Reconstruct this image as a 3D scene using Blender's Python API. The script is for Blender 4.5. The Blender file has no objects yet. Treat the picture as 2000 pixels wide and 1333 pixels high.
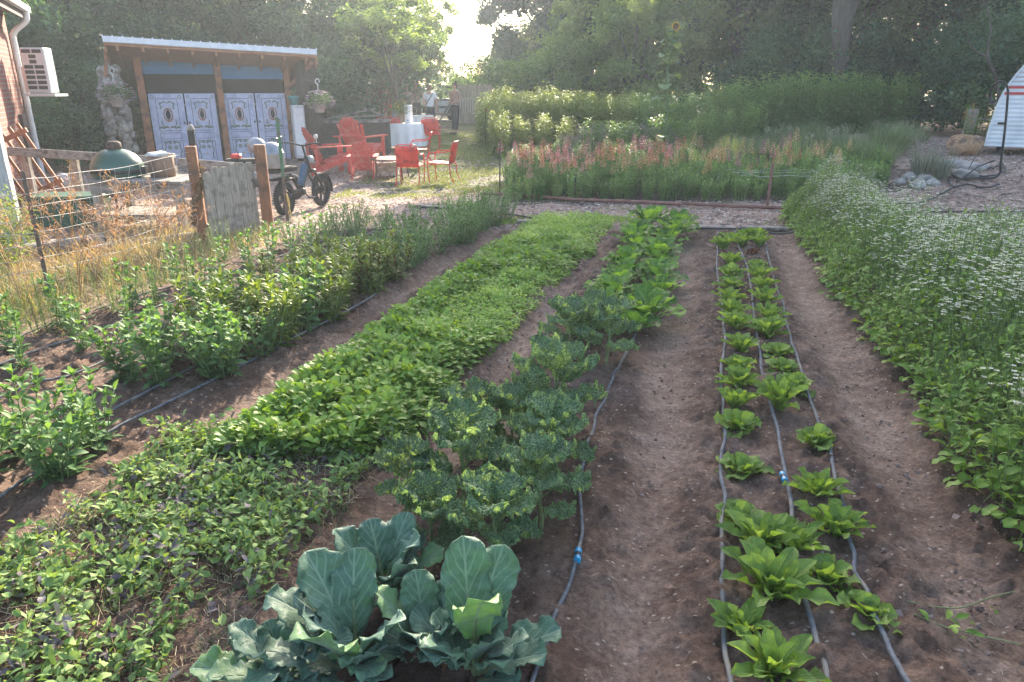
import bpy, math, random
import numpy as np
from mathutils import Vector, Matrix
random.seed(7); RS = np.random.RandomState(11)
PI = math.pi
R = math.radians
scene = bpy.context.scene
COL = scene.collection

# ------------------------------------------------------------------ camera geometry
CAMH = 1.8; TH = math.atan(494/1400); CT, ST = math.cos(TH), math.sin(TH)

def sstep(t):
    t = np.clip(t, 0, 1); return t*t*(3-2*t)
def vnoise(x, y, s=0):
    x = np.asarray(x, float); y = np.asarray(y, float)
    xi = np.floor(x); yi = np.floor(y); fx = x-xi; fy = y-yi
    fx = fx*fx*(3-2*fx); fy = fy*fy*(3-2*fy)
    def h(a, b):
        v = np.sin(a*127.1+b*311.7+s*74.7)*43758.5453
        return v-np.floor(v)
    return (h(xi, yi)*(1-fx)+h(xi+1, yi)*fx)*(1-fy)+(h(xi, yi+1)*(1-fx)+h(xi+1, yi+1)*fx)*fy
def fbm(x, y, o=4, s=0):
    v = 0; a = .5; t = 0
    for k in range(o):
        v = v+a*vnoise(x*2**k, y*2**k, s+k); t += a; a *= .5
    return v/t
def hh(x, y):
    x = np.asarray(x, float); y = np.asarray(y, float)
    h = .5*sstep((x-4.5)/4)*sstep((y-9)/4)
    h = h-.2*np.exp(-((x+3)/3.2)**2-((y-15.5)/3.0)**2)
    h = h+.25*sstep((y-18)/8)*sstep((4-x)/4)
    return h
def ground(x, y): return float(hh(x, y))
def ray(px, py):
    a = (px-1000)/1400; b = (666.5-py)/1400
    return np.array([a, CT+b*ST, -ST+b*CT])
def G(px, py, z=0.0):
    """point of the terrain (raised by z) seen at a pixel of the 2000x1333 photo"""
    d = ray(px, py); t = .5; p = np.array([0, 0, CAMH])
    while t < 120:
        q = p+d*t
        if q[2] <= hh(q[0], q[1])+z: break
        t += .05
    for _ in range(20):
        pass
    lo, hi = t-.05, t
    for _ in range(18):
        m = (lo+hi)/2; q = p+d*m
        if q[2] <= hh(q[0], q[1])+z: hi = m
        else: lo = m
    q = p+d*hi
    return Vector(q)
def P(px, py, Y):
    d = ray(px, py); t = Y/d[1]
    return Vector(np.array([0, 0, CAMH])+d*t)
def PXM(p):   # photo pixels per metre at a point
    return 1400/(p[1]*CT+(CAMH-p[2])*ST)
def OG(x, y): return Vector((x, y, ground(x, y)))

# ------------------------------------------------------------------ objects
def prop(o, label=None, cat=None, group=None, kind=None):
    if label: o['label'] = label
    if cat: o['category'] = cat
    if group: o['group'] = group
    if kind: o['kind'] = kind
    return o
def T(name, label, cat, loc=(0, 0, 0), rz=0, group=None, s=1, rot=None):
    o = bpy.data.objects.new(name, None); COL.objects.link(o)
    o.empty_display_size = .1
    o.location = loc; o.rotation_euler = rot if rot else (0, 0, rz); o.scale = (s, s, s) if not hasattr(s, '__len__') else s
    return prop(o, label, cat, group)
def dup(root, loc, rz=0, s=1, label=None, group=None, rot=None):
    def cp(o, par):
        c = o.copy(); COL.objects.link(c); c.parent = par
        for ch in list(o.children):
            cp(ch, c)
        return c
    r = cp(root, root.parent)
    r.location = loc; r.rotation_euler = rot if rot else (0, 0, rz); r.scale = (s, s, s) if not hasattr(s, '__len__') else s
    if label: r['label'] = label
    if group: r['group'] = group
    return r
def place(o, loc, rz=0, s=1, label=None, group=None):
    o.location = loc; o.rotation_euler = (0, 0, rz); o.scale = (s, s, s) if not hasattr(s, '__len__') else s
    if label: o['label'] = label
    if group: o['group'] = group
    return o
def np_mesh(name, V, F, smooth=True, UV=None, rnd=None, mi=None, mats=(), parent=None, tri=None):
    """V (n,3); F (m,4) quads; tri optional (k,3)"""
    me = bpy.data.meshes.new(name)
    V = np.asarray(V, np.float32)
    nq = len(F); nt = 0 if tri is None else len(tri)
    loops = np.asarray(F, np.int32).ravel()
    if nt: loops = np.concatenate([loops, np.asarray(tri, np.int32).ravel()])
    me.vertices.add(len(V)); me.vertices.foreach_set('co', V.ravel())
    me.loops.add(len(loops)); me.loops.foreach_set('vertex_index', loops)
    me.polygons.add(nq+nt)
    st = np.concatenate([np.arange(nq)*4, nq*4+np.arange(nt)*3]).astype(np.int32)
    me.polygons.foreach_set('loop_start', st)
    if mi is not None: me.polygons.foreach_set('material_index', np.asarray(mi, np.int32))
    me.polygons.foreach_set('use_smooth', np.full(nq+nt, smooth))
    if UV is not None:
        l = me.uv_layers.new(name='UVMap'); l.data.foreach_set('uv', np.asarray(UV, np.float32)[loops].ravel())
    if rnd is not None:
        a = me.attributes.new('rnd', 'FLOAT', 'POINT'); a.data.foreach_set('value', np.asarray(rnd, np.float32))
    me.update(calc_edges=True); me.validate()
    for m in mats: me.materials.append(m)
    o = bpy.data.objects.new(name, me); COL.objects.link(o)
    if parent: o.parent = parent
    return o

class MB:
    """collects hard shapes into one mesh"""
    def __init__(s): s.v = []; s.f = []; s.sm = []
    def add(s, vs, fs, smooth=False, M=None):
        n = len(s.v)
        for v in vs:
            v = Vector(v)
            if M is not None: v = M @ v
            s.v.append(tuple(v))
        for f in fs: s.f.append(tuple(i+n for i in f)); s.sm.append(smooth)
        return s
    def box(s, c, d, rz=0, M=None, rot=None, bev=.0):
        x, y, z = d[0]/2, d[1]/2, d[2]/2
        m = Matrix.Translation(c)
        if rot is not None: m = m @ rot
        if rz: m = m @ Matrix.Rotation(rz, 4, 'Z')
        if M is not None: m = M @ m
        b = min(bev, x*.45, y*.45, z*.45)
        if b > 0:
            vs = []
            for sx in (-1, 1):
                for sy in (-1, 1):
                    for sz in (-1, 1):
                        vs += [(sx*(x-b), sy*(y-b), sz*z), (sx*(x-b), sy*y, sz*(z-b)), (sx*x, sy*(y-b), sz*(z-b))]
            I = lambda sx, sy, sz, k: ((sx > 0)*4+(sy > 0)*2+(sz > 0))*3+k
            fs = []
            for q in (1, -1):
                a = [(-1, -1), (1, -1), (1, 1), (-1, 1)]
                fz = [I(p[0], p[1], q, 0) for p in a]; fy = [I(p[0], q, p[1], 1) for p in a]; fx = [I(q, p[0], p[1], 2) for p in a]
                fs += [fz if q > 0 else fz[::-1], fy[::-1] if q > 0 else fy, fx if q > 0 else fx[::-1]]
            for p in (1, -1):
                for q in (1, -1):
                    fs += [(I(-1, p, q, 0), I(1, p, q, 0), I(1, p, q, 1), I(-1, p, q, 1)), (I(p, -1, q, 0), I(p, 1, q, 0), I(p, 1, q, 2), I(p, -1, q, 2)), (I(p, q, -1, 1), I(p, q, 1, 1), I(p, q, 1, 2), I(p, q, -1, 2))]
                    for w in (1, -1): fs.append((I(p, q, w, 0), I(p, q, w, 1), I(p, q, w, 2)))
            return s.add(vs, fs, False, m)
        vs = [(-x, -y, -z), (x, -y, -z), (x, y, -z), (-x, y, -z), (-x, -y, z), (x, -y, z), (x, y, z), (-x, y, z)]
        fs = [(0, 3, 2, 1), (4, 5, 6, 7), (0, 1, 5, 4), (1, 2, 6, 5), (2, 3, 7, 6), (3, 0, 4, 7)]
        return s.add(vs, fs, False, m)
    def bar(s, a, b, w, h=None, up=(0, 0, 1), bev=0):
        """box from a to b of width w and height h"""
        a = Vector(a); b = Vector(b); h = h or w; d = (b-a); L = d.length; d = d.normalized(); u = Vector(up)
        if abs(d.dot(u)) > .98: u = Vector((0, 1, 0))
        x = d.cross(u).normalized(); z = x.cross(d).normalized()
        m = Matrix(((x[0], d[0], z[0]), (x[1], d[1], z[1]), (x[2], d[2], z[2]))).to_4x4()
        return s.box((0, 0, 0), (w, L, h), M=Matrix.Translation((a+b)/2) @ m, bev=bev)
    def tube(s, pts, r, n=8, cap=True, M=None):
        pts = [Vector(p) for p in pts]; k = len(pts)
        rr = [r]*k if not hasattr(r, '__len__') else list(r)
        vs = []; fs = []
        prev = None
        for i, p in enumerate(pts):
            d = (pts[min(i+1, k-1)]-pts[max(i-1, 0)]).normalized()
            if prev is None:
                u = Vector((0, 0, 1)) if abs(d.z) < .9 else Vector((1, 0, 0))
                x = d.cross(u).normalized()
            else:
                x = (prev-d*prev.dot(d)).normalized()
            prev = x; y = d.cross(x)
            for j in range(n):
                a = 2*PI*j/n; vs.append(p+(x*math.cos(a)+y*math.sin(a))*rr[i])
        for i in range(k-1):
            for j in range(n):
                fs.append((i*n+j, i*n+(j+1) % n, (i+1)*n+(j+1) % n, (i+1)*n+j))
        s.add(vs, fs, True, M)
        if cap:
            s.add([vs[j] for j in range(n)], [tuple(range(n))[::-1]], False, M)
            s.add([vs[(k-1)*n+j] for j in range(n)], [tuple(range(n))], False, M)
        return s
    def lathe(s, prof, n=24, M=None, c=(0, 0, 0), smooth=True):
        vs = []; fs = []; k = len(prof)
        for r, z in prof:
            for j in range(n):
                a = 2*PI*j/n; vs.append((c[0]+r*math.cos(a), c[1]+r*math.sin(a), c[2]+z))
        for i in range(k-1):
            for j in range(n): fs.append((i*n+j, i*n+(j+1) % n, (i+1)*n+(j+1) % n, (i+1)*n+j))
        return s.add(vs, fs, smooth, M)
    def prism(s, poly, t, M=None, smooth=False):
        """poly in the XZ plane, extruded along +Y by t"""
        n = len(poly); vs = [(p[0], 0, p[1]) for p in poly]+[(p[0], t, p[1]) for p in poly]
        fs = [tuple(range(n)), tuple(range(n, 2*n))[::-1]]+[(i, i+n, (i+1) % n+n, (i+1) % n) for i in range(n)]
        return s.add(vs, fs, smooth, M)
    def blob(s, c, r, seed=0, n=10, m=7, rough=.2, M=None, smooth=True):
        """irregular stone"""
        rs = np.random.RandomState(seed); ph = rs.rand(12)*6.28
        vs = []; fs = []
        for i in range(m+1):
            t = PI*i/m
            for j in range(n):
                a = 2*PI*j/n
                d = Vector((math.sin(t)*math.cos(a), math.sin(t)*math.sin(a), math.cos(t)))
                k = 1+rough*(math.sin(d.x*3+ph[0])*math.sin(d.y*4+ph[1])+.6*math.sin(d.z*6+ph[2]+d.x*5)+.4*math.sin(d.y*9+ph[3]+d.z*7))
                vs.append((c[0]+d.x*r[0]*k, c[1]+d.y*r[1]*k, c[2]+d.z*r[2]*k))
        for i in range(m):
            for j in range(n): fs.append((i*n+j, (i+1)*n+j, (i+1)*n+(j+1) % n, i*n+(j+1) % n))
        return s.add(vs, fs, smooth, M)
    def build(s, name, mat, parent=None, loc=None, rz=0):
        me = bpy.data.meshes.new(name); me.from_pydata(s.v, [], s.f); me.validate()
        me.polygons.foreach_set('use_smooth', np.array(s.sm[:len(me.polygons)]) if len(me.polygons) == len(s.sm) else np.zeros(len(me.polygons), bool))
        me.materials.append(mat); me.update()
        o = bpy.data.objects.new(name, me); COL.objects.link(o)
        if parent: o.parent = parent
        if loc is not None: o.location = loc
        if rz: o.rotation_euler = (0, 0, rz)
        return o

# ------------------------------------------------------------------ materials
def newmat(name):
    m = bpy.data.materials.new(name); m.use_nodes = True; nt = m.node_tree; nt.nodes.clear()
    out = nt.nodes.new('ShaderNodeOutputMaterial')
    def N(t, ins=None, **kw):
        n = nt.nodes.new('ShaderNode'+t)
        for k, v in kw.items(): setattr(n, k, v)
        for k, v in (ins or {}).items():
            i = n.inputs[k]
            if isinstance(v, bpy.types.NodeSocket): nt.links.new(v, i)
            else: i.default_value = v
        return n
    def L(a, b): nt.links.new(a, b)
    return m, nt, out, N, L
def c4(c): return (c[0], c[1], c[2], 1)
def ramp(N, fac, stops):
    r = N('ValToRGB', {'Fac': fac}); e = r.color_ramp.elements
    while len(e) < len(stops): e.new(.5)
    for i, (p, c) in enumerate(stops): e[i].position = p; e[i].color = c4(c)
    return r.outputs['Color']
def rampv(N, fac, stops):
    return ramp(N, fac, [(p, (v, v, v)) for p, v in stops])
def mat(name, c1, c2=None, scale=8, rough=.7, bump=.0, metal=0, stretch=(1, 1, 1), spec=.4, detail=5, contrast=(.35, .65), c3=None, s2=None):
    """two-tone procedural surface in object space"""
    c2 = c2 or tuple(min(1, v*1.25) for v in c1)
    m, nt, out, N, L = newmat(name)
    tc = N('TexCoord'); mp = N('Mapping', {'Vector': tc.outputs['Object'], 'Scale': stretch})
    nz = N('TexNoise', {'Vector': mp.outputs[0], 'Scale': scale, 'Detail': detail, 'Roughness': .6})
    col = ramp(N, nz.outputs['Fac'], [(contrast[0], c1), (contrast[1], c2)])
    if c3:
        n2 = N('TexNoise', {'Vector': tc.outputs['Object'], 'Scale': s2 or scale*.3, 'Detail': 6})
        f = rampv(N, n2.outputs['Fac'], [(.5, 0), (.62, 1)])
        mx = N('MixRGB', {'Fac': f, 'Color1': col, 'Color2': c4(c3)}); col = mx.outputs[0]
    b = N('BsdfPrincipled', {'Base Color': col, 'Roughness': rough, 'Metallic': metal, 'Specular IOR Level': spec})
    if bump:
        bn = N('Bump', {'Strength': min(1, bump), 'Distance': .01, 'Height': nz.outputs['Fac']})
        L(bn.outputs[0], b.inputs['Normal'])
    L(b.outputs[0], out.inputs['Surface'])
    return m
def leafmat(name, cd, cm, cl, trans=.35, rough=.5, spec=.35, vein=None, vk=1.0, tint=(1.3, 1.25, .45), bump=0, wax=None, pale=0, curl=0, patch=None):
    m, nt, out, N, L = newmat(name)
    at = N('Attribute', attribute_name='rnd')
    col = ramp(N, at.outputs['Fac'], [(0, cd), (.5, cm), (1, cl)])
    tc = N('TexCoord')
    nz = N('TexNoise', {'Vector': tc.outputs['Object'], 'Scale': 35, 'Detail': 3})
    hv = N('HueSaturation', {'Color': col, 'Value': N('MapRange', {'Value': nz.outputs['Fac'], 'From Min': .3, 'From Max': .7, 'To Min': .78, 'To Max': 1.22}).outputs[0]})
    col = hv.outputs[0]; nrm = None
    if patch:
        pn = N('TexNoise', {'Vector': tc.outputs['Object'], 'Scale': 7, 'Detail': 4})
        pm = N('MapRange', {'Value': pn.outputs['Fac'], 'From Min': .45, 'From Max': .68, 'To Min': 0, 'To Max': .65})
        col = N('MixRGB', {'Fac': pm.outputs[0], 'Color1': col, 'Color2': c4(patch)}).outputs[0]
    if vein:
        uv = N('UVMap'); sp = N('SeparateXYZ', {'Vector': uv.outputs[0]})
        u = N('Math', {0: sp.outputs['X'], 1: .5}, operation='SUBTRACT').outputs[0]
        au = N('Math', {0: u}, operation='ABSOLUTE').outputs[0]
        v = sp.outputs['Y']
        mid = N('MapRange', {'Value': au, 'From Min': .012, 'From Max': .045, 'To Min': 1, 'To Max': 0}).outputs[0]
        a = N('Math', {0: au, 1: -.75, 2: v}, operation='MULTIPLY_ADD').outputs[0]
        dist = N('TexNoise', {'Vector': tc.outputs['Object'], 'Scale': 22, 'Detail': 2}).outputs['Fac']
        a = N('Math', {0: dist, 1: .05, 2: a}, operation='MULTIPLY_ADD').outputs[0]
        a = N('Math', {0: a, 1: 7.5*vk}, operation='MULTIPLY').outputs[0]
        fr = N('Math', {0: a}, operation='FRACT').outputs[0]
        fr = N('Math', {0: fr, 1: .5}, operation='SUBTRACT').outputs[0]
        fr = N('Math', {0: fr}, operation='ABSOLUTE').outputs[0]
        w = N('MapRange', {'Value': au, 'From Min': 0, 'From Max': .5, 'To Min': .12, 'To Max': .03}).outputs[0]
        sd = N('Math', {0: fr, 1: w}, operation='LESS_THAN').outputs[0]
        sd = N('Math', {0: sd, 1: .65}, operation='MULTIPLY').outputs[0]
        vor = N('TexVoronoi', {'Vector': tc.outputs['Object'], 'Scale': 95}, feature='DISTANCE_TO_EDGE').outputs['Distance']
        net = N('MapRange', {'Value': vor, 'From Min': 0, 'From Max': .06, 'To Min': .3, 'To Max': 0}).outputs[0]
        vf = N('Math', {0: mid, 1: sd}, operation='MAXIMUM').outputs[0]
        vf = N('Math', {0: vf, 1: net}, operation='MAXIMUM').outputs[0]
        mx = N('MixRGB', {'Fac': vf, 'Color1': col, 'Color2': c4(vein)}); col = mx.outputs[0]
        bn = N('Bump', {'Strength': .7, 'Distance': .006, 'Height': vf}); bn.invert = True; nrm = bn.outputs[0]
    if curl:
        cn = N('TexVoronoi', {'Vector': tc.outputs['Object'], 'Scale': 110}, feature='F1').outputs['Distance']
        cv = N('MapRange', {'Value': cn, 'From Min': 0, 'From Max': .6, 'To Min': 1.5, 'To Max': .55}).outputs[0]  # curl crests lightened, creases darkened: shading painted into the colour
        col = N('HueSaturation', {'Color': col, 'Value': cv}).outputs[0]
        bn = N('Bump', {'Strength': 1, 'Distance': .01, 'Height': cn, **({'Normal': nrm} if nrm else {})}); bn.invert = True; nrm = bn.outputs[0]
    b = N('BsdfPrincipled', {'Base Color': col, 'Roughness': rough, 'Specular IOR Level': spec})
    if wax:
        b.inputs['Sheen Weight'].default_value = wax; b.inputs['Sheen Tint'].default_value = (.75, .85, .95, 1)
    if nrm: L(nrm, b.inputs['Normal'])
    tr = N('MixRGB', {'Fac': 1.0, 'Color1': col, 'Color2': c4(tint)}, blend_type='MULTIPLY')
    t = N('BsdfTranslucent', {'Color': tr.outputs[0]})
    if nrm: L(nrm, t.inputs['Normal'])
    mx = N('MixShader', {0: trans}); L(b.outputs[0], mx.inputs[1]); L(t.outputs[0], mx.inputs[2])
    L(mx.outputs[0], out.inputs['Surface'])
    return m

# ------------------------------------------------------------------ leaves
def pf(a, b):
    """width profile over the blade, peak normalised"""
    pk = a/(a+b)
    n = pk**a*(1-pk)**b
    return lambda t: (np.clip(t, 0, 1)**a*np.clip(1-t, 0, 1)**b)/n
def leaf(L, W, prof=pf(.8, .8), nu=5, nv=3, a0=.9, bend=.9, cup=.2, pet=0., petw=.08, ruf=0., nruf=3, seed=0, twist=0., lobes=0., nl=5, side=0.):
    """one leaf: base at the origin, growing towards +Y, a0 = starting elevation, bend = droop along it"""
    rs = np.random.RandomState(seed); u = np.linspace(0, 1, nu); ds = L/(nu-1)
    ang = a0-bend*u; mid = (ang[1:]+ang[:-1])/2
    y = np.concatenate([[0], np.cumsum(np.cos(mid)*ds)]); z = np.concatenate([[0], np.cumsum(np.sin(mid)*ds)])
    t = (u-pet)/(1-pet) if pet > 0 else u
    w = np.where(t > 0, prof(np.clip(t, 0, 1)), 0)
    w = np.maximum(w, petw*np.where(t > .96, .3, 1))
    v = np.linspace(-1, 1, nv)
    UU, VV = np.meshgrid(u, v, indexing='ij'); Wg = w[:, None]*W/2
    if lobes: Wg = Wg*(1-lobes*.5*(1+np.cos(UU*nl*2*PI+1.0))*np.abs(VV))
    X = VV*Wg*math.cos(cup*.8)
    ph = rs.rand(6)*6.28
    nd = cup*np.abs(VV)*Wg
    if ruf: nd = nd+ruf*np.abs(VV)**2*(np.sin(UU*nruf*2*PI+ph[0]+VV*1.3)+.5*np.sin(UU*nruf*4.3*PI+ph[1]-VV*2)+.35*np.sin(UU*nruf*9.1*PI+ph[2]))*np.minimum(1, w[:, None]*2)
    A = ang[:, None]
    Y = y[:, None]-np.sin(A)*nd; Z = z[:, None]+np.cos(A)*nd
    if twist:
        tw = twist*UU; X, Z0 = X*np.cos(tw), Z+X*np.sin(tw); Z = Z0
    if side: X = X+side*L*UU**2
    V = np.stack([X, Y, Z], -1).reshape(-1, 3)
    uv = np.stack([VV*.5+.5, UU], -1).reshape(-1, 2)
    i = np.arange(nu-1)[:, None]*nv+np.arange(nv-1)[None]; i = i.ravel()
    F = np.stack([i, i+1, i+nv+1, i+nv], -1)
    return V, F, uv
def kaleleaf(L=.3, W=.2, seed=0, nu=60, nv=41, a0=1.1, bend=1.3, amp=.02, pet=.3):
    rs = np.random.RandomState(seed); u = np.linspace(0, 1, nu); ds = L/(nu-1)
    ang = a0-bend*u**1.5; mid = (ang[1:]+ang[:-1])/2
    y = np.concatenate([[0], np.cumsum(np.cos(mid)*ds)]); z = np.concatenate([[0], np.cumsum(np.sin(mid)*ds)])
    t = np.clip((u-pet)/(1-pet), 0, 1); w = t**.55*(1-t)**.35/.62; w = np.maximum(w, .06)
    v = np.linspace(-1, 1, nv); UU, VV = np.meshgrid(u, v, indexing='ij'); Wg = w[:, None]*W/2
    Wg = Wg*(1+.22*vnoise(UU*9+seed, VV*2+3, 5)*np.abs(VV))
    e = np.abs(VV)**1.5; g = np.minimum(1, w[:, None]*1.6)*(t[:, None] > 0)
    n1 = vnoise(UU*27+seed*3, VV*8+7, seed)-.5; n2 = vnoise(UU*12+seed, VV*4, seed+9)-.5; n3 = vnoise(UU*30, VV*10+seed, seed+4)-.5
    nd = .25*np.abs(VV)*Wg+(.25+e)*g*amp*(n1*2.2+n2*2.0)
    tip = np.maximum(0, (UU-.85)/.15)*g; nd = nd+tip*amp*n1*2
    A = ang[:, None]
    X = VV*Wg+e*g*amp*n3*1.6
    Y = y[:, None]-np.sin(A)*nd+g*e*amp*n2*1.5; Z = z[:, None]+np.cos(A)*nd
    V = np.stack([X, Y, Z], -1).reshape(-1, 3); uv = np.stack([VV*.5+.5, UU], -1).reshape(-1, 2)
    i = (np.arange(nu-1)[:, None]*nv+np.arange(nv-1)[None]).ravel()
    return V, np.stack([i, i+1, i+nv+1, i+nv], -1), uv
def petiole_tube(*a): pass

class Fol:
    """many leaf instances in one mesh"""
    def __init__(s): s.V = []; s.F = []; s.U = []; s.R = []; s.M = []; s.n = 0
    def add(s, tpl, loc, rz=0, rx=0, ry=0, sc=1, rnd=.5, mi=0):
        V, F, U = tpl; loc = np.atleast_2d(np.asarray(loc, float)); k = len(loc)
        if k == 0: return s
        f = lambda a: np.broadcast_to(np.asarray(a, float), (k,))
        rz, rx, ry, rnd = f(rz), f(rx), f(ry), f(rnd)
        sc = np.asarray(sc, float); sc = np.broadcast_to(sc[:, None] if sc.ndim == 1 else sc, (k, 3)) if sc.ndim else np.full((k, 3), float(sc))
        cx, sx, cy, sy, cz, sz = np.cos(rx), np.sin(rx), np.cos(ry), np.sin(ry), np.cos(rz), np.sin(rz)
        o = np.zeros(k); l = np.ones(k)
        Rx = np.stack([l, o, o, o, cx, -sx, o, sx, cx], -1).reshape(k, 3, 3)
        Ry = np.stack([cy, o, sy, o, l, o, -sy, o, cy], -1).reshape(k, 3, 3)
        Rz = np.stack([cz, -sz, o, sz, cz, o, o, o, l], -1).reshape(k, 3, 3)
        M = Rz@Rx@Ry
        W = np.einsum('kij,knj->kni', M, V[None]*sc[:, None, :])+loc[:, None, :]
        nv = len(V)
        s.V.append(W.reshape(-1, 3)); s.F.append((F[None]+(np.arange(k)*nv)[:, None, None]).reshape(-1, 4)+s.n)
        s.U.append(np.tile(U, (k, 1))); s.R.append(np.repeat(rnd, nv)); s.M.append(np.full(k*len(F), mi)); s.n += k*nv
        return s
    def stem(s, p0, p1, r0=.004, r1=.002, rnd=.5, mi=0, n=3, sag=0):
        """thin straight stalks as little prisms, vectorised over rows"""
        p0 = np.atleast_2d(np.asarray(p0, float)); p1 = np.atleast_2d(np.asarray(p1, float)); k = len(p0)
        if k == 0: return s
        d = p1-p0; d /= np.linalg.norm(d, axis=1)[:, None]+1e-9
        ref = np.where(np.abs(d[:, 2:3]) > .8, [[1., 0, 0]], [[0., 0, 1]])
        x = np.cross(d, ref); x /= np.linalg.norm(x, axis=1)[:, None]; y = np.cross(d, x)
        a = np.arange(n)*2*PI/n
        ring = x[:, None, :]*np.cos(a)[None, :, None]+y[:, None, :]*np.sin(a)[None, :, None]
        r0 = np.broadcast_to(r0, (k,))[:, None, None]; r1 = np.broadcast_to(r1, (k,))[:, None, None]
        V = np.concatenate([p0[:, None]+ring*r0, p1[:, None]+ring*r1], 1)
        j = np.arange(n); F = np.stack([j, (j+1) % n, (j+1) % n+n, j+n], -1)
        s.V.append(V.reshape(-1, 3)); s.F.append((F[None]+(np.arange(k)*2*n)[:, None, None]).reshape(-1, 4)+s.n)
        s.U.append(np.zeros((k*2*n, 2))); s.R.append(np.repeat(np.broadcast_to(rnd, (k,)), 2*n)); s.M.append(np.full(k*n, mi)); s.n += k*2*n
        return s
    def build(s, name, mats, parent=None, smooth=True, loc=None):
        mats = mats if isinstance(mats, (list, tuple)) else [mats]
        o = np_mesh(name, np.concatenate(s.V), np.concatenate(s.F), smooth, np.concatenate(s.U), np.concatenate(s.R), np.concatenate(s.M), mats, parent)
        if loc is not None: o.location = loc
        return o
def flat(kind='leaf', L=1., W=.5, fold=.25):
    """cheap one- or two-face leaf for far foliage, centre line along +Y"""
    V = np.array([(0, 0, 0), (W/2, L*.5, fold*W), (0, L, -.08*L), (-W/2, L*.5, fold*W)], float)
    V2 = np.array([(0, 0, 0), (W/2, L*.45, fold*W), (0, L, 0), (0, L*.45, 0), (-W/2, L*.45, fold*W)], float)
    F = np.array([(0, 1, 2, 3)])
    if kind == 'fold': return V2, np.array([(0, 1, 2, 3), (0, 3, 2, 4)]), np.array([(.5, 0), (1, .5), (.5, 1), (.5, .5), (0, .5)])
    return V, F, np.array([(.5, 0), (1, .5), (.5, 1), (0, .5)])
def grass_blade(L=1., W=.03, bend=.8, n=4, seed=0):
    return leaf(L, W, lambda t: 1-np.clip(t, 0, 1)**2*.95, nu=n, nv=2, a0=1.45, bend=bend, cup=0, petw=.02, seed=seed)
# ================================================================== camera, world, light, air
cam = bpy.data.cameras.new('camera'); co = bpy.data.objects.new('camera', cam); COL.objects.link(co)
co.location = (0, 0, CAMH); co.rotation_euler = (PI/2-TH, 0, 0)
cam.sensor_width = 36; cam.lens = 36*1400/2000; cam.clip_end = 1000; cam.clip_start = .05
scene.camera = co
SUN_EL, SUN_AZ = R(23), R(8)
w = bpy.data.worlds.new('World'); scene.world = w; w.use_nodes = True
nt = w.node_tree; nt.nodes.clear()
sk = nt.nodes.new('ShaderNodeTexSky'); sk.sky_type = 'NISHITA'; sk.sun_disc = False; sk.sun_elevation = SUN_EL; sk.sun_rotation = SUN_AZ
sk.air_density = 1.0; sk.dust_density = 2.5; sk.ozone_density = 1.0
bg = nt.nodes.new('ShaderNodeBackground'); bg.inputs['Strength'].default_value = .13
wo = nt.nodes.new('ShaderNodeOutputWorld'); nt.links.new(sk.outputs[0], bg.inputs[0]); nt.links.new(bg.outputs[0], wo.inputs[0])
S = Vector((math.sin(SUN_AZ)*math.cos(SUN_EL), math.cos(SUN_AZ)*math.cos(SUN_EL), math.sin(SUN_EL)))
sl = bpy.data.lights.new('sun', 'SUN'); sl.energy = 5.0; sl.angle = R(.6); sl.color = (1, .88, .70)
so = bpy.data.objects.new('sun', sl); COL.objects.link(so); so.rotation_euler = (-S).to_track_quat('-Z', 'Y').to_euler()
scene.view_settings.view_transform = 'Standard'; scene.view_settings.look = 'None'; scene.view_settings.gamma = 1
scene.view_settings.exposure = 2.15
scene.cycles.max_bounces = 6; scene.cycles.diffuse_bounces = 2; scene.cycles.transmission_bounces = 4; scene.cycles.transparent_max_bounces = 6
scene.cycles.volume_bounces = 0; scene.cycles.use_denoising = True; scene.cycles.glossy_bounces = 2
def make_haze():
    m, nt, out, N, L = newmat('haze_air')
    v = N('VolumePrincipled', {'Color': (.80, .90, 1.0, 1), 'Density': .0019, 'Anisotropy': .5})
    L(v.outputs[0], out.inputs['Volume'])
    b = MB().box((0, 60, 8.5), (300, 300, 20))
    o = b.build('haze', m); prop(o, None, None, None, 'stuff'); o['label'] = 'thin pale morning haze hanging over the whole garden'
    return o
HAZE = make_haze()

# ================================================================== ground
def bedcentre(c0, c1): return lambda x, y: (c0, c1)
BEDS = [(.1, .95), (-1.05, -.2), (-2.45, -1.4), (-3.65, -2.65), (-4.9, -3.95), (1.3, 3.7)]
def bedmask(x, y):
    c = x-.25*y; m = np.zeros_like(c)
    for i, (a, b) in enumerate(BEDS):
        bb = b+(.0 if i != 2 else .45*np.clip((y-4)/5, 0, 1))
        wob = .05*(fbm(y*1.5, c*0+i, 3, i)-.5)*2
        m = np.maximum(m, sstep((c-a+wob+.12)/.2)*sstep((bb-c+wob+.12)/.2))
    return m*sstep((9.6-y)/.4)*sstep((y-.2)/.3)
def axis(lo, hi, f0, f1, fine, mid0, mid1, mid):
    a = [f0]; 
    xs = list(np.arange(f0, f1, fine))
    x = f1; st = fine
    while x < hi:
        xs.append(x); lim = mid if x < mid1 else 6
        st = min(st*1.12, lim); x += st
    x = f0; st = fine; left = []
    while x > lo:
        lim = mid if x > mid0 else 6
        st = min(st*1.12, lim); x -= st; left.append(x)
    return np.array(left[::-1]+xs)
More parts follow.
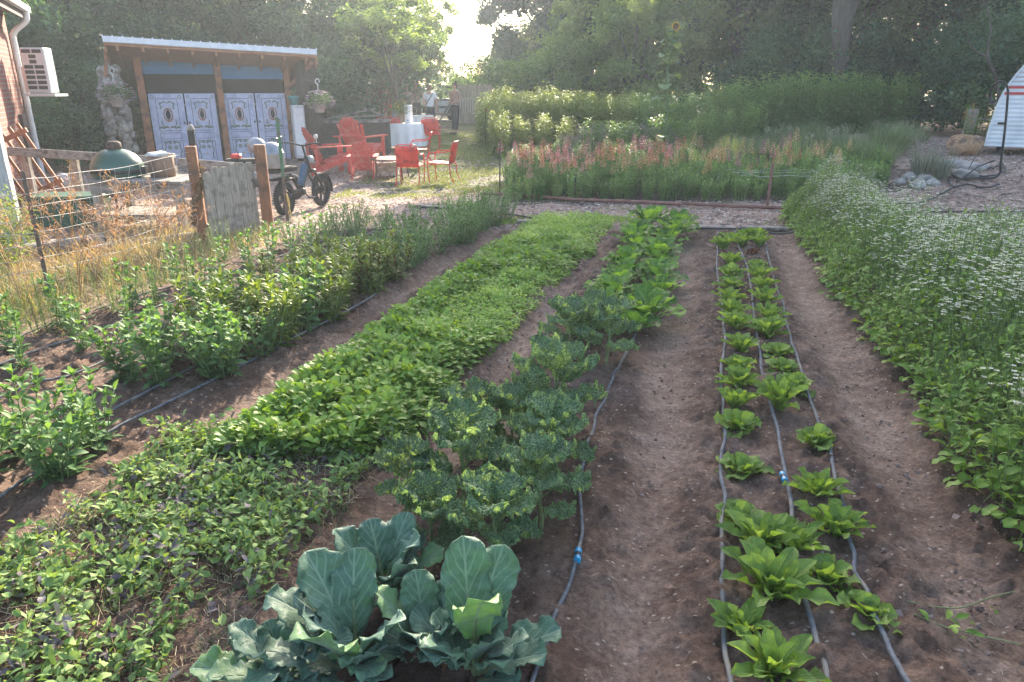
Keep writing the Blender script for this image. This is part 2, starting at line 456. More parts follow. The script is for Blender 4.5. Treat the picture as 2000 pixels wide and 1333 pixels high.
def make_ground():
    xs = axis(-80, 80, -6, 6, .028, -16, 16, .12); ys = axis(-60, 180, .9, 11.5, .03, -3, 34, .12)
    X, Y = np.meshgrid(xs, ys, indexing='ij')
    Z = hh(X, Y); bm = bedmask(X, Y)
    c = X-.25*Y
    soilzone = sstep((c+5.4)/.5)*sstep((4.2-c)/.5)*sstep((10.4-Y)/.8)*sstep((Y+1)/1)
    fine = (fbm(X*9, Y*9, 4, 3)-.5)*.06+(np.abs(fbm(X*20, Y*20, 3, 8)-.5))*.10
    loose = .12+1.0*bm+.5*vnoise(X*.9, Y*.9, 2)
    Z = Z+soilzone*(bm*.045+fine*loose*.9)+(1-soilzone)*((fbm(X*3, Y*3, 3, 5)-.5)*.05+(fbm(X*14, Y*14, 2, 6)-.5)*.012)
    Z = Z+.02*(fbm(X*.7, Y*.7, 2, 9)-.5)*soilzone
    nx, ny = X.shape
    V = np.stack([X, Y, Z], -1).reshape(-1, 3)
    i = (np.arange(nx-1)[:, None]*ny+np.arange(ny-1)[None])
    F = np.stack([i, i+ny, i+ny+1, i+1], -1).reshape(-1, 4)
    cx = (X[:-1, :-1]+X[1:, 1:])/2; cy = (Y[:-1, :-1]+Y[1:, 1:])/2
    nn = (fbm(cx*2.2, cy*2.2, 4, 21)-.5)
    lawn = (cy > 14.2+nn*3) & (cx > -2.7+nn*2.4+.0*cy) & (cx < .3+.03*cy+nn*.6) & (cy < 34)
    lawn |= (cy > 30) & (cx > -12)
    cc = cx-.25*cy
    gard = (cc > -4.95+nn*.9) & (cc < 4.6+nn) & (cy < 9.75+nn*.9+.35*np.clip(-cx-.5, 0, 4)*0) 
    # garden soil runs a little further at the left beds
    gard |= (cc > -4.95+nn*.8) & (cx < .4) & (cy < 10.6+nn*.5)
    farbed = (cy > 11.95+nn*.35) & (cx > -.05+nn*.4) & (cx < 6.4+nn*2+.22*(cy-12)) & (cy < 27)
    bank = (cx < -3.0+.0*cy) & (cc < -4.95+nn*.9) & (cy < 11.2+nn*1.5)
    region = np.zeros(cx.shape, int)            # 0 = wood chips
    region[bank] = 3
    region[lawn] = 2
    region[farbed] = 4
    region[gard] = 1
    far = (cy > 36) | (cx < -14) | (cx > 22) | (cy < -1.5); region[far] = 5
    gm = ground_mats()
    names = {0: 'wood_chip_path', 1: 'garden_soil', 2: 'lawn', 3: 'dry_bank', 4: 'flower_bed_soil', 5: 'ground'}
    bmf = bm.reshape(-1)
    for r, nm in names.items():
        sel = F[(region == r).ravel()]
        if not len(sel): continue
        used, inv = np.unique(sel, return_inverse=True)
        me_o = np_mesh(nm, V[used], inv.reshape(-1, 4), True, None, bmf[used], None, [gm[r]])
        prop(me_o, kind='structure')
def ground_mats():
    def soil(name, dark, midc, light, chipc, chipamt, reg=0):
        m, nt, out, N, L = newmat(name)
        g = N('NewGeometry'); at = N('Attribute', attribute_name='rnd')
        n1 = N('TexNoise', {'Vector': g.outputs['Position'], 'Scale': 1.3, 'Detail': 6, 'Roughness': .6})
        n2 = N('TexNoise', {'Vector': g.outputs['Position'], 'Scale': 42, 'Detail': 7, 'Roughness': .75})
        n3 = N('TexNoise', {'Vector': g.outputs['Position'], 'Scale': 9, 'Detail': 5, 'Roughness': .65})
        ad = N('Math', {0: n1.outputs['Fac'], 1: .5, 2: N('Math', {0: n3.outputs['Fac'], 1: .5}, operation='MULTIPLY').outputs[0]}, operation='MULTIPLY_ADD').outputs[0]
        dk = N('Math', {0: at.outputs['Fac'], 1: -.13, 2: ad}, operation='MULTIPLY_ADD').outputs[0]
        col = ramp(N, dk, [(.33, dark), (.48, midc), (.62, light)])
        mul = N('MapRange', {'Value': n2.outputs['Fac'], 'From Min': .3, 'From Max': .7, 'To Min': .45, 'To Max': 1.55}).outputs[0]
        col = N('HueSaturation', {'Color': col, 'Value': mul}).outputs[0]
        if chipamt:
            vo = N('TexVoronoi', {'Vector': N('Mapping', {'Vector': g.outputs['Position'], 'Scale': (1, 1.7, 1), 'Rotation': (0, 0, .6)}).outputs[0], 'Scale': 55, 'Randomness': 1}, feature='F1')
            rc = N('SeparateColor', {'Color': vo.outputs['Color']}).outputs[0]
            sh = N('Math', {0: vo.outputs['Distance'], 1: .45}, operation='LESS_THAN').outputs[0]
            f = N('Math', {0: N('Math', {0: rc, 1: 1-chipamt}, operation='GREATER_THAN').outputs[0], 1: sh}, operation='MULTIPLY').outputs[0]
            col = N('MixRGB', {'Fac': f, 'Color1': col, 'Color2': c4(chipc)}).outputs[0]
        b = N('BsdfPrincipled', {'Base Color': col, 'Roughness': .92, 'Specular IOR Level': .2})
        b1 = N('Bump', {'Strength': .9, 'Distance': .018, 'Height': n2.outputs['Fac']})
        b2 = N('Bump', {'Strength': .6, 'Distance': .05, 'Height': n3.outputs['Fac'], 'Normal': b1.outputs[0]})
        L(b2.outputs[0], b.inputs['Normal']); L(b.outputs[0], out.inputs['Surface'])
        return m
    return {0: soil('chips', (.17, .105, .08), (.29, .19, .15), (.40, .28, .225), (.54, .41, .32), .35),
            1: soil('soil', (.11, .067, .049), (.205, .138, .106), (.31, .225, .18), (.38, .30, .24), .035),
            2: soil('lawn_ground', (.055, .065, .02), (.10, .12, .035), (.19, .17, .07), (.3, .24, .13), .15),
            3: soil('bank', (.11, .085, .05), (.22, .16, .10), (.34, .26, .16), (.5, .4, .27), .3),
            4: soil('bed_far', (.05, .038, .03), (.10, .075, .055), (.15, .11, .08), (.3, .24, .2), .08),
            5: soil('earth', (.05, .045, .02), (.09, .08, .035), (.14, .11, .06), (.2, .16, .1), .1)}
make_ground()

# ---- loose stuff on the ground: clods, chips, straw
def scatter_ground(n, inside, seed, zoff=0):
    rs = np.random.RandomState(seed); out = []
    x0, x1, y0, y1, f = inside; tot = 0
    while tot < n:
        x = rs.uniform(x0, x1, n); y = y0+(y1-y0)*rs.rand(n)**1.5; k = f(x, y); out.append(np.stack([x[k], y[k]], -1)); tot += k.sum()
    p = np.concatenate(out)[:n]; return np.column_stack([p, hh(p[:, 0], p[:, 1])+zoff])
def clod_tpl(seed):
    rs = np.random.RandomState(seed)
    V = np.array([(x, y, z) for x in (-1, 1) for y in (-1, 1) for z in (-1, 1)], float)*.5
    V += rs.uniform(-.22, .22, V.shape); V[:, 2] *= .7
    F = np.array([(0, 1, 3, 2), (4, 6, 7, 5), (0, 4, 5, 1), (2, 3, 7, 6), (0, 2, 6, 4), (1, 5, 7, 3)])
    return V, F, np.zeros((8, 2))
def gz(p):  # approximate micro-relief so that crumbs rest on the surface
    return .028*bedmask(p[:, 0], p[:, 1])
m_clod = leafmat('clods', (.13, .085, .068), (.20, .14, .112), (.30, .22, .18), trans=0, rough=.95, spec=.15)
m_chip = leafmat('chip_bits', (.13, .09, .075), (.32, .24, .20), (.6, .5, .42), trans=0, rough=.85, spec=.2)
fo = Fol()
def gardf(x, y):
    c = x-.25*y; return (c > -4.9) & (c < 3.2) & (np.abs(x) < .8*y+.5)
for k in range(5):
    p = scatter_ground(8000, (-5.5, 5.5, 1.2, 9.6, gardf), 40+k); p[:, 2] += gz(p)+.004
    p = p[(bedmask(p[:, 0], p[:, 1]) > .3) | (RS.rand(len(p)) < .3)]
    s = .006+.012*RS.rand(len(p))**2.5+.02*(RS.rand(len(p)) < .025)*bedmask(p[:,0],p[:,1])
    fo.add(clod_tpl(k), p, RS.rand(len(p))*6, RS.rand(len(p))*2, 0, s, RS.rand(len(p)))
prop(fo.build('soil_crumbs', m_clod, smooth=False), 'brown crumbs and clods of soil strewn over the beds', kind='stuff')
fo = Fol()
def pathf(x, y):
    c = x-.25*y
    return ((y > 9.5) & (y < 12.2)) | ((c < -4.6) & (y > 7)) | ((x < 0) & (y > 9.6) & (y < 19)) | ((x > 4.5) & (y > 9))
for k in range(4):
    p = scatter_ground(9000, (-8, 11, 6, 20, pathf), 60+k); p[:, 2] += .008
    s = np.stack([.012+.02*RS.rand(len(p)), .02+.05*RS.rand(len(p)), .01+0*RS.rand(len(p))], -1)
    fo.add(clod_tpl(10+k), p, RS.rand(len(p))*6, RS.uniform(-.3, .3, len(p)), 0, s, RS.rand(len(p)))
prop(fo.build('wood_chips', m_chip, smooth=False), 'pale shredded wood chips covering the path and yard', kind='stuff')
m_straw = leafmat('straw', (.16, .11, .07), (.38, .28, .17), (.62, .52, .36), trans=.1, rough=.8, spec=.2)
fo = Fol()
p = scatter_ground(2600, (-5.5, 5.5, 1.3, 9.6, gardf), 90); p[:, 2] += gz(p)+.006
a = RS.rand(len(p))*6.28; l = .012+.04*RS.rand(len(p))**2
q = p+np.stack([np.cos(a)*l, np.sin(a)*l, .006*RS.rand(len(p))], -1)
fo.stem(p, q, .0011, .0006, RS.rand(len(p)))
prop(fo.build('straw_bits', m_straw), 'scattered bits of dry straw and root on the soil', kind='stuff')
# ================================================================== the crops
M_LET = leafmat('lettuce_leaf', (.11, .20, .035), (.19, .32, .055), (.34, .47, .10), trans=.45, rough=.48, spec=.35, vein=(.30, .44, .16), vk=1.2)
M_LETR = leafmat('red_lettuce_leaf', (.05, .012, .012), (.11, .025, .02), (.14, .10, .03), trans=.35, rough=.4)
M_KALE = leafmat('kale_leaf', (.22, .37, .18), (.34, .52, .26), (.48, .66, .33), trans=.44, rough=.6, spec=.3, vein=(.26, .38, .22), vk=.8, wax=.15, curl=1)
M_COL = leafmat('collard_leaf', (.085, .165, .11), (.13, .25, .125), (.24, .42, .07), trans=.28, rough=.48, spec=.4, vein=(.25, .36, .25), vk=.9, wax=.3, patch=(.10, .20, .16))
M_CHD = leafmat('chard_leaf', (.05, .14, .03), (.10, .24, .04), (.24, .42, .06), trans=.48, rough=.5, spec=.3, vein=(.2, .34, .10), vk=1)
M_GRN = leafmat('greens_leaf', (.10, .19, .03), (.18, .31, .05), (.31, .44, .09), trans=.42, rough=.5, spec=.35)
M_PALE = leafmat('pale_greens_leaf', (.16, .28, .05), (.26, .42, .08), (.40, .54, .15), trans=.42, rough=.5, spec=.35)
M_MUS = leafmat('mustard_leaf', (.08, .145, .05), (.19, .29, .10), (.40, .48, .21), trans=.3, rough=.75, spec=.12)
M_PUR = leafmat('purple_mustard_leaf', (.06, .045, .055), (.12, .10, .11), (.24, .22, .22), trans=.2, rough=.8, spec=.12)
M_ZIN = leafmat('zinnia_leaf', (.06, .13, .05), (.10, .20, .075), (.19, .31, .11), trans=.36, rough=.62, spec=.22)
M_AMA = leafmat('celosia_leaf', (.06, .11, .02), (.13, .20, .03), (.24, .30, .05), trans=.38, rough=.5, spec=.35)
M_RED = leafmat('celosia_plume', (.06, .018, .012), (.12, .03, .02), (.16, .07, .03), trans=.2, rough=.8)
M_STEM = leafmat('green_stem', (.10, .16, .05), (.18, .26, .09), (.30, .38, .16), trans=.1, rough=.5)
M_PSTEM = leafmat('pale_stem', (.20, .24, .11), (.34, .38, .20), (.50, .52, .34), trans=.1, rough=.5)
M_ORST = leafmat('orange_stem', (.45, .12, .02), (.6, .25, .04), (.55, .5, .2), trans=.1, rough=.4)
M_WHT = leafmat('white_petal', (.58, .56, .40), (.74, .72, .56), (.82, .78, .68), trans=.3, rough=.6, tint=(1, 1, .9))
M_YEL = leafmat('yellow_petal', (.6, .30, .02), (.75, .5, .05), (.8, .65, .12), trans=.3, rough=.6, tint=(1, .9, .4))
U = lambda a, b, n=None: RS.uniform(a, b, n)

def rosette(tpls, n, r0, a_out, a_in, sc0, sc1, rn=(.2, .9), h=0, seed=0, fol=None, c=(0, 0, 0)):
    """leaves spiralling round a heart; tpls grow from elevation a0 = 0.9"""
    rs = np.random.RandomState(seed); f = fol or Fol()
    for i in range(n):
        t = i/(n-1)                       # 0 = outermost
        az = i*2.39996+rs.uniform(-.25, .25)
        tp = tpls[rs.randint(len(tpls))]
        el = a_out+(a_in-a_out)*t+rs.uniform(-.12, .12)
        r = r0*(1-t)
        loc = (c[0]-math.sin(az)*r*-1*-1, c[1]+math.cos(az)*r, c[2]+h*t)
        f.add(tp, [loc], az, el-.9, rs.uniform(-.2, .2), (sc0+(sc1-sc0)*t)*rs.uniform(.88, 1.12), rs.uniform(*rn))
    return f
# ---- lettuces -----------------------------------------------------------
lt = [leaf(.18, .062, pf(.9, .65), 10, 7, .9, .8, .55, pet=.0, petw=.25, ruf=.008, nruf=3, seed=k, side=U(-.1, .1)) for k in range(6)]
ltr = [leaf(.16, .10, pf(1.0, .4), 9, 9, .9, .6, .3, petw=.3, ruf=.014, nruf=4, seed=k+20) for k in range(5)]
LV = []
for k in range(6):
    t = T('lettuce', 'x', 'lettuce')
    rosette(lt, 20+k % 3*2, .022, .75+.12*(k%2), 1.52, 1.0, .75, (.05, 1.0), seed=k).build('leaves', M_LET, t)
    rosette(lt[:2], 5, .01, 1.2, 1.5, .55, .4, (.7, 1), seed=k+9).build('heart', M_LET, t)
    LV.append(t)
for k in range(2):
    t = T('lettuce', 'x', 'lettuce')
    rosette(ltr, 16, .02, .55, 1.4, 1.0, .7, seed=k+30).build('leaves', M_LET, t)
    rosette(ltr[:2], 4, .01, 1.2, 1.5, .6, .5, (.7, 1), seed=k+39).build('heart', M_LET, t)
    LV.append(t)
RV = []
for k in range(1):
    t = T('lettuce', 'x', 'lettuce')
    rosette(ltr, 13, .02, .4, 1.3, .9, .6, seed=k+50).build('leaves', M_LETR, t); RV.append(t)
used = set()
def lett(px, py, label, s=1., *a, **k):
    return lett_(px, py, label, s*1.07, *a, **k)
def lett_(px, py, label, s=1., v=None, red=False):
    pool = RV if red else LV
    v = random.randrange(6) if v is None else v
    v = 0 if red else v
    p = G(px, py, .0); p.z += .035
    src = pool[v]; key = (red, v)
    if key not in used:
        used.add(key); place(src, p, random.random()*6, s, label, 'lettuces along the drip lines')
    else: dup(src, p, random.random()*6, (s*random.uniform(.9, 1.1), s*random.uniform(.9, 1.1), s*random.uniform(1.0, 1.4)), label, 'lettuces along the drip lines', rot=(random.uniform(-.14, .14), random.uniform(-.14, .14), random.random()*6))
ORD = ['nearest', 'second', 'third', 'fourth', 'fifth', 'sixth', 'seventh', 'eighth', 'ninth', 'tenth', 'eleventh', 'twelfth', 'thirteenth', 'fourteenth', 'fifteenth', 'sixteenth', 'seventeenth', 'eighteenth', 'nineteenth', 'twentieth']
Lrow = [(1505, 1345, .95, 3), (1450, 1262, .72, 1), (1500, 1182, 1.15, 0), (1482, 1092, 1.05, 2), (1436, 1035, .75, 6), (1448, 940, .82, 7), (1438, 855, .9, 6), (1432, 815, .8, 1), (1442, 770, .85, 2), (1440, 738, .85, 7), (1446, 700, .95, 5), (1434, 655, .95, 3), (1428, 628, .85, 0), (1424, 602, .85, 2), (1426, 575, .9, 4), (1424, 550, .9, 6), (1426, 528, .85, 0)]
for i, (x, y, s, v) in enumerate(Lrow):
    lett(x, y, f'green lettuce, {ORD[i]} in the left lettuce row, counted from the near end' if i else 'green lettuce cut by the bottom edge between left and middle drip lines', s, v)
Rrow = [(1683, 1228, .62, 7), (1610, 1160, .85, 6), (1548, 1098, .8, 1), (1622, 1062, .85, 4), (1592, 990, .85, 0), (1590, 885, .8, 6), (1520, 812, 1.0, 3), (1548, 780, .9, 7), (1528, 738, .8, 7), (1518, 705, .75, 6), (1500, 668, .95, 2), (1500, 636, .9, 4), (1494, 606, .95, 5), (1488, 580, .85, 1), (1482, 556, .85, 3), (1478, 532, .85, 6)]
for i, (x, y, s, v) in enumerate(Rrow):
    lett(x, y, f'green lettuce, {ORD[i]} in the right lettuce row, counted from the near end', s, v)
lett(1416, 510, 'dark red lettuce near the far end of the left lettuce row', .7, 0, True)
lett(1470, 506, 'dark red lettuce near the far end of the right lettuce row', .7, 0, True)
for i, (x, y) in enumerate([(1414, 496), (1448, 490), (1482, 492), (1425, 480), (1452, 476), (1476, 478)]):
    lett(x, y, ['green lettuce just beyond the left red lettuce', 'green lettuce in the middle just beyond the red lettuces', 'green lettuce just beyond the right red lettuce', 'farthest green lettuce of the left row by the wood chip path', 'farthest green lettuce on the middle drip line by the path', 'farthest green lettuce of the right row by the wood chip path'][i], .9)

# ---- collards -----------------------------------------------------------
ct = []
for k in range(7):
    ct.append(leaf(U(.31, .37), U(.155, .19), lambda t: np.clip(t, 0, 1)**.5*np.clip(1-t, 0, 1)**.38/.535*(1-.045*np.sin(t*21+k)-.03*np.sin(t*47+2*k)), 30, 19, .9, U(.25, .55), U(.1, .3), pet=.16, petw=.06, ruf=.018, nruf=2.7, seed=k+2, side=U(-.07, .07)))
def petioles(f, rs, items, r=.006, mi=0): pass
def collard(seed, n, lab, px, py, s=1, spec=()):
    t = T('collard_plant', lab, 'collard plant', G(px, py), random.random()*.1, 'big leaved collards at the near end', s)
    rq = np.random.RandomState(seed+5)
    for i, (az, el, sc, h, rn) in enumerate(list(spec)+[(rq.rand()*6.28, rq.uniform(.6, 1.25), rq.uniform(.5, .75), rq.uniform(.03, .14), rq.rand()*.6) for _ in range(9)]):
        f = Fol(); f.add(ct[(i*3+seed) % 7], [(-math.sin(az)*.02, math.cos(az)*.02, h)], az, el-.9, 0, sc, rn)
        o = f.build('leaf', M_COL, t); sd = o.modifiers.new('thick', 'SOLIDIFY'); sd.thickness = .0015
        V = f.V[0].reshape(30, 19, 3); mid = V[:17, 9]
        b = MB().tube([tuple(v+np.array([0, 0, -.003])) for v in mid[::3]], [.0075, .0065, .0055, .0045, .0035, .002], 6); b.build('midrib', M_PSTEM, o)
    MB().tube([(0, 0, -.05), (.005, 0, .05), (0, .005, max(.08, max(x[3] for x in spec)))], [.016, .014, .010], 8).build('stem', M_PSTEM, t)
    return t
# spec: azimuth (0 = away from camera, +pi/2 = left), elevation, scale, height on stem, tone
collard(0, 0, 'large blue-green collard plant at the bottom, touching its neighbour on the mustard side', 700, 1330, 1,
        [(1.9, .75, .85, .04, .25), (1.45, 1.0, .95, .10, .3), (.9, 1.15, 1.0, .12, .35), (2.7, 1.15, 1.0, .06, .75), (3.5, 1.1, .7, .05, .5), (.2, 1.2, .85, .12, .3), (1.7, .35, .8, .03, .55), (2.2, 1.25, .75, .1, .3), (4.1, 1.2, .8, .09, .35), (2.4, .5, .9, .02, .1), (3.0, .75, .75, .02, .3)])
collard(2, 0, 'blue-green collard plant standing behind the other two collards', 755, 1205, 1,
        [(1.2, 1.05, .78, .12, .3), (.4, 1.2, .72, .14, .1), (5.9, 1.1, .7, .14, .25), (2.4, 1.2, .78, .10, .95), (3.9, 1.2, .7, .10, .3), (5.0, .85, .7, .10, .7), (1.9, .6, .6, .06, .1), (4.6, 1.2, .65, .16, .4)])
collard(4, 0, 'collard plant with one leaf painted backlit yellow-green beside the black drip line', 925, 1335, 1,
        [(.25, 1.38, .98, .12, .45), (5.75, 1.22, .95, .12, .5), (3.3, 1.42, .85, .16, 1.0), (4.9, .5, .85, .05, .4), (4.4, .75, .75, .04, .3), (3.9, .65, .6, .03, .35), (1.1, .8, .7, .06, .2), (3.0, .6, .6, .03, .3), (2.3, 1.0, .72, .08, .3), (5.3, .25, .8, .03, .25)])  # full-tone leaf: backlit glow painted as yellow-green colour
collard(5, 0, 'small blue-green collard plant squeezed between the two largest collards', 835, 1300, .8,
        [(.3, 1.25, .9, .12, .4), (5.6, 1.1, .85, .1, .2), (1.4, 1.1, .85, .1, .7), (2.8, 1.2, .8, .08, .3), (3.6, .9, .8, .06, .55), (4.6, 1.0, .8, .08, .35)])
collard(6, 0, 'low collard plant with a broad green leaf at the very bottom edge, mustard side', 560, 1345, .9,
        [(1.6, .45, .9, .03, .75), (2.3, .8, .8, .05, .6), (1.0, .6, .75, .05, .3), (3.2, .9, .7, .05, .2)])
# ---- kale ---------------------------------------------------------------
kt = [kaleleaf(U(.26, .32), U(.15, .2), seed=k, a0=.9, bend=U(.9, 1.5), amp=U(.020, .026)) for k in range(6)]
KV = []
for k in range(3):
    t = T('kale_plant', 'x', 'kale plant'); rs = np.random.RandomState(k+70)
    H = .34; f = Fol(); st = Fol(); n = 12
    for i in range(n):
        az = i*2.39996+k; q = i/(n-1); h = .12+q*(H-.10); el = .60+.75*q+rs.uniform(-.1, .1)
        f.add(kt[rs.randint(6)], [(0, 0, h)], az, el-.9, 0, (.82+.25*math.sin(q*3))*.95, rs.uniform(.1, .95))
    f.build('leaves', M_KALE, t)
    MB().tube([(0, 0, -.04), (.01, .0, .09), (-.008, .006, .2), (0, 0, H)], [.014, .012, .011, .009], 8).build('stalk', M_PSTEM, t)
    KV.append(t)
kl = [(1085, 865, 1.12, 'large curly kale plant with a broad head, just before the chard patch'), (918, 905, .82, 'curly kale plant with a pale bare stalk at the mustard side of the kale patch'), (1075, 965, .92, 'curly kale plant leaning toward the black drip line, third from the collards'),
      (905, 1005, .98, 'dark curly kale plant with heaped crinkled leaves above the collards'), (1055, 1052, .88, 'tall thin stalked curly kale plant on bare soil by the drip line'), (965, 1135, .85, 'curly kale plant between the tall stalked kale and the collards'), (845, 1115, .75, 'small curly kale plant tucked right behind the middle collard'),
      (1185, 728, 1.0, 'curly kale plant at the near end of the chard row beside the drip line'), (1112, 715, .92, 'curly kale plant at the near end of the chard row on the greens side'), (1150, 690, .85, 'curly kale plant rising between two others under the first chard leaves'), (800, 1010, .7, 'low curly kale plant at the edge of the mustard path'), (1000, 905, .8, 'curly kale plant in the middle of the kale patch')]
for i, (x, y, s, l) in enumerate(kl):
    p = G(x, y); p.z += .03
    if i < 3: place(KV[i], p, i*2., s*.9, l, 'curly kale plants')
    else: dup(KV[i % 3], p, random.random()*6, s*.9, l, 'curly kale plants')
# ---- chard --------------------------------------------------------------
cht = [leaf(U(.30, .36), U(.13, .17), lambda t: np.clip(t, 0, 1)**.55*np.clip(1-t, 0, 1)**.45/.5, 17, 11, .9, U(.5, 1.1), .2, pet=.4, petw=.07, ruf=.016, nruf=4, seed=k+3, side=U(-.08, .08)) for k in range(7)]
CV = []
for k in range(4):
    t = T('chard_plant', 'x', 'chard plant'); rs = np.random.RandomState(k+170); f = Fol(); s2 = Fol()
    for i in range(15):
        az = i*2.39996; q = i/14; el = .6+.8*q+rs.uniform(-.12, .12); v = rs.randint(7); sc = 1.05-.25*q
        f.add(cht[v], [(0, 0, .01)], az, el-.9, 0, sc, rs.uniform(0, 1))
        Lp = .13*sc; d = np.array([-math.sin(az)*math.cos(el), math.cos(az)*math.cos(el), math.sin(el)])
        s2.stem([(0, 0, 0)], [d*Lp], .006, .004, rs.rand(), 0, 5)
    f.build('leaves', M_CHD, t); s2.build('stalks', M_ORST if k == 1 else M_PSTEM, t); CV.append(t)
rs = np.random.RandomState(5); spots = []
for y in np.arange(5.1, 9.5, .36):
    for c in (-.66, -.3):
        spots.append((.25*y+c+rs.uniform(-.06, .06)+.02*(y-5), y+rs.uniform(-.1, .1)))
for i, (x, y) in enumerate(spots):
    n = len(spots)//2; r = i//2; side = 'greens side' if i % 2 == 0 else 'lettuce side'
    s = (.78 if i % 3 else .95)*(1.35 if r == n-1 else (1.12 if r > n-4 else 1))
    lab = f'glossy chard plant on the {side}, {ORD[r]} from the kale end of its row' if r < n-1 else f'tall glossy chard plant at the far end of the chard row, {side}'
    if i < 4: place(CV[i], OG(x, y)+Vector((0, 0, .03)), rs.rand()*6, s, lab, 'chard plants')
    else: dup(CV[i % 4], OG(x, y)+Vector((0, 0, .03)), rs.rand()*6, s, lab, 'chard plants')

# ---- broad strip of baby greens ----------------------------------------
gt = [leaf(.085, .036, pf(1.3, .55), 6, 4, .95, U(.5, 1.3), .3, pet=.3, petw=.1, ruf=.003, seed=k) for k in range(5)]
pt = [leaf(.085, .034, pf(1.2, .6), 6, 4, .95, U(.6, 1.5), .3, pet=.25, petw=.08, ruf=.006, lobes=.55, nl=2.5, seed=k) for k in range(5)]
fine = [leaf(.06, .016, pf(.8, .8), 4, 2, .95, U(.4, 1.2), .2, seed=k) for k in range(3)]
def cpatch(n, c0, c1, y0, y1, seed, edge=.08):
    rs = np.random.RandomState(seed); y = rs.uniform(y0, y1, n); f0 = c0(y) if callable(c0) else c0; f1 = c1(y) if callable(c1) else c1
    u = rs.rand(n); c = f0+(f1-f0)*u+(fbm(y*2.3, u*0, 3, seed)-.5)*edge*2*np.sign(u-.5)
    x = c+.25*y; d = np.minimum(u, 1-u)
    return x, y, u, np.clip(d/.18, 0, 1), rs
def greens(n, c0, c1, y0, y1, seed, tpls, H, mats, name, lab, mi=None, sc=(.8, 1.25), rng=(0, 1), near=None, up=.1):
    x, y, u, d, rs = cpatch(n, c0, c1, y0, y1, seed)
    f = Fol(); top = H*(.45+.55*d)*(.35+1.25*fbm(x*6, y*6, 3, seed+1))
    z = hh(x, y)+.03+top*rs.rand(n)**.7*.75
    kp = (fbm(x*7, y*7, 2, seed+6) > .27) | (rs.rand(n) < .25)
    x, y, z, u, d = x[kp], y[kp], z[kp], u[kp], d[kp]; n = len(x)
    k = rs.randint(len(tpls), size=n)
    out = np.arctan2(-(u-.5)*2, .25)  # leaves at the edge lean outwards
    for j, tp in enumerate(tpls):
        q = k == j; m = q.sum()
        el = rs.uniform(up, 1.45, m)*(.5+.5*d[q])
        az = np.where(rs.rand(m) < .55*(1-d[q]), -np.sign(u[q]-.5)*PI/2+rs.normal(0, .6, m), rs.rand(m)*6.28)
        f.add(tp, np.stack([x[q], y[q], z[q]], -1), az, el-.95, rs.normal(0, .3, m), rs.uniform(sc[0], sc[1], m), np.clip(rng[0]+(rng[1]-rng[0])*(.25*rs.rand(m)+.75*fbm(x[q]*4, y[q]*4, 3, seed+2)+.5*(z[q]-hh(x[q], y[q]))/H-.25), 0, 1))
    o = f.build(name, mats); prop(o, lab, None, None, 'stuff'); return o
rE = lambda y: -1.48+.45*np.clip((y-4)/5, 0, 1)+.05
lE = lambda y: -2.27+.02*np.clip((y-5)/5, 0, 1)
greens(11500, lambda y: lE(y)-.05, rE, 3.15, 5.0, 1, gt, .20, M_GRN, 'baby_greens', 'dense rounded bright green salad leaves at the near half of the wide bed', sc=(.7, 1.2), rng=(-.3, 1.15), up=.55)
greens(9500, lambda y: lE(y)+.2, lambda y: rE(y)-.02, 4.9, 6.9, 2, pt, .15, M_PALE, 'frilly_greens', 'pale yellow-green frilly salad leaves in the middle of the wide bed', sc=(.5, .85), rng=(-.2, 1.1))
greens(5200, lE, lambda y: lE(y)+.42, 4.9, 7.0, 3, gt, .2, M_GRN, 'baby_greens', 'darker lobed salad leaves along the outer edge of the wide bed', sc=(.8, 1.15), rng=(0, .7))
greens(8000, lE, lambda y: rE(y)-.05, 6.8, 8.3, 4, gt, .19, M_GRN, 'baby_greens', 'band of darker upright salad leaves across the wide bed', sc=(.8, 1.1), rng=(0, .75))
greens(9500, lE, lambda y: rE(y)-.1, 8.2, 10.2, 5, pt, .14, M_PALE, 'frilly_greens', 'feathery salad leaves painted sunlit bright at the far end of the wide bed', sc=(.5, .85), rng=(-.2, 1.1))  # partial sunlight on the far end is put into the paler leaf colour
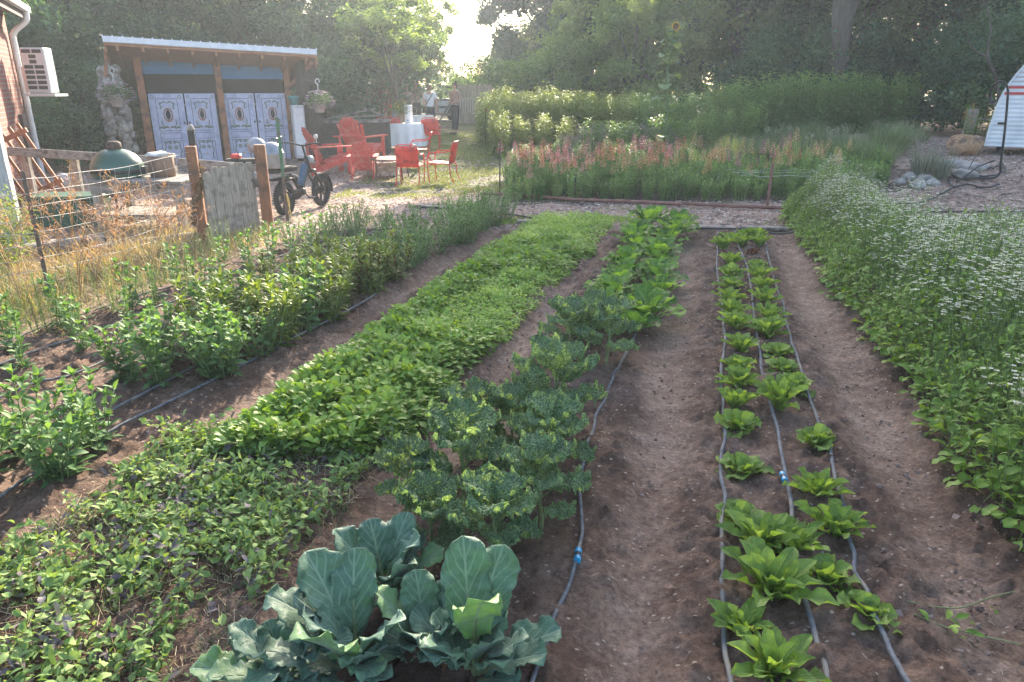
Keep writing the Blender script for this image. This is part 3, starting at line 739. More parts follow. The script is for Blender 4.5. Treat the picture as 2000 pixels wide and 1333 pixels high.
# ---- cut mustard patch --------------------------------------------------
def mustard():
    f = Fol(); lE2 = -2.62; n = 16000
    x, y, u, d, rs = cpatch(n, lE2, -1.40, 1.35, 3.5, 31, .12)
    top = .19*(.05+1.2*fbm(x*4, y*4, 3, 3))
    z = hh(x, y)+.035+top*rs.rand(n)
    keep = (fbm(x*6, y*6, 2, 77) > .37)
    x, y, z, d = x[keep], y[keep], z[keep], d[keep]; n = len(x)
    tl = [leaf(.075, .045, pf(.8, .5), 6, 5, .95, U(.4, 1.4), .3, pet=.25, petw=.08, ruf=.007, nruf=4, lobes=.3, nl=3.5, seed=k) for k in range(5)]
    k = rs.randint(9, size=n)
    for j in range(9):
        q = k == j; m = q.sum(); tp = tl[j % 5] if j < 5 else fine[j % 3]
        lumps = fbm(x[q]*5, y[q]*5, 3, 51)
        mi = 0
        pur = rs.rand(m) < .20*(lumps > .52)+.04
        for who, mm in ((~pur, 0), (pur, 1)):
            w_ = np.where(q)[0][who]; mw = len(w_)
            if mw: f.add(tp, np.stack([x[w_], y[w_], z[w_]], -1), rs.rand(mw)*6.28, rs.uniform(-.5, 1.1, mw)-.6, rs.normal(0, .4, mw), rs.uniform(.3, .85, mw)*(1.2 if j > 4 else 1), np.clip(rs.rand(mw)*.6+lumps[who]*.7-.2, 0, 1), mm)
    m = 7000; x, y, u, d, rs = cpatch(m, lE2, -1.42, 1.35, 3.5, 37, .1)
    h = .02+.05*rs.rand(m); a = rs.rand(m)*6.28; l = rs.rand(m)**2*.07
    p0 = np.stack([x, y, hh(x, y)+.02], -1); p1 = p0+np.stack([np.cos(a)*l, np.sin(a)*l, h], -1)
    f.stem(p0, p1, .0023, .0017, rs.rand(m), 2)
    m = 3600; x, y, u, d, rs = cpatch(m, lE2, -1.42, 1.35, 3.5, 38, .1); a = rs.rand(m)*6.28; l = .02+rs.rand(m)**2*.09; h = rs.rand(m)*.05
    p0 = np.stack([x, y, hh(x, y)+.05+.05*rs.rand(m)], -1); f.stem(p0, p0+np.stack([np.cos(a)*l, np.sin(a)*l, h-.02], -1), .0016, .001, rs.rand(m), 3)
    o = f.build('cut_mustard_patch', [M_MUS, M_PUR, M_PSTEM, m_straw]); prop(o, 'cropped patch of green and purple mustard leaves and pale stubble', kind='stuff')
mustard()
for i, (px, py, s, lb) in enumerate([(430, 985, .95, 'loose upright lettuce standing alone in the cut mustard patch'), (365, 890, .8, 'yellow-green leafy seedling at the far edge of the mustard patch')]):
    dup(LV[6+i], G(px, py)+Vector((0, 0, .03)), 1., s, lb, 'stray lettuces in the mustard patch')

# ---- zinnias and celosia: single plants ---------------------------------
zt = [leaf(.095, .042, pf(.6, .8), 6, 4, .9, U(.5, 1.3), .25, petw=.1, ruf=.002, seed=k) for k in range(4)]
at_ = [leaf(.10, .026, pf(.6, .9), 6, 3, .9, U(.4, 1.2), .25, petw=.1, seed=k) for k in range(4)]
def bush(name, k, stems, H, spread, tpls, m, flower=None, node=.045, lsc=1., plume=False, tw=(.3, .95)):
    t = T(name, 'x', name.replace('_', ' ')); rs = np.random.RandomState(k*7+3); f = Fol(); st = Fol(); fl = Fol()
    for i in range(stems):
        a = rs.rand()*6.28; r = spread*math.sqrt(rs.rand()); h = H*rs.uniform(.7, 1.08)*(1-.25*r/spread)
        b = np.array([math.cos(a)*r*.25, math.sin(a)*r*.25, -.02]); e = np.array([math.cos(a)*r, math.sin(a)*r, h])
        pts = [b+(e-b)*q+np.array([0, 0, .25*h*math.sin(q*PI)*r/spread*.5]) for q in np.linspace(0, 1, 4)]
        for p, q in zip(pts[:-1], pts[1:]): st.stem([p], [q], .0035, .0028, rs.rand(), 0, 4)
        nn = int(h/node); a0 = rs.rand()*6
        for j in range(1, nn+1):
            q = j/nn; p = b+(e-b)*q+np.array([0, 0, .25*h*math.sin(q*PI)*r/spread*.5]); size = (1.05-.55*q)*lsc if q < .9 else .6*lsc
            for s_ in range(2 if q < .85 else 5):
                az = a0+j*PI/2+s_*(PI if q < .85 else 1.26)+rs.normal(0, .2)
                f.add(tpls[rs.randint(len(tpls))], [p], az, rs.uniform(-.1, .7)+.5*q-.9+.2, rs.normal(0, .2), size*rs.uniform(.8, 1.2), np.clip(rs.uniform(0, .6)+.45*q, 0, 1))
        if plume:
            for q in np.linspace(.55, 1.0, 22):
                p = b+(e-b)*q; f.add(tpls[0], [p], rs.rand()*6, rs.uniform(0, .6), 0, .35, .5, 1)
        if flower and i < flower:
            fl.add(leaf(.022, .010, pf(.5, .5), 3, 3, .2, .1, .1), np.repeat([e+np.array([0, 0, .012])], 14, 0), np.arange(14)*.449, 0, 0, 1, rs.rand(14))
    st.build('stems', M_STEM, t); f.build('leaves', [m, M_RED], t)
    if flower: fl.build('flower_head', M_YEL, t)
    return t
ZV = [bush('zinnia_plant', k, 10+k % 3, .43, .21, zt, M_ZIN, 1 if k == 0 else None, lsc=1.0) for k in range(4)]
ZT = [bush('zinnia_plant', k+10, 4, .42, .11, zt, M_ZIN, None, node=.05, lsc=.95) for k in range(3)]
AV = [bush('celosia_plant', k+20, 9, .43, .18, at_, M_AMA, None, node=.032, lsc=1.1, plume=(k == 0)) for k in range(3)]
EV = [bush('aster_plant', k+30, 14, .40, .20, [leaf(.055, .018, pf(.5, .8), 4, 3, .9, 1., .2, seed=j) for j in range(3)], M_ZIN, None, node=.026, lsc=1.0) for k in range(3)]
first = {}
def put(V, x, y, rz, s, lab, grp):
    k = random.randrange(len(V)); t = V[k]; p = OG(x, y)+Vector((0, 0, .03))
    if id(t) not in first: first[id(t)] = 1; return place(t, p, rz, s, lab, grp)
    return dup(t, p, rz, s, lab, grp)
rs = np.random.RandomState(8)
# dense bed nearer to us
for y in np.arange(1.9, 10.4, .225):
    for c in (-3.48, -3.2, -2.92):
        cc = c+rs.uniform(-.08, .08)+.02*(y-4); yy = y+rs.uniform(-.09, .09); x = .25*yy+cc
        if 3.4 < yy < 3.98 : continue
        if yy < 2.9 and c > -3.0: continue
        if yy < 3.5: put(ZV, x-.03, yy, rs.rand()*6, rs.uniform(.9, 1.15), 'bushy zinnia plant in the clump cut by the side of the picture', 'zinnias in the near clump'); continue
        if yy < 4.7: put(ZV, x, yy, rs.rand()*6, rs.uniform(.9, 1.1), 'dark green zinnia plant beyond the bare gap over the drip lines', 'zinnias beyond the gap')
        elif yy < 5.6: put(AV if rs.rand() < .6 else ZV, x, yy, rs.rand()*6, rs.uniform(1.0, 1.25), 'reddish tinged leafy plant among the zinnias', 'red tinged plants among the zinnias')
        elif yy < 6.9: put(AV, x, yy, rs.rand()*6, rs.uniform(.95, 1.2), 'narrow leaved bright green celosia plant with russet plumes', 'celosias')
        elif yy < 8.2: put(EV, x, yy, rs.rand()*6, rs.uniform(.9, 1.15), 'fine leaved grey-green plant halfway along the flower bed', 'fine leaved plants midway')
        else:
            if rs.rand() < .2: continue
            put(EV, x+.1, yy, rs.rand()*6, rs.uniform(.95, 1.3), 'fine leaved grey-green plant at the far end of the flower bed', 'fine leaved plants at the far end')
# sparse outer bed
for y in np.arange(3.2, 9.6, .30):
    for c in (-4.65, -4.25):
        if rs.rand() < .22: continue
        yy = y+rs.uniform(-.12, .12); x = .25*yy+c+rs.uniform(-.1, .1)+.03*(y-4)
        put(ZT if yy < 8 else EV, x, yy, rs.rand()*6, rs.uniform(.85, 1.25)*(1 if yy < 8 else .9), 'slender young zinnia plant in the sparse outer bed by the fence' if yy < 6 else 'young plant at the far part of the sparse outer bed', 'young plants in the sparse outer bed' if yy < 6 else 'young plants at its far part')
for V in (ZV, ZT, AV, EV):
    for t in V:
        if id(t) not in first:
            place(t, OG(-2.2+.2*len(first), 9.9), 0, .9, 'fine leaved plant at the path end of the flower bed', 'path end plants'); first[id(t)] = 1

# ---- flowering bed at the right -----------------------------------------
def flowerbed():
    rs = np.random.RandomState(99); f = Fol()
    def pts(n, y0=1.3, y1=10.9, pw=1.):
        y = y0+(y1-y0)*rs.rand(n)**pw; wob = (fbm(y*1.7, y*0, 3, 4)-.5)*.32
        c0 = 1.36+wob+np.clip((4-y)/3, 0, 1)*.06; c1 = np.where(y > 8.6, 1.95, 3.5-.35*np.clip(y-6.3, 0, 2.4))
        u = rs.rand(n); c = c0+(c1-c0)*u; x = c+.25*y
        d = np.clip((c-c0)/.4, 0, 1); k = x < .72*y+1.2
        return x[k], y[k], d[k]
    tb = [leaf(.12, .062, pf(.8, .5), 7, 5, .95, U(.6, 1.4), .25, pet=.3, petw=.07, ruf=.006, nruf=3, lobes=.25, nl=2.2, seed=k) for k in range(5)]
    ts = [leaf(.05, .018, pf(.8, .7), 4, 3, .9, 1., .2, seed=k) for k in range(3)]
    Hf = lambda x, y, d: (.22+.42*d)*(.58+.85*fbm(x*2.2, y*2.2, 3, 14))*(1-.5*sstep((y-6.3)/1.8)*sstep((x-.25*y-1.9)/.6))*np.where(y > 8.6, .9, 1)
    x, y, d = pts(15000, pw=1.35); H = Hf(x, y, d)
    z = hh(x, y)+.03+H*.62*rs.rand(len(x))**.8; k = rs.randint(5, size=len(x))
    for j in range(5):
        q = k == j; m = q.sum()
        az = np.where(rs.rand(m) < .6*(1-d[q]), PI/2+rs.normal(0, .7, m), rs.rand(m)*6.28)
        f.add(tb[j], np.stack([x[q], y[q], z[q]], -1), az, rs.uniform(-.1, 1., m)-.95, rs.normal(0, .3, m), rs.uniform(.5, 1.1, m), np.clip(rs.rand(m)*.5+.6*fbm(x[q]*3, y[q]*3, 3, 5)-.05, 0, 1), 0)
    x, y, d = pts(26000); H = Hf(x, y, d); z = hh(x, y)+.05+H*(.35+.7*rs.rand(len(x))); k = rs.randint(3, size=len(x))
    for j in range(3):
        q = k == j; m = q.sum(); f.add(ts[j], np.stack([x[q], y[q], z[q]], -1), rs.rand(m)*6.28, rs.uniform(-.5, 1., m)-.5, 0, rs.uniform(.6, 1.2, m), np.clip(rs.rand(m)*.6+.4*fbm(x[q]*3, y[q]*3, 3, 5), 0, 1), 0)
    x, y, d = pts(6500); H = Hf(x, y, d)
    p0 = np.stack([x, y, hh(x, y)+H*.2], -1); top = p0+np.stack([rs.normal(0, .05, len(x)), rs.normal(0, .05, len(x)), H*rs.uniform(.75, 1.1, len(x))], -1)
    f.stem(p0, top, .0022, .0014, rs.rand(len(x)), 1)
    T4 = leaf(.0145, .0105, pf(.8, .4), 3, 2, .25, .3, .1)
    keep = (rs.rand(len(x)) < np.clip((d-.35)*1.5, .0, 1)) & (fbm(x*2.5, y*2.5, 3, 41) > .37); tp = top[keep]
    for r_ in range(5):        # little sprays of four petalled flowers
        off = tp+np.stack([rs.normal(0, .028, len(tp)), rs.normal(0, .028, len(tp)), -rs.rand(len(tp))*.10+.02], -1)
        big = rs.uniform(.8, 1.5, len(tp))
        f.stem(off-np.array([0, 0, .03]), off, .001, .001, .6, 1)
        for q in range(4): f.add(T4, off, q*PI/2+rs.rand(len(tp))*.4, .1, 0, big, rs.rand(len(tp)), 2)
    o = f.build('flowering_greens_bed', [M_GRN, M_STEM, M_WHT]); prop(o, 'tall thicket of bolted salad greens covered in tiny white flowers', kind='stuff')
flowerbed()
greens(2600, lambda y: 2.2+y*0, lambda y: 3.5+y*0, 8.5, 9.3, 66, gt, .2, M_GRN, 'baby_greens', 'low fresh green patch at the far corner of the flowering bed')

# ---- drip tapes ---------------------------------------------------------
M_TAPE = mat('drip_tape_plastic', (.075, .08, .09), (.15, .155, .17), 30, .75, .2, spec=.2, c3=(.20, .185, .17), s2=6)
M_BLUE = mat('blue_fitting', (.02, .22, .42), (.03, .30, .52), 20, .35)
M_HOSE = mat('black_hose', (.02, .02, .022), (.05, .05, .05), 20, .5)
def smooth(pts, n=6):
    P_ = [Vector(p) for p in pts]; out = []
    for i in range(len(P_)-1):
        a, b, c, d = P_[max(i-1, 0)], P_[i], P_[i+1], P_[min(i+2, len(P_)-1)]
        for j in range(n):
            t = j/n; out.append(.5*((2*b)+(c-a)*t+(2*a-5*b+4*c-d)*t*t+(3*b-a-3*c+d)*t**3))
    out.append(P_[-1]); return out
def tape(name, pix, lab, cat, r=.0075, m=None, wig=.012, grp=None, z=.028, flatk=.7, raise_=.035):
    pts = [G(*p) for p in pix]; pts = smooth(pts, 10); rs = np.random.RandomState(len(pix)*int(abs(pix[0][0])+1) % 9999)
    q = []
    for i, p in enumerate(pts):
        bmv = float(bedmask(np.array([p.x]), np.array([p.y]))[0])
        q.append(Vector((p.x+wig*(vnoise(i*.35, 0., rs.randint(1)+int(pix[0][0])) -.5)*2, p.y, ground(p.x, p.y)+.022+.045*bmv+r+.01*float(vnoise(i*.6, 3., 2)))))
    b = MB().tube(q, r, 8); o = b.build(name, m or M_TAPE); prop(o, lab, cat, grp); return o, q
tape('drip_tape', [(1420, 1420), (1412, 1200), (1408, 1000), (1410, 860), (1408, 740), (1412, 640), (1402, 560), (1400, 480), (1404, 462)], 'grey drip tape along the outer path side of the lettuce bed', 'drip tape', .009, grp='drip tapes')
o, q = tape('drip_tape', [(1620, 1420), (1580, 1260), (1552, 1110), (1530, 960), (1505, 830), (1482, 730), (1470, 640), (1462, 560), (1443, 500), (1436, 464)], 'grey drip tape down the middle of the lettuce bed', 'drip tape', .0095, grp='drip tapes')
tape('drip_tape', [(1790, 1420), (1722, 1290), (1668, 1150), (1640, 1030), (1612, 900), (1572, 780), (1545, 690), (1528, 620), (1505, 540), (1488, 466)], 'grey drip tape on the flowering bed side of the lettuces', 'drip tape', .009, grp='drip tapes')
o, q = tape('drip_tape', [(1020, 1420), (1062, 1310), (1118, 1150), (1130, 1085), (1134, 980), (1150, 880), (1188, 780), (1212, 730), (1255, 640), (1290, 560)], 'dark drip tape with a blue joiner beside the kale and collards', 'drip tape', .008, grp='drip tapes')
def fitting(px, py, lab, m=M_BLUE):
    p = G(px, py, .055); p.z = ground(p.x, p.y)+.085
    t = T('pipe_fitting', lab, 'pipe fitting', p, -.15)
    MB().tube([(0, -.022, 0), (0, .022, 0)], .0125, 12).build('body', M_HOSE, t)
    MB().tube([(0, -.034, 0), (0, -.012, 0)], .0145, 12).tube([(0, .012, 0), (0, .036, 0)], .0145, 12).build('collar', m, t)
fitting(1128, 1098, 'blue and black joiner on the kale drip tape')
fitting(1529, 944, 'teal joiner on the middle drip tape between lettuces')
fitting(330, 1096, 'small blue fitting lying in the mustard stubble')
for i, (a, l) in enumerate([([(-60, 1050), (60, 962), (160, 902), (300, 826), (430, 758), (560, 690), (740, 590)], 'dark drip tape emerging under the zinnias nearest the greens path'), ([(-60, 960), (60, 905), (165, 862), (215, 830), (420, 715), (600, 610), (740, 530), (905, 440)], 'middle drip tape under the dense zinnia bed'), ([(-60, 830), (60, 775), (150, 745), (260, 690), (430, 595), (560, 535), (740, 462), (880, 412)], 'drip tape between the two zinnia beds'),
                            ([(-60, 760), (60, 712), (210, 660), (330, 610), (450, 570), (560, 545), (700, 470), (830, 405)], 'pale drip tape through the sparse outer bed'), ([(-60, 715), (80, 650), (250, 600), (400, 560), (530, 522), (640, 480), (740, 440), (800, 410)], 'outermost pale drip tape by the bark bank')]):
    tape('drip_tape', a, l, 'drip tape', .0085, grp='drip tapes')
tape('supply_hose', [(800, 409), (900, 412), (1000, 424), (1060, 434), (1130, 436)], 'black supply hose behind the ends of the zinnia beds', 'hose', .013, M_HOSE)
tape('supply_hose', [(1250, 458), (1320, 454), (1400, 458), (1480, 461), (1560, 464)], 'black supply hose across the far end of the lettuce bed', 'hose', .013, M_HOSE)
# dry fallen leaves and root ends on the soil
M_DRY = leafmat('dry_leaf', (.30, .16, .11), (.42, .27, .20), (.55, .42, .32), trans=.15, rough=.7, spec=.25)
dl = leaf(.06, .045, pf(.6, .4), 6, 5, .1, .3, .5, ruf=.006, seed=4)
D = None
for i, (px, py, s, lb) in enumerate([(1115, 1112, 1.1, 'dry tan leaf under the blue joiner of the kale drip tape'), (1625, 1248, 1.0, 'pinkish dry leaf on the soil before the last lettuce'), (1640, 830, .9, 'curled cream dry leaf on the path beside the flowering bed'), (1390, 862, .8, 'dry curled leaf stalk at the outer edge of the lettuce bed'), (1060, 1300, .9, 'brown dry leaf beneath the collard'), (1500, 1238, .9, 'brown withered leaf between the near lettuces'), (1306, 1162, .6, 'small tan flake of leaf on the bare path')]):
    t = T('fallen_leaf', lb, 'leaf', G(px, py)+Vector((0, 0, .035)), i*1.3, 'dry leaves lying on the soil', s*1.1)
    f = Fol(); f.add(dl, [(0, -.03, 0)], 0, 0, 0, 1, (i*.37) % 1); f.build('blade', M_DRY, t)
    MB().tube([(0, -.055, .002), (0, -.03, .003), (0, .0, .008)], .0012, 5).build('stalk', M_PSTEM, t)

t = T('fallen_vine', 'thin trailing leafy stem lying across the path from the flowering bed', 'vine', G(1960, 1180), 0, None)
o0 = t.location.copy(); vp = [G(*p)-o0+Vector((0, 0, .04)) for p in [(1990, 1170), (1930, 1185), (1870, 1205), (1800, 1200), (1740, 1185), (1690, 1190)]]
MB().tube(smooth(vp), .0028, 5).tube(smooth([G(*p)-o0+Vector((0, 0, .035)) for p in [(1990, 1275), (1900, 1255), (1840, 1240), (1780, 1215)]]), .0025, 5).tube(smooth([G(*p)-o0+Vector((0, 0, .035)) for p in [(1700, 1090), (1715, 1125), (1745, 1135), (1762, 1115)]]), .0025, 5).build('stem', M_PSTEM, t)
f = Fol(); rs = np.random.RandomState(44); q = np.array([tuple(G(px, py)-o0+Vector((0, 0, .05))) for px, py in [(1860, 1230), (1868, 1245), (1880, 1255), (1850, 1215), (1890, 1240), (1845, 1250), (1875, 1270), (1930, 1210), (1790, 1212), (1895, 1262), (1862, 1262)]])
f.add(zt[0], q, rs.rand(len(q))*6, rs.uniform(-.8, .2, len(q)), rs.normal(0, .4, len(q)), rs.uniform(.35, .65, len(q)), rs.rand(len(q))); f.build('leaves', M_GRN, t)
# ================================================================== built things
M_BRN = mat('red_brown_stained_timber', (.20, .075, .035), (.33, .135, .06), 6, .7, .3, stretch=(8, 8, 1), c3=(.13, .06, .035), s2=4)
M_RAF = mat('brown_rafter_timber', (.22, .09, .04), (.36, .17, .08), 6, .7, .3, stretch=(1, 8, 8))
M_GRY = mat('weathered_grey_wood', (.24, .20, .165), (.43, .37, .31), 7, .85, .5, stretch=(7, 7, .6), c3=(.21, .18, .15), s2=9)
M_GRYH = mat('weathered_grey_wood_long', (.17, .145, .125), (.32, .28, .25), 7, .85, .5, stretch=(.6, 7, 7), c3=(.11, .09, .08), s2=7)
M_DOOR = mat('pale_blue_door_paint', (.40, .44, .60), (.50, .54, .70), 12, .6, .1, c3=(.34, .38, .54), s2=5)
M_LINE = mat('dark_blue_door_lines', (.06, .07, .14), (.10, .11, .2), 30, .6)
M_ORN = mat('green_door_ornament', (.08, .12, .09), (.18, .21, .14), 30, .6)
M_GOLD = mat('golden_door_ornament', (.42, .36, .16), (.52, .45, .24), 30, .6)
M_OVAL = mat('red_brown_oval_paint', (.22, .10, .06), (.33, .16, .10), 30, .6)
M_DARK = mat('dark_interior', (.006, .008, .012), (.014, .016, .022), 3, .9)  # near-black: the shed's inner shade is put into the colour
M_TEAL = mat('blue_painted_board', (.025, .12, .25), (.04, .16, .31), 10, .7, .1, stretch=(1, 1, 5))
M_ROOF = mat('pale_metal_roof', (.55, .60, .66), (.66, .70, .75), 8, .5, .1, metal=.1)
M_WHT2 = mat('white_paint', (.62, .63, .64), (.74, .74, .74), 9, .5, .1)
M_WPL = mat('white_plastic', (.46, .45, .43), (.6, .59, .57), 10, .45)
M_BLK = mat('black_metal', (.012, .012, .014), (.03, .03, .032), 15, .45)
M_RUB = mat('tyre_rubber', (.015, .015, .016), (.035, .035, .036), 60, .85, .4)
M_RED = mat('red_painted_metal', (.60, .035, .028), (.72, .06, .045), 12, .42, .1, c3=(.36, .03, .025), s2=8)
M_ADI = mat('faded_red_paint', (.46, .04, .03), (.60, .075, .055), 10, .6, .2, c3=(.55, .14, .11), s2=9)
M_STONE = mat('grey_rough_stone', (.24, .215, .19), (.44, .40, .36), 9, .9, .8, c3=(.18, .17, .16), s2=5)
M_RSTONE = mat('orange_brown_boulder', (.26, .14, .07), (.46, .29, .17), 5, .9, .8, c3=(.17, .10, .07), s2=6)
M_EGG = mat('green_glazed_ceramic', (.015, .065, .045), (.025, .09, .062), 60, .28, .25, spec=.6)
M_GREEN = mat('green_paint', (.03, .13, .06), (.05, .18, .09), 20, .6, c3=(.12, .09, .07), s2=7)
M_RUST = mat('rusty_steel', (.07, .055, .045), (.15, .11, .085), 20, .8, .3)
M_WIRE = mat('galvanised_wire', (.35, .34, .33), (.55, .54, .52), 30, .5, metal=.5)
M_CLOTH = mat('white_tablecloth_cotton', (.74, .74, .72), (.82, .81, .79), 7, .9, .2)
M_HELM = mat('grey_shell', (.22, .23, .25), (.32, .33, .36), 7, .3, metal=.3)
def brickmat():
    m, nt, out, N, L = newmat('red_brick_wall')
    tc = N('TexCoord'); mp = N('Mapping', {'Vector': tc.outputs['Object'], 'Rotation': (PI/2, 0, 0)})
    b = N('TexBrick', {'Vector': mp.outputs[0], 'Color1': (.28, .085, .055, 1), 'Color2': (.19, .06, .045, 1), 'Mortar': (.24, .19, .17, 1), 'Scale': 1, 'Mortar Size': .009, 'Brick Width': .215, 'Row Height': .075})
    nz = N('TexNoise', {'Vector': tc.outputs['Object'], 'Scale': 18, 'Detail': 5})
    col = N('HueSaturation', {'Color': b.outputs[0], 'Value': N('MapRange', {'Value': nz.outputs[0], 'From Min': .3, 'From Max': .7, 'To Min': .6, 'To Max': 1.3}).outputs[0]}).outputs[0]
    p = N('BsdfPrincipled', {'Base Color': col, 'Roughness': .9})
    bn = N('Bump', {'Strength': .7, 'Distance': .01, 'Height': b.outputs[1]}); bn.invert = True
    L(bn.outputs[0], p.inputs['Normal']); L(p.outputs[0], out.inputs[0]); return m
M_BRICK = brickmat()

# ---- the shed -----------------------------------------------------------
A = P(300, 300, 18.4); A.z = ground(A.x, A.y); B = P(572, 316, 19.7)
sd = Vector((B.x-A.x, B.y-A.y, 0)).normalized(); sang = math.atan2(sd.y, sd.x); sn = Vector((-sd.y, sd.x, 0))  # sn points back
shed = T('shed', 'open fronted garden shed with four ornate pale blue doors and white edged roof', 'shed', A, sang)
def SQ(px, py, off=0.):      # local (u, off, z) on the shed's front plane moved back by off
    d = Vector(ray(px, py)); o = Vector((0, 0, CAMH)); p0 = A+sn*off
    t = (p0-o).dot(sn)/d.dot(sn); p = o+d*t-A
    return Vector((p.dot(sd), off, p.z))
zg = -.25
def post(px, pyt, wid, nm='post'):
    q = SQ(px, pyt); q0 = SQ(px+(px-1000)*-.0, pyt)
    MB().box((q.x, 0, (q.z+zg)/2), (wid, wid, q.z-zg), bev=.008).build(nm, M_BRN, shed); return q
pL = post(266, 112, .17); pM = post(421, 112, .15); pR = post(557, 128, .15)
W0, W1 = pL.x, pR.x
zt = SQ(358, 183, .12).z; zb = SQ(568, 318, .12).z
def door(u0, u1, i):
    w = u1-u0; d = bpy.data.objects.new('door', None)
    m = MB().box(((u0+u1)/2, .12, (zt+zb)/2), (w-.02, .05, zt-zb), bev=.006)
    H_ = zt-zb; z = lambda f: zb+f*H_; X = lambda f: u0+f*w; y = .12-.025
    o = m.build('door', M_DOOR, shed)
    fr = MB(); t = .018
    def frame(f0, f1, g0, g1, tk=.014):
        fr.box((X((f0+f1)/2), y-.004, z(g0)), ((f1-f0)*w, .008, tk)).box((X((f0+f1)/2), y-.004, z(g1)), ((f1-f0)*w, .008, tk))
        fr.box((X(f0), y-.004, z((g0+g1)/2)), (tk, .007, (g1-g0)*H_-tk)).box((X(f1), y-.004, z((g0+g1)/2)), (tk, .007, (g1-g0)*H_-tk))
    frame(.2, .8, .50, .93, .012); frame(.2, .8, .39, .47, .010); frame(.2, .8, .06, .36, .012)
    fr.build('panel_lines', M_LINE, o)
    def ring(cx, cz, rx, rz_, wd, n=24, dy=.0, diamond=False):
        vs, fs = [], []
        for k in range(n):
            a = 2*PI*k/n
            for q in (1, 1-wd): vs.append((cx+rx*q*math.cos(a), y-.006-dy, cz+rz_*q*math.sin(a)))
        for k in range(n): fs.append((2*k, 2*((k+1) % n), 2*((k+1) % n)+1, 2*k+1))
        return vs, fs
    cx, cz = X(.5), z(.715); R_ = w*.135
    ov = MB(); ov.add(*ring(cx, cz, R_, R_*1.55, .28)); ov.build('oval_border', M_OVAL, o)
    oval_dark = MB(); n = 20
    oval_dark.add([(cx+R_*.52*math.copysign(abs(math.cos(2*PI*k/n))**1.5, math.cos(2*PI*k/n)), y-.008, cz+R_*1.1*math.sin(2*PI*k/n)) for k in range(n)], [tuple(range(n))])
    oval_dark.build('oval_dark_centre', M_DARK, o)  # flat dark face on the door; nothing is cut through
    g = MB(); gd = MB()
    def curl(pts, r=.010, mb=g):
        mb.tube(smooth([(p[0], y-.006, p[1]) for p in pts], 6), [r*.5]+[r]*(6*(len(pts)-1)-1)+[r*.35], 5)
    for s_ in (-1, 1):
        sx = lambda f: cx+s_*f*w
        curl([(sx(.02), z(.87)), (sx(.08), z(.895)), (sx(.15), z(.875)), (sx(.21), z(.87)), (sx(.17), z(.83)), (sx(.19), z(.79))], .013)
        curl([(sx(.02), z(.545)), (sx(.1), z(.555)), (sx(.17), z(.54)), (sx(.25), z(.55)), (sx(.28), z(.535))], .022)
        curl([(sx(.15), z(.555)), (sx(.2), z(.60)), (sx(.19), z(.64))], .012)
        curl([(sx(.03), z(.345)), (sx(.09), z(.355)), (sx(.16), z(.335)), (sx(.22), z(.34)), (sx(.2), z(.28)), (sx(.24), z(.22)), (sx(.19), z(.16)), (sx(.22), z(.10))], .012)
        g.add(*ring(cx+s_*.085*w, z(.27), w*.06, w*.06, .45)); g.add(*ring(cx+s_*.085*w, z(.27), w*.022, w*.022, .9, 10))
        g.add([(sx(.06)+.03*math.cos(a), y-.006, z(.335)+.022*math.sin(a)) for a in np.linspace(0, 2*PI, 10)[:-1]], [tuple(range(9))])
        for k in range(7):
            a = -1.1+k*.37; r0, r1 = R_*1.35, R_*2.25
            gd.bar((cx+s_*r0*math.cos(a), y-.003, cz+r0*1.1*math.sin(a)), (cx+s_*r1*math.cos(a), y-.003, cz+r1*1.1*math.sin(a)), .012, .005)
    gd.add([(cx+w*.05*p, y-.006, z(.17)+w*.05*q) for p, q in ((0, 1), (.8, .2), (.3, -.6), (-.3, -.6), (-.8, .2))], [(0, 1, 2, 3, 4)])
    for s_ in (.12, .88):
        g.add(*ring(X(s_), z(.955), w*.055, w*.055, .3, 14)); g.bar((X(s_)-.03, y-.006, z(.955)-.02), (X(s_)+.03, y-.006, z(.955)+.02), .012, .005)
    g.build('ornament_marking', M_ORN, o); gd.build('ray_marking', M_GOLD, o)
    hx = X(.93) if i % 2 == 0 else X(.07)
    MB().tube([(hx, y-.02, z(.595)), (hx+(.02 if i % 2 == 0 else -.02), y-.05, z(.6)), (hx, y-.03, z(.62))], .012, 6).box((hx, y-.008, z(.605)), (.04, .015, .06)).build('handle', M_LINE, o)
e = [SQ(x, 240, .12).x for x in (296, 365.5, 427, 437, 502, 565)]
door(e[0], e[1], 0); door(e[1]+.012, e[2], 1); door(e[3], e[4], 2); door(e[4]+.012, e[5], 3)
# back, sides, transoms, header
zr = pL.z; back = 2.2
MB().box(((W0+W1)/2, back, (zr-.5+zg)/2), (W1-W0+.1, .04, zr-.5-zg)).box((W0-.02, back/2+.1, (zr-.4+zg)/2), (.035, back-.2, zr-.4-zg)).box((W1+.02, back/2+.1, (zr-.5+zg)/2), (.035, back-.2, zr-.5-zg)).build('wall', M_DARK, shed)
MB().box(((W0+W1)/2, back/2+.1, zg+.06), (W1-W0, back-.3, .1)).build('floor_deck', M_GRYH, shed)
z1, z2 = SQ(345, 112, .05).z, SQ(345, 145, .05).z; z3 = SQ(490, 155, .05).z; z4 = SQ(490, 122, .05).z
MB().box(((pL.x+pM.x)/2, .06, (z1+z2)/2), (pM.x-pL.x-.17, .03, z1-z2)).build('blue_transom', M_TEAL, shed)
MB().box(((pM.x+pR.x)/2, .06, (z4+z3)/2), (pR.x-pM.x-.16, .03, z4-z3)).build('blue_transom', M_TEAL, shed)
hb0, hb1 = SQ(246, 100, -.1), SQ(600, 122, -.1)
MB().bar(hb0+Vector((0, 0, .02)), hb1+Vector((0, 0, .02)), .06, .16, bev=.006).build('header_beam', M_RAF, shed)
f0, f1 = SQ(200, 77, -.85), SQ(619, 103, -.85)
slope = .30; bk = back+.35
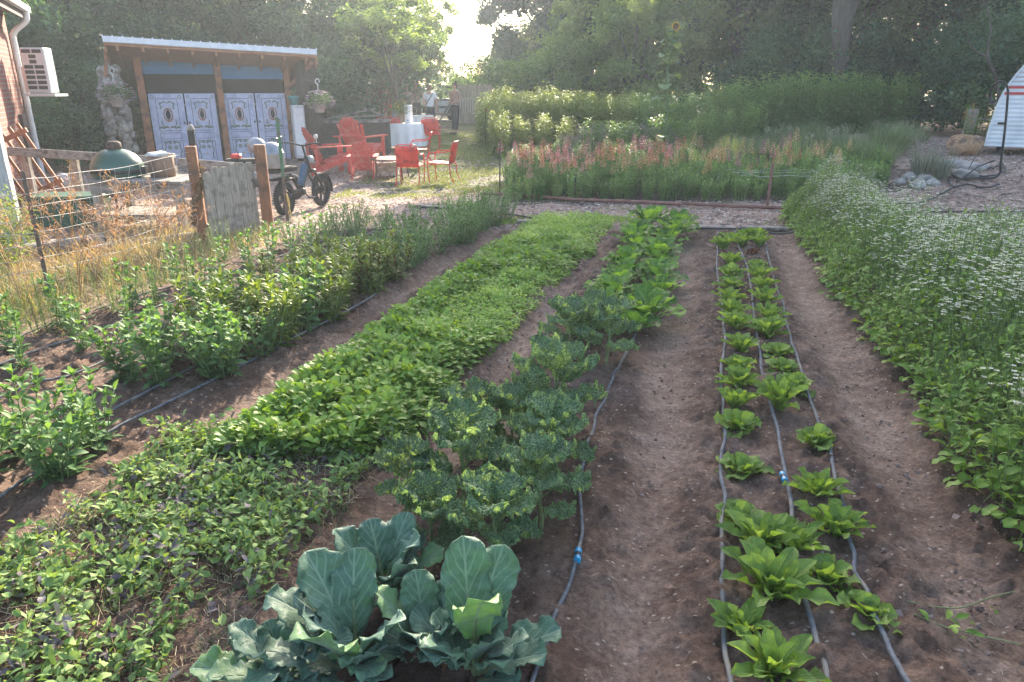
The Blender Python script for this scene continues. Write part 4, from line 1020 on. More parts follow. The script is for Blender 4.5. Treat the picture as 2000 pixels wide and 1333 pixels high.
def roofpt(p, y): return Vector((p.x, y, p.z-(y+.85)*slope))
a0, a1, b1, b0 = f0, f1, roofpt(f1, bk), roofpt(f0, bk)
up = Vector((0, 0, .075)); dn = Vector((0, 0, -.05))
rb = MB().add([a0+up, a1+up, b1+up, b0+up, a0+dn, a1+dn, b1+dn, b0+dn], [(0, 1, 2, 3), (7, 6, 5, 4), (0, 4, 5, 1), (1, 5, 6, 2), (2, 6, 7, 3), (3, 7, 4, 0)])
for k in range(24):
    q = k/23; m0 = a0.lerp(a1, q)+up; m1 = b0.lerp(b1, q)+up
    rb.bar(m0+Vector((0, .02, .012)), m1+Vector((0, 0, .012)), .03, .025)
rb.build('roof', M_ROOF, shed)
s2 = Vector((0, 0, -.12)); s1 = Vector((0, .05, -.052))
sf = MB().add([a0+s1, a1+s1, b1+s1, b0+s1, a0+s2+Vector((0, .05, 0)), a1+s2+Vector((0, .05, 0)), b1+s2, b0+s2], [(0, 1, 2, 3), (7, 6, 5, 4), (0, 4, 5, 1), (1, 5, 6, 2), (2, 6, 7, 3), (3, 7, 4, 0)])
for k in range(9):
    q = (k+.5)/9; sf.bar(a0.lerp(a1, q)+Vector((0, .06, -.17)), b0.lerp(b1, q)+Vector((0, 0, -.17)), .05, .10)
sf.build('soffit', M_RAF, shed)
for p in (f0, f1):
    MB().bar(p+Vector((.02 if p is f0 else -.02, .05, -.20)), roofpt(p, bk)+Vector((0, 0, -.2)), .04, .16).build('barge_board', M_RAF, shed)
MB().bar(SQ(206, 150, -.6), SQ(213, 88, -.6)+Vector((-.06, 0, 0)), .07, .07).build('post', M_BRN, shed)
for (p, q) in (((600, 0), 0),):
    MB().bar(pR+Vector((.02, -.05, -.55)), f1+Vector((-.1, .15, -.22)), .06, .09).build('brace', M_BRN, shed)
MB().box(((W0+W1)/2, .55, (z2+zt)/2+.1), (W1-W0-.1, .03, 1.1)).build('painted_shade_panel', M_DARK, shed)  # added black panel painting the shade inside the shed above the doors
# shelf and clutter glimpsed over the doors
MB().box(((W0+W1)/2, 1.7, zt-.3), (W1-W0-.2, .5, .04)).build('shelf', M_GRYH, shed)

# small white cabinet at the shed's end with a teal pot
c = P(590, 318, 19.2); c.z = ground(c.x, c.y)
t = T('cabinet', 'narrow white cabinet at the end of the shed behind the bike handlebar', 'cabinet', c, sang)
MB().box((0, 0, .75), (.30, .4, 1.3), bev=.01).build('body', M_WPL, t); MB().box((0, -.21, .75), (.24, .012, 1.15)).build('door', M_WHT2, t); MB().box((.12, -.225, .8), (.02, .02, .12)).build('handle', M_BLK, t)
t = T('flower_pot', 'teal pot on top of the narrow white cabinet', 'pot', c+Vector((-.05, -.05, 1.405)), 0)
MB().lathe([(.0, 0), (.09, 0), (.13, .18), (.15, .19), (.15, .22), (.13, .22), (.12, .19), (0, .18)], 16).build('bowl', mat('teal_glaze', (.04, .22, .24), (.06, .3, .3), 10, .35), t)
f = Fol(); f.add(leaf(.2, .03, n if False else pf(.5, .8), 5, 3, 1.2, .6), np.repeat([[0, 0, .18]], 9, 0), np.arange(9)*.7, .3, 0, 1, RS.rand(9)); f.build('leaves', M_ZIN, t)

# ---- hanging baskets ----------------------------------------------------
M_PET = leafmat('pink_white_petunia', (.55, .32, .42), (.72, .60, .66), (.82, .80, .78), trans=.35, rough=.6, tint=(1, .95, .95))
def basket(px, py, Y, s, lab, seed):
    p = P(px, py, Y); rs = np.random.RandomState(seed)
    t = T('hanging_basket', lab, 'hanging basket', p, 0, None, s)
    MB().lathe([(0, -.62), (.10, -.62), (.15, -.42), (.165, -.42), (.165, -.40), (.14, -.40), (.13, -.42), (0, -.43)], 20).build('pot', M_WPL, t)
    h = MB()
    for a in (0, 2.1, 4.2): h.tube([(.15*math.cos(a), .15*math.sin(a), -.41), (0, 0, -.1)], .006, 5)
    h.tube(smooth([(0, 0, -.1), (0, 0, -.03), (-.04, 0, .02), (-.03, 0, .08), (.02, 0, .09), (.045, 0, .05), (.03, 0, .02)]), .011, 6)
    h.build('hanger', M_WPL, t)
    f = Fol(); n = 700; d = rs.normal(0, 1, (n, 3)); d /= np.linalg.norm(d, axis=1)[:, None]
    q = d*np.array([.30, .27, .17])*rs.rand(n)[:, None]**.4+np.array([0, 0, -.36]); q[:, 2] -= .25*np.maximum(0, np.hypot(q[:, 0], q[:, 1])-.2)
    f.add(flat('fold', .055, .035), q, rs.rand(n)*6, rs.uniform(-.6, .8, n), 0, rs.uniform(.7, 1.3, n), rs.rand(n)); f.build('foliage', M_ZIN, t)
    g = Fol(); m = 170; d = rs.normal(0, 1, (m, 3)); d /= np.linalg.norm(d, axis=1)[:, None]
    q = d*np.array([.34, .30, .19])+np.array([0, 0, -.36]); q[:, 2] -= .25*np.maximum(0, np.hypot(q[:, 0], q[:, 1])-.2)
    for k in range(5): g.add(leaf(.045, .04, pf(.6, .4), 3, 3, .5, .6), q, k*1.257+rs.rand(m), d[:, 2]*.5, 0, rs.uniform(.7, 1.2, m), rs.rand(m))
    g.build('blossoms', M_PET, t)
basket(219, 143, 17.0, 1.15, 'white hanging basket under the shed roof beside the pale stone pillar', 3)
basket(620, 163, 18.6, 1.1, 'pink flowered hanging basket between the shed and the red chairs', 4)
# pole that carries the basket between shed and chairs (a dead dark trunk)
tk = P(612, 320, 19.6); tk.z = ground(tk.x, tk.y)
t = T('tree_stump', 'thick dark dead trunk standing behind the pink flowered basket', 'tree trunk', tk, 0)
MB().tube([(0, 0, -.1), (.03, 0, .6), (-.02, 0, 1.4), (.05, .05, 2.6)], [.42, .33, .30, .26], 14).tube([(0, 0, 1.5), (.25, -.25, 1.9), (.12, -.9, 2.02)], [.08, .05, .02], 8).build('trunk', mat('dark_bark', (.018, .014, .012), (.05, .038, .032), 8, .95, .8, stretch=(3, 3, .6)), t)

# ---- stone pillar and rocks next to the shed ----------------------------
p = P(240, 300, 18.0); p.z = ground(p.x, p.y)
t = T('stone_pillar', 'rough pale stone pillar built of rounded rocks beside the shed', 'pillar', p, 0)
b = MB(); rs = np.random.RandomState(3)
for i in range(170):
    h = rs.rand()*2.25; rr = .26-.05*h; a = rs.rand()*6.28
    b.blob((rr*math.cos(a)*1.15, rr*math.sin(a)*.9, h), (rs.uniform(.06, .13), rs.uniform(.06, .12), rs.uniform(.06, .14)), i, 9, 6, .25)
b.build('stones', M_STONE, t)
stn = []
def stone(px, py, r, lab, grp, m=M_STONE, seed=None, zs=.7, name='stone', cat='stone'):
    p = G(px, py); sd_ = len(stn) if seed is None else seed
    o = MB().blob((0, 0, 0), (r[0], r[1], r[2]), sd_, 14, 10, .14).build(name, m); o.location = (p.x, p.y, p.z+r[2]*zs*.6); o.rotation_euler = (0, 0, sd_*1.3)
    prop(o, lab, cat, grp); stn.append(o); return o
rs = np.random.RandomState(6)
for i in range(26):
    px = 145+rs.rand()*150; py = 300+rs.rand()*22-(px-145)*.05; stone(px, py-6, (rs.uniform(.10, .2), rs.uniform(.1, .17), rs.uniform(.09, .16)), 'pale rounded rock in the heap behind the grey rail fence', 'heaped rocks by the pillar', seed=i, zs=2.2)
for i, (x, y, r, l) in enumerate([(1776, 352, .15, 'large round river stone at the top of the small pile by the boxwood'), (1757, 360, .11, 'small reddish round stone at the end of the stone pile'), (1792, 368, .15, 'pale oval stone in front of the stone pile'), (1806, 355, .13, 'grey round stone behind the pale oval one'), (1785, 344, .11, 'small grey stone at the back of the stone pile'), (1822, 362, .12, 'brownish stone at the end of the pile toward the hose')]):
    stone(x, y, (r, r*.8, r*.62), l, 'river stones', seed=40+i)
for i, (x, y, r, l) in enumerate([(1863, 326, .30, 'flat pale stepping stone nearest the boulder'), (1898, 333, .33, 'wide flat stepping stone under the black hook pole'), (1880, 346, .28, 'flat stepping stone half hidden in grass')]):
    stone(x, y, (r, r*.6, .09), l, 'flat stepping stones', seed=50+i)
stone(1880, 303, (.40, .30, .25), 'big orange-brown boulder beside the camper trailer', None, M_RSTONE, seed=61, zs=1.2, name='boulder', cat='boulder')

# ---- brick house, downspout, air conditioner ----------------------------
hf = P(27, 120, 14.3); hf.z = 0; hn = P(-130, 120, 9.0); hn.z = 0; hd = (hn-hf); Lh = hd.length; ha = math.atan2(hd.y, hd.x)
t = T('brick_house', 'red brick house at the side with a white downspout', 'house', hf, ha)
MB().box((Lh/2, -2.5, 1.42), (Lh, 5, 3.4)).build('wall', M_BRICK, t)
MB().box((Lh/2, -2.4, 3.17), (Lh+.1, 5.4, .12)).box((Lh/2, .32, 3.1), (Lh+.1, .03, .22)).build('roof', mat('brown_eaves', (.10, .08, .07), (.17, .13, .11), 9, .8), t)
MB().box((Lh/2, .38, 3.16), (Lh+.1, .1, .1)).build('gutter', M_WHT2, t)
MB().tube(smooth([(.25, .38, 3.1), (.25, .35, 2.95), (.18, .12, 2.75), (.16, .09, 2.5), (.16, .09, 1.2), (.16, .09, .1)]), .05, 10).build('downspout', M_WHT2, t)
MB().box((.55, .02, .9), (.5, .06, .9)).build('window', mat('dim_window', (.05, .03, .03), (.09, .06, .05), 5, .3), t)
p = P(70, 138, 13.6)
t = T('air_conditioner', 'white outdoor air conditioner unit mounted on the brick house wall', 'air conditioner', p, .10, s=.88)
MB().box((0, .15, 0), (.46, .34, .86), bev=.02).build('case', M_WHT2, t)
g = MB()
for r_ in range(8):
    for c_ in range(2):
        w_ = .15 if r_ not in (1, 2) else .11; x_ = (-.1 if c_ == 0 else .1) if r_ not in (1, 2) else 0
        if r_ in (1, 2) and c_: continue
        g.box((x_-.01, -.022, .36-r_*.098), (w_+.02, .01, .066))
g.build('grille', mat('dark_grille', (.03, .035, .04), (.07, .075, .08), 40, .6), t)
MB().box((0, .2, -.47), (.62, .55, .05)).box((-.34, .2, -.2), (.05, .05, .55)).bar((-.3, .2, -.2), (.1, .2, -.46), .03).build('bracket', M_WHT2, t)

# ---- leaning planks, grey post, rail fence ------------------------------
p = P(72, 330, 11.6); p.z = ground(p.x, p.y)
t = T('wooden_trellis', 'reddish folded wooden slat frame leaning against the brick house', 'trellis', p, .2, rot=(0, R(-24), R(15)))
b = MB()
for k in range(7): b.box((-.42+k*.13, .02*k, .62), (.045, .03, 1.25))
b.box((0, -.03, 1.1), (.95, .04, .07)).box((0, -.03, .25), (.95, .04, .07)); b.build('slats', M_BRN, t)
MB().box((-.48, -.06, .85), (.09, .05, 1.1), rot=Matrix.Rotation(.5, 4, 'Y')).build('board', M_GRY, t)
p = P(16, 400, 8.4); p.z = ground(p.x, p.y)
t = T('wooden_post', 'thick bleached grey wooden post in front of the brick house', 'post', p, .3)
MB().box((0, 0, .70), (.17, .17, 1.45), bev=.02).build('shaft', mat('bleached_wood', (.28, .30, .31), (.45, .46, .46), 7, .85, .5, stretch=(6, 6, .8)), t)
t = T('rail_fence', 'low weathered grey rail fence running behind the egg shaped grill', 'fence', P(20, 310, 11.0)*1, 0); t.location.z = ground(t.location.x, t.location.y)
r0 = P(14, 296, 11.0)-t.location; r1 = P(345, 316, 12.0)-t.location; r2 = P(512, 330, 12.2)-t.location
MB().bar(r0, r1, .05, .13, bev=.008).build('rail', M_GRYH, t); MB().bar(r1+Vector((.02, 0, 0)), r2, .05, .12, bev=.008).build('rail', M_GRYH, t)
for px in (42, 137, 330):
    q = P(px, 306, 11.0+(px-14)/330) - t.location; MB().box((q.x, q.y+.08, q.z/2-.02), (.11, .09, q.z+.12), bev=.008).build('post', M_GRY, t)

# ---- grill table --------------------------------------------------------
tp = P(290, 346, 9.9); zt_ = tp.z; tb = T('outdoor_table', 'grey plank table carrying the green egg shaped grill', 'table', (tp.x, tp.y, ground(tp.x, tp.y)), -.06)
b = MB()
for k in range(6): b.box((.0, -.35+k*.145, zt_-.02), (1.32, .135, .035), bev=.004)
b.build('tabletop', M_GRYH, tb)
MB().box((0, -.36, zt_-.11), (1.2, .04, .13)).box((.3, -.385, zt_-.06), (.75, .02, .03)).build('apron', M_GRYH, tb)
for x in (-.56, .56):
    for y in (-.32, .4): MB().box((x, y, (zt_-.05)/2), (.09, .09, zt_-.06)).build('leg', M_GRY, tb)
MB().box((0, 0, .2), (1.1, .7, .03)).build('shelf', M_GRYH, tb)
eg = P(232, 342, 9.95); eg.z = zt_+ground(tp.x, tp.y)-.16
t = T('egg_grill', 'dark green egg shaped ceramic grill set into the plank table', 'grill', eg, 0, s=1.12)
MB().lathe([(.0, .0), (.2, .0), (.26, .06), (.295, .16), (.30, .2)], 28).build('base', M_EGG, t)
MB().lathe([(.303, .205), (.308, .215), (.308, .235), (.303, .24)], 28).build('band', M_BLK, t)
MB().lathe([(.30, .24), (.297, .28), (.27, .34), (.215, .41), (.14, .455), (.075, .475), (0, .478)], 28).build('lid', M_EGG, t)
MB().lathe([(.0, .47), (.08, .47), (.085, .50), (.085, .54), (.06, .56), (0, .56)], 18).build('chimney_cap', mat('rusty_cap', (.05, .03, .025), (.10, .06, .05), 20, .8), t)
MB().tube([(-.17, -.28, .22), (-.12, -.36, .25), (.12, -.36, .25), (.17, -.28, .22)], .013, 8).build('handle', M_BLK, t)
MB().box((.33, .0, .22), (.06, .1, .1)).build('hinge', M_BLK, t)
sp = P(318, 338, 10.0); sp.z = zt_+ground(tp.x, tp.y)+.0
t = T('planter', 'brown round wooden planter with a white cloth on top beside the green grill', 'planter', sp, 0)
MB().lathe([(0, 0), (.16, 0), (.165, .26), (.15, .28), (.14, .26), (0, .25)], 20).build('tub', mat('brown_wood_tub', (.13, .075, .05), (.25, .16, .11), 9, .8, .3, stretch=(1, 1, .3)), t)
b = MB(); b.blob((-.03, 0, .29), (.13, .1, .035), 5, 14, 8, .35); b.build('cloth', M_CLOTH, t)
q = G(212, 428); t = T('stool', 'low stool with a round purple seat beneath the grill table', 'stool', q+Vector((0, .3, 0)), 0)
MB().lathe([(0, .30), (.22, .30), (.24, .33), (.24, .36), (0, .375)], 22).build('seat', mat('purple_seat', (.10, .04, .07), (.16, .07, .11), 9, .6), t)
for a in (0.5, 2.1, 3.7, 5.2): MB().tube([(.15*math.cos(a), .15*math.sin(a), .31), (.2*math.cos(a), .2*math.sin(a), 0)], .014, 6).build('leg', M_BLK, t)
q = G(112, 452); t = T('storage_tub', 'dark green plastic tub behind the wire fence', 'tub', q+Vector((0, .4, 0)), .1)
MB().box((0, 0, .2), (.9, .5, .38), bev=.03).build('body', mat('dark_green_plastic', (.01, .06, .035), (.02, .09, .055), 10, .5), t); MB().box((0, 0, .41), (.94, .54, .05), bev=.015).build('lid', mat('dark_green_lid', (.015, .07, .04), (.02, .10, .06), 10, .5), t)
q = G(118, 395); t = T('watering_can', 'small pale blue watering can behind the dry weeds', 'watering can', q+Vector((0, .2, .25)), 0)
mb_ = mat('pale_blue_tin', (.35, .42, .48), (.45, .5, .55), 10, .5)
MB().lathe([(0, 0), (.09, 0), (.085, .17), (.05, .2), (0, .2)], 16).build('body', mb_, t); MB().tube([(.07, 0, .05), (.18, 0, .18), (.22, 0, .22)], [.022, .015, .02], 8).build('spout', mb_, t); MB().tube(smooth([(-.08, 0, .04), (-.15, 0, .12), (-.08, 0, .2), (0, 0, .22)]), .008, 6).build('handle', mb_, t)
MB().box((0, 0, -.14), (.26, .26, .27)).build('stand', M_GRY, t)

# ---- red posts, grey gate, wire fence -----------------------------------
def redpost(px, py, topy, w, lab):
    g_ = G(px, py); ztop = P(px, topy, g_.y).z
    t = T('fence_post', lab, 'fence post', g_, .25)
    MB().box((0, 0, (ztop-g_.z)/2-.03), (w, w*.9, ztop-g_.z+.06), bev=.006).build('shaft', M_BRN, t)
    return t, g_, ztop
t, g1, zt1 = redpost(400, 480, 286, .115, 'red-brown fence post wound with dry vine at the wire fence end')
f = Fol(); rs = np.random.RandomState(2); m = 260; hq = rs.rand(m)**1.5*1.0; a = hq*7+rs.rand(m); q = np.stack([.085*np.cos(a), .085*np.sin(a), hq], -1)
f.add(flat('fold', .07, .035), q, rs.rand(m)*6, rs.uniform(-1, .6, m), 0, rs.uniform(.5, 1.2, m), rs.rand(m)); f.stem(q[:-1], q[:-1]+rs.normal(0, .05, (m-1, 3))+[0, 0, .04], .003, .002, rs.rand(m-1)); 
f.build('dry_vine', leafmat('dry_vine_leaf', (.10, .05, .02), (.22, .13, .06), (.40, .28, .14), trans=.2, rough=.8), t)
t, g2, zt2 = redpost(526, 456, 283, .135, 'red-brown gate post with a rusty latch beside the electric bike')
MB().box((-.075, -.06, .66), (.05, .03, .10)).box((-.11, -.07, .70), (.1, .02, .02)).build('latch', M_RUST, t)
gp0 = Vector((g1.x+.10, g1.y-.02, 0)); gp1 = Vector((g2.x-.09, g2.y-.05, 0)); gd_ = gp1-gp0
t = T('plank_gate', 'weathered grey plank gate hung between the two red-brown posts', 'gate', (gp0.x, gp0.y, ground(gp0.x, gp0.y)), math.atan2(gd_.y, gd_.x))
Lg = gd_.length; n = 6; wp = Lg/n
for k in range(n):
    zt_k = .90+.012*math.sin(k*2.3)-(.0 if k else .04)+.006*k; z0 = .03+.02*math.sin(k*3.1); x0 = k*wp+.004; x1 = (k+1)*wp-.004; c_ = .028
    poly = [(x0, z0), (x1, z0+.01), (x1, zt_k-c_), (x1-c_, zt_k), (x0+c_, zt_k), (x0, zt_k-c_)]
    MB().prism(poly, .02).build('plank', M_GRY, t)
MB().box((Lg/2, .045, .72), (Lg, .04, .09)).box((Lg/2, .045, .22), (Lg, .04, .09)).build('cross_rail', M_GRYH, t)
# T post and wires
gt0 = G(98, 578); ztp = P(40, 336, gt0.y).z
t = T('steel_stake', 'rusty steel fence stake at the corner of the wire fence', 'fence stake', gt0, .2)
MB().box((0, 0, ztp/2-.02), (.035, .006, ztp+.05)).box((0, .014, ztp/2-.02), (.006, .026, ztp+.05)).build('bar', M_RUST, t)
b = MB()
for k in range(16): b.box((0, -.007, .1+k*(ztp-.12)/16), (.012, .01, .014))
b.build('studs', M_RUST, t)
wf = T('wire_fence', 'sagging galvanised wire fence between rusty stake and vine covered post', 'wire fence', gt0, 0)
rs = np.random.RandomState(4)
def wire(a, b_, sag, seed, r=.0028):
    pts = []
    for k in range(25):
        q = k/24; p = a.lerp(b_, q); p = p+Vector((0, 0, -sag*math.sin(q*PI)+.02*(float(vnoise(q*9+seed, seed, 1))-.5))); pts.append(p)
    return MB().tube(pts, r, 5)
corner = Vector((-5.6, 5.4, 0))
for k in range(9):
    za = .13+k*.115; a = Vector((0, 0, za)); b_ = Vector((g1.x-gt0.x, g1.y-gt0.y, za*1.03+.02))
    wire(a, b_, .03+.02*rs.rand(), k).build('wire', M_WIRE, wf)
    wire(Vector((corner.x-gt0.x, corner.y-gt0.y, za)), a, .02, k+30).build('wire', M_WIRE, wf)
b = MB()
for k in range(12):
    q = (k+.5)/12; x, y = (g1.x-gt0.x)*q, (g1.y-gt0.y)*q
    b.tube([(x+.01*rs.randn(), y, .12+.115*j) for j in range(9)], .0018, 4)
b.build('stay_wires', M_WIRE, wf)
# green stake, black lantern
q = G(562, 432); zz = P(547, 228, q.y).z
t = T('garden_stake', 'tall green garden stake with faded lower half before the electric bike', 'garden stake', q, .3)
MB().box((0, 0, zz*.72), (.045, .02, zz*.56)).build('green_section', M_GREEN, t); MB().box((0, 0, zz*.22-.03), (.045, .02, zz*.44+.06)).build('rusty_section', M_RUST, t)
b = MB(); b.tube(smooth([(.02, -.02, .1), (.05, -.03, .25), (.02, -.02, .4), (.04, -.04, .2), (.06, -.02, .05), (.1, 0, .01)]), .006, 5); b.build('yellow_rope', mat('yellow_rope', (.5, .36, .10), (.6, .45, .15), 30, .8), t)
q = Vector((g1.x-.08, g1.y+.25, 0)); zz = P(360, 290, q.y).z
t = T('lantern', 'small black lantern on a thin rod above the vine covered post', 'lantern', (q.x, q.y, ground(q.x, q.y)), .2)
MB().tube([(0, 0, 0), (0, 0, zz)], .007, 6).build('rod', M_BLK, t)
MB().box((0, 0, zz+.12), (.075, .06, .22), bev=.02).build('body', M_BLK, t); MB().lathe([(.0, .30), (.03, .285), (.045, .24), (.05, .225), (0, .225)], 12, c=(0, 0, zz-.02)).build('cap', M_GRY, t)
# old log and boards on the bank
q0, q1 = G(-20, 520), G(205, 482)
o = MB().tube(smooth([(0, 0, .07), tuple((q1-q0)*.5+Vector((0, .1, .07))), tuple((q1-q0)+Vector((0, 0, .07)))]), [.10]*7+[.09]*6, 12).build('log', M_GRYH); o.location = q0; prop(o, 'long bleached grey log lying behind the wire fence', 'log')
q0, q1 = G(180, 500), G(385, 470)
o = MB().tube([(0, 0, .05), tuple((q1-q0)+Vector((0, 0, .05)))], .065, 10).build('log', M_GRYH); o.location = q0; prop(o, 'thin grey log end to end with the long one, under the grill table', 'log')

# ---- electric bike ------------------------------------------------------
fw = G(630, 404); rw = G(559, 420); bd = (fw-rw); bd.z = 0; ba = math.atan2(bd.y, bd.x); WB = 1.08; sB = bd.length/WB
bk_ = T('electric_bike', 'black fat tyre electric bike with a blue battery parked by the gate', 'electric bike', (rw.x, rw.y, ground(rw.x, rw.y)-.01), ba, s=max(.95, min(1.1, sB)))
RW = .265
def wheel(x, y=0, nm='wheel'):
    Mx = Matrix.Translation((x, y, RW)) @ Matrix.Rotation(PI/2, 4, 'X')
    w_ = T(nm, None, None, (0, 0, 0)); w_.parent = bk_
    n = 40; m = 10; vs, fs = [], []
    for i in range(n):
        a = 2*PI*i/n
        for j in range(m):
            b_ = 2*PI*j/m; r = RW-.042+.042*math.cos(b_); vs.append((r*math.cos(a), r*math.sin(a), .037*math.sin(b_)))
    for i in range(n):
        for j in range(m): fs.append((i*m+j, i*m+(j+1) % m, ((i+1) % n)*m+(j+1) % m, ((i+1) % n)*m+j))
    t_ = MB().add(vs, fs, True, Mx)
    for i in range(44):
        a = 2*PI*i/44
        for z_ in (-.022, .022): t_.box(((RW-.001)*math.cos(a), (RW-.001)*math.sin(a), z_), (.01, .016, .02), rz=a, M=Mx)
    t_.build('tyre', M_RUB, w_)
    MB().lathe([(RW-.085, -.03), (RW-.078, -.035), (RW-.07, -.03), (RW-.07, .03), (RW-.078, .035), (RW-.085, .03), (RW-.085, -.03)], 36, Mx).build('rim', M_BLK, w_)
    s_ = MB()
    for i in range(6):
        for d_ in (-.09, .09):
            a = 2*PI*i/6+.3; s_.bar(Mx @ Vector((.035*math.cos(a+d_*3), .035*math.sin(a+d_*3), 0)), Mx @ Vector(((RW-.08)*math.cos(a+d_), (RW-.08)*math.sin(a+d_), 0)), .014, .02)
    s_.lathe([(0, -.05), (.045, -.05), (.05, -.02), (.05, .02), (.045, .05), (0, .05)], 20, Mx); s_.build('spokes', M_BLK, w_)
wheel(0); wheel(WB)
MB().tube(smooth([(.72, 0, .80), (.62, 0, .55), (.45, 0, .36), (.25, 0, .34)]), [.035]*18+[.035], 10).tube([(.42, 0, .36), (.22, 0, .62)], .024, 10).tube([(.25, 0, .34), (0, .06, RW)], .018, 8).tube([(.25, 0, .34), (0, -.06, RW)], .018, 8).tube([(.28, .05, .56), (-.28, .05, .58)], .012, 8).tube([(.28, -.05, .56), (-.28, -.05, .58)], .012, 8).build('frame', M_BLK, bk_)
MB().bar((.47, 0, .42), (.66, 0, .74), .075, .11, bev=.015).build('battery', mat('blue_battery_case', (.03, .07, .14), (.06, .12, .2), 9, .35), bk_)
MB().tube([(.70, 0, .86), (.80, 0, .6)], .03, 10).tube([(.80, .075, .62), (WB, .075, RW)], .02, 8).tube([(.80, -.075, .62), (WB, -.075, RW)], .02, 8).box((.80, 0, .62), (.07, .19, .06), bev=.01).build('fork', M_BLK, bk_)
MB().tube([(.71, 0, .84), (.63, 0, 1.05)], .018, 8).tube(smooth([(.54, .34, 1.08), (.60, .22, 1.08), (.64, .05, 1.04), (.64, -.05, 1.04), (.60, -.22, 1.08), (.54, -.34, 1.08)]), .014, 8).build('handlebar', M_BLK, bk_)
for s_ in (-1, 1): MB().tube([(.54, .33*s_, 1.08), (.50, .43*s_, 1.075)], .02, 8).build('grip', M_RUB, bk_)
MB().blob((.48, -.36, 1.19), (.02, .04, .04), 3, 10, 8, .05).tube([(.53, -.34, 1.09), (.48, -.36, 1.18)], .006, 6).build('mirror', M_WPL, bk_)
MB().lathe([(0, 0), (.05, .0), (.065, .05), (.06, .09), (0, .09)], 16, Matrix.Translation((.76, 0, .80)) @ Matrix.Rotation(PI/2, 4, 'Y')).build('headlight', M_HELM, bk_)
b = MB()
for k in range(12):
    a0_, a1_ = -.2+k*.17, -.2+(k+1)*.17
    b.add([(WB+math.cos(a)*(RW+.03), s_, RW+math.sin(a)*(RW+.03)) for a in (a0_, a1_) for s_ in (-.055, .055)], [(0, 1, 3, 2)], True)
b.build('front_mudguard', M_BLK, bk_)
MB().box((-.02, 0, .72), (.62, .22, .07), bev=.03).build('saddle', M_RUB, bk_)
MB().box((-.12, 0, .595), (.5, .16, .03)).build('rack', M_BLK, bk_)
MB().lathe([(0, -.02), (.055, -.02), (.06, 0), (.055, .02), (0, .02)], 18, Matrix.Translation((.40, -.09, .33)) @ Matrix.Rotation(PI/2, 4, 'X')).tube([(.40, -.1, .33), (.52, -.12, .22)], .01, 6).box((.54, -.16, .22), (.09, .1, .02)).build('pedal_crank', M_BLK, bk_)
b = MB(); b.lathe([(0, 0), (.17, 0), (.19, .03), (.19, .2), (.195, .21), (.195, .23), (.185, .24), (.15, .33), (.08, .38), (0, .39)], 24, Matrix.Translation((-.22, 0, .76)))
b.build('cargo_case', M_HELM, bk_)
q = G(575, 424)
# second bike behind, mostly hidden by the gate post
q = G(500, 402); t = T('motor_scooter', 'light grey scooter half hidden behind the red-brown gate post', 'scooter', q+Vector((-.1, .5, 0)), .15)
MB().tube(smooth([(-.35, 0, .5), (0, 0, .42), (.25, 0, .4), (.42, 0, .8)]), .07, 10).build('body', M_HELM, t)
for x in (-.42, .55): MB().lathe([(.12, -.05), (.2, -.05), (.23, 0), (.2, .05), (.12, .05)], 24, Matrix.Translation((x, 0, .23)) @ Matrix.Rotation(PI/2, 4, 'X')).build('wheel', M_RUB, t)
MB().box((-.2, 0, .68), (.55, .24, .08), bev=.03).build('seat', M_RUB, t); MB().tube([(.42, -.3, 1.05), (.42, .3, 1.05)], .015, 8).tube([(.42, 0, .8), (.42, 0, 1.05)], .02, 8).build('handlebar', M_BLK, t)
MB().blob((.05, 0, .92), (.16, .14, .14), 2, 16, 12, .04).build('helmet', M_HELM, t); MB().box((-.3, 0, .76), (.16, .16, .07), bev=.03).build('red_bag', M_RED, t)

# ---- adirondack chairs --------------------------------------------------
def adirondack(lab):
    t = T('garden_chair', lab, 'garden chair', group='red slatted garden chairs'); b = MB(); n = 7
    for k in range(n):
        x = (k-(n-1)/2)*.082; q = abs(k-3)/3; h = .98-.14*q*q; y0, y1 = -.16, -.52
        a = Vector((x*.72, y0, .22)); d = Vector((x*1.12, y1*(h/.98), h)); b.bar(a, d, .072, .016, up=(0, 1, .4), bev=.004)
    b.bar((-.27, -.40, .62), (.27, -.40, .62), .03, .05).bar((-.22, -.25, .32), (.22, -.25, .32), .03, .06); b.build('backrest', M_ADI, t)
    b = MB()
    for k in range(6):
        y = .36-k*.088; z = .40-k*.030; b.box((0, y, z), (.52, .078, .018), rot=Matrix.Rotation(.33, 4, 'X'), bev=.004)
    b.build('seat', M_ADI, t)
    for s_ in (-1, 1):
        m = MB().prism([(-.48, .60), (.40, .60), (.43, .585), (.40, .575), (-.48, .575)], .11, Matrix.Translation((s_*.33+.055, 0, 0)) @ Matrix.Rotation(PI/2, 4, 'Z')); m.build('armrest', M_ADI, t)
        MB().box((s_*.30, .34, .29), (.025, .11, .58), bev=.004).build('leg', M_ADI, t)
        MB().bar((s_*.27, .38, .36), (s_*.27, -.50, .06), .025, .11, up=(0, 0, 1)).build('leg', M_ADI, t)
        MB().bar((s_*.30, -.38, .58), (s_*.27, -.34, .12), .025, .06).build('support', M_ADI, t)
    return t
q = G(646, 340); c1 = adirondack('red slatted wooden chair nearest the shed, facing the round table'); place(c1, q, R(-58), 1.1)
q = G(702, 324); dup(c1, q+Vector((.05, .3, 0)), R(-20), 1.22, 'tallest red slatted wooden chair, standing behind the other with its back to the dark bin')
q = G(712, 349); dup(c1, q, R(6), .88, 'red slatted wooden chair seen squarely from behind, front one of the slatted three')
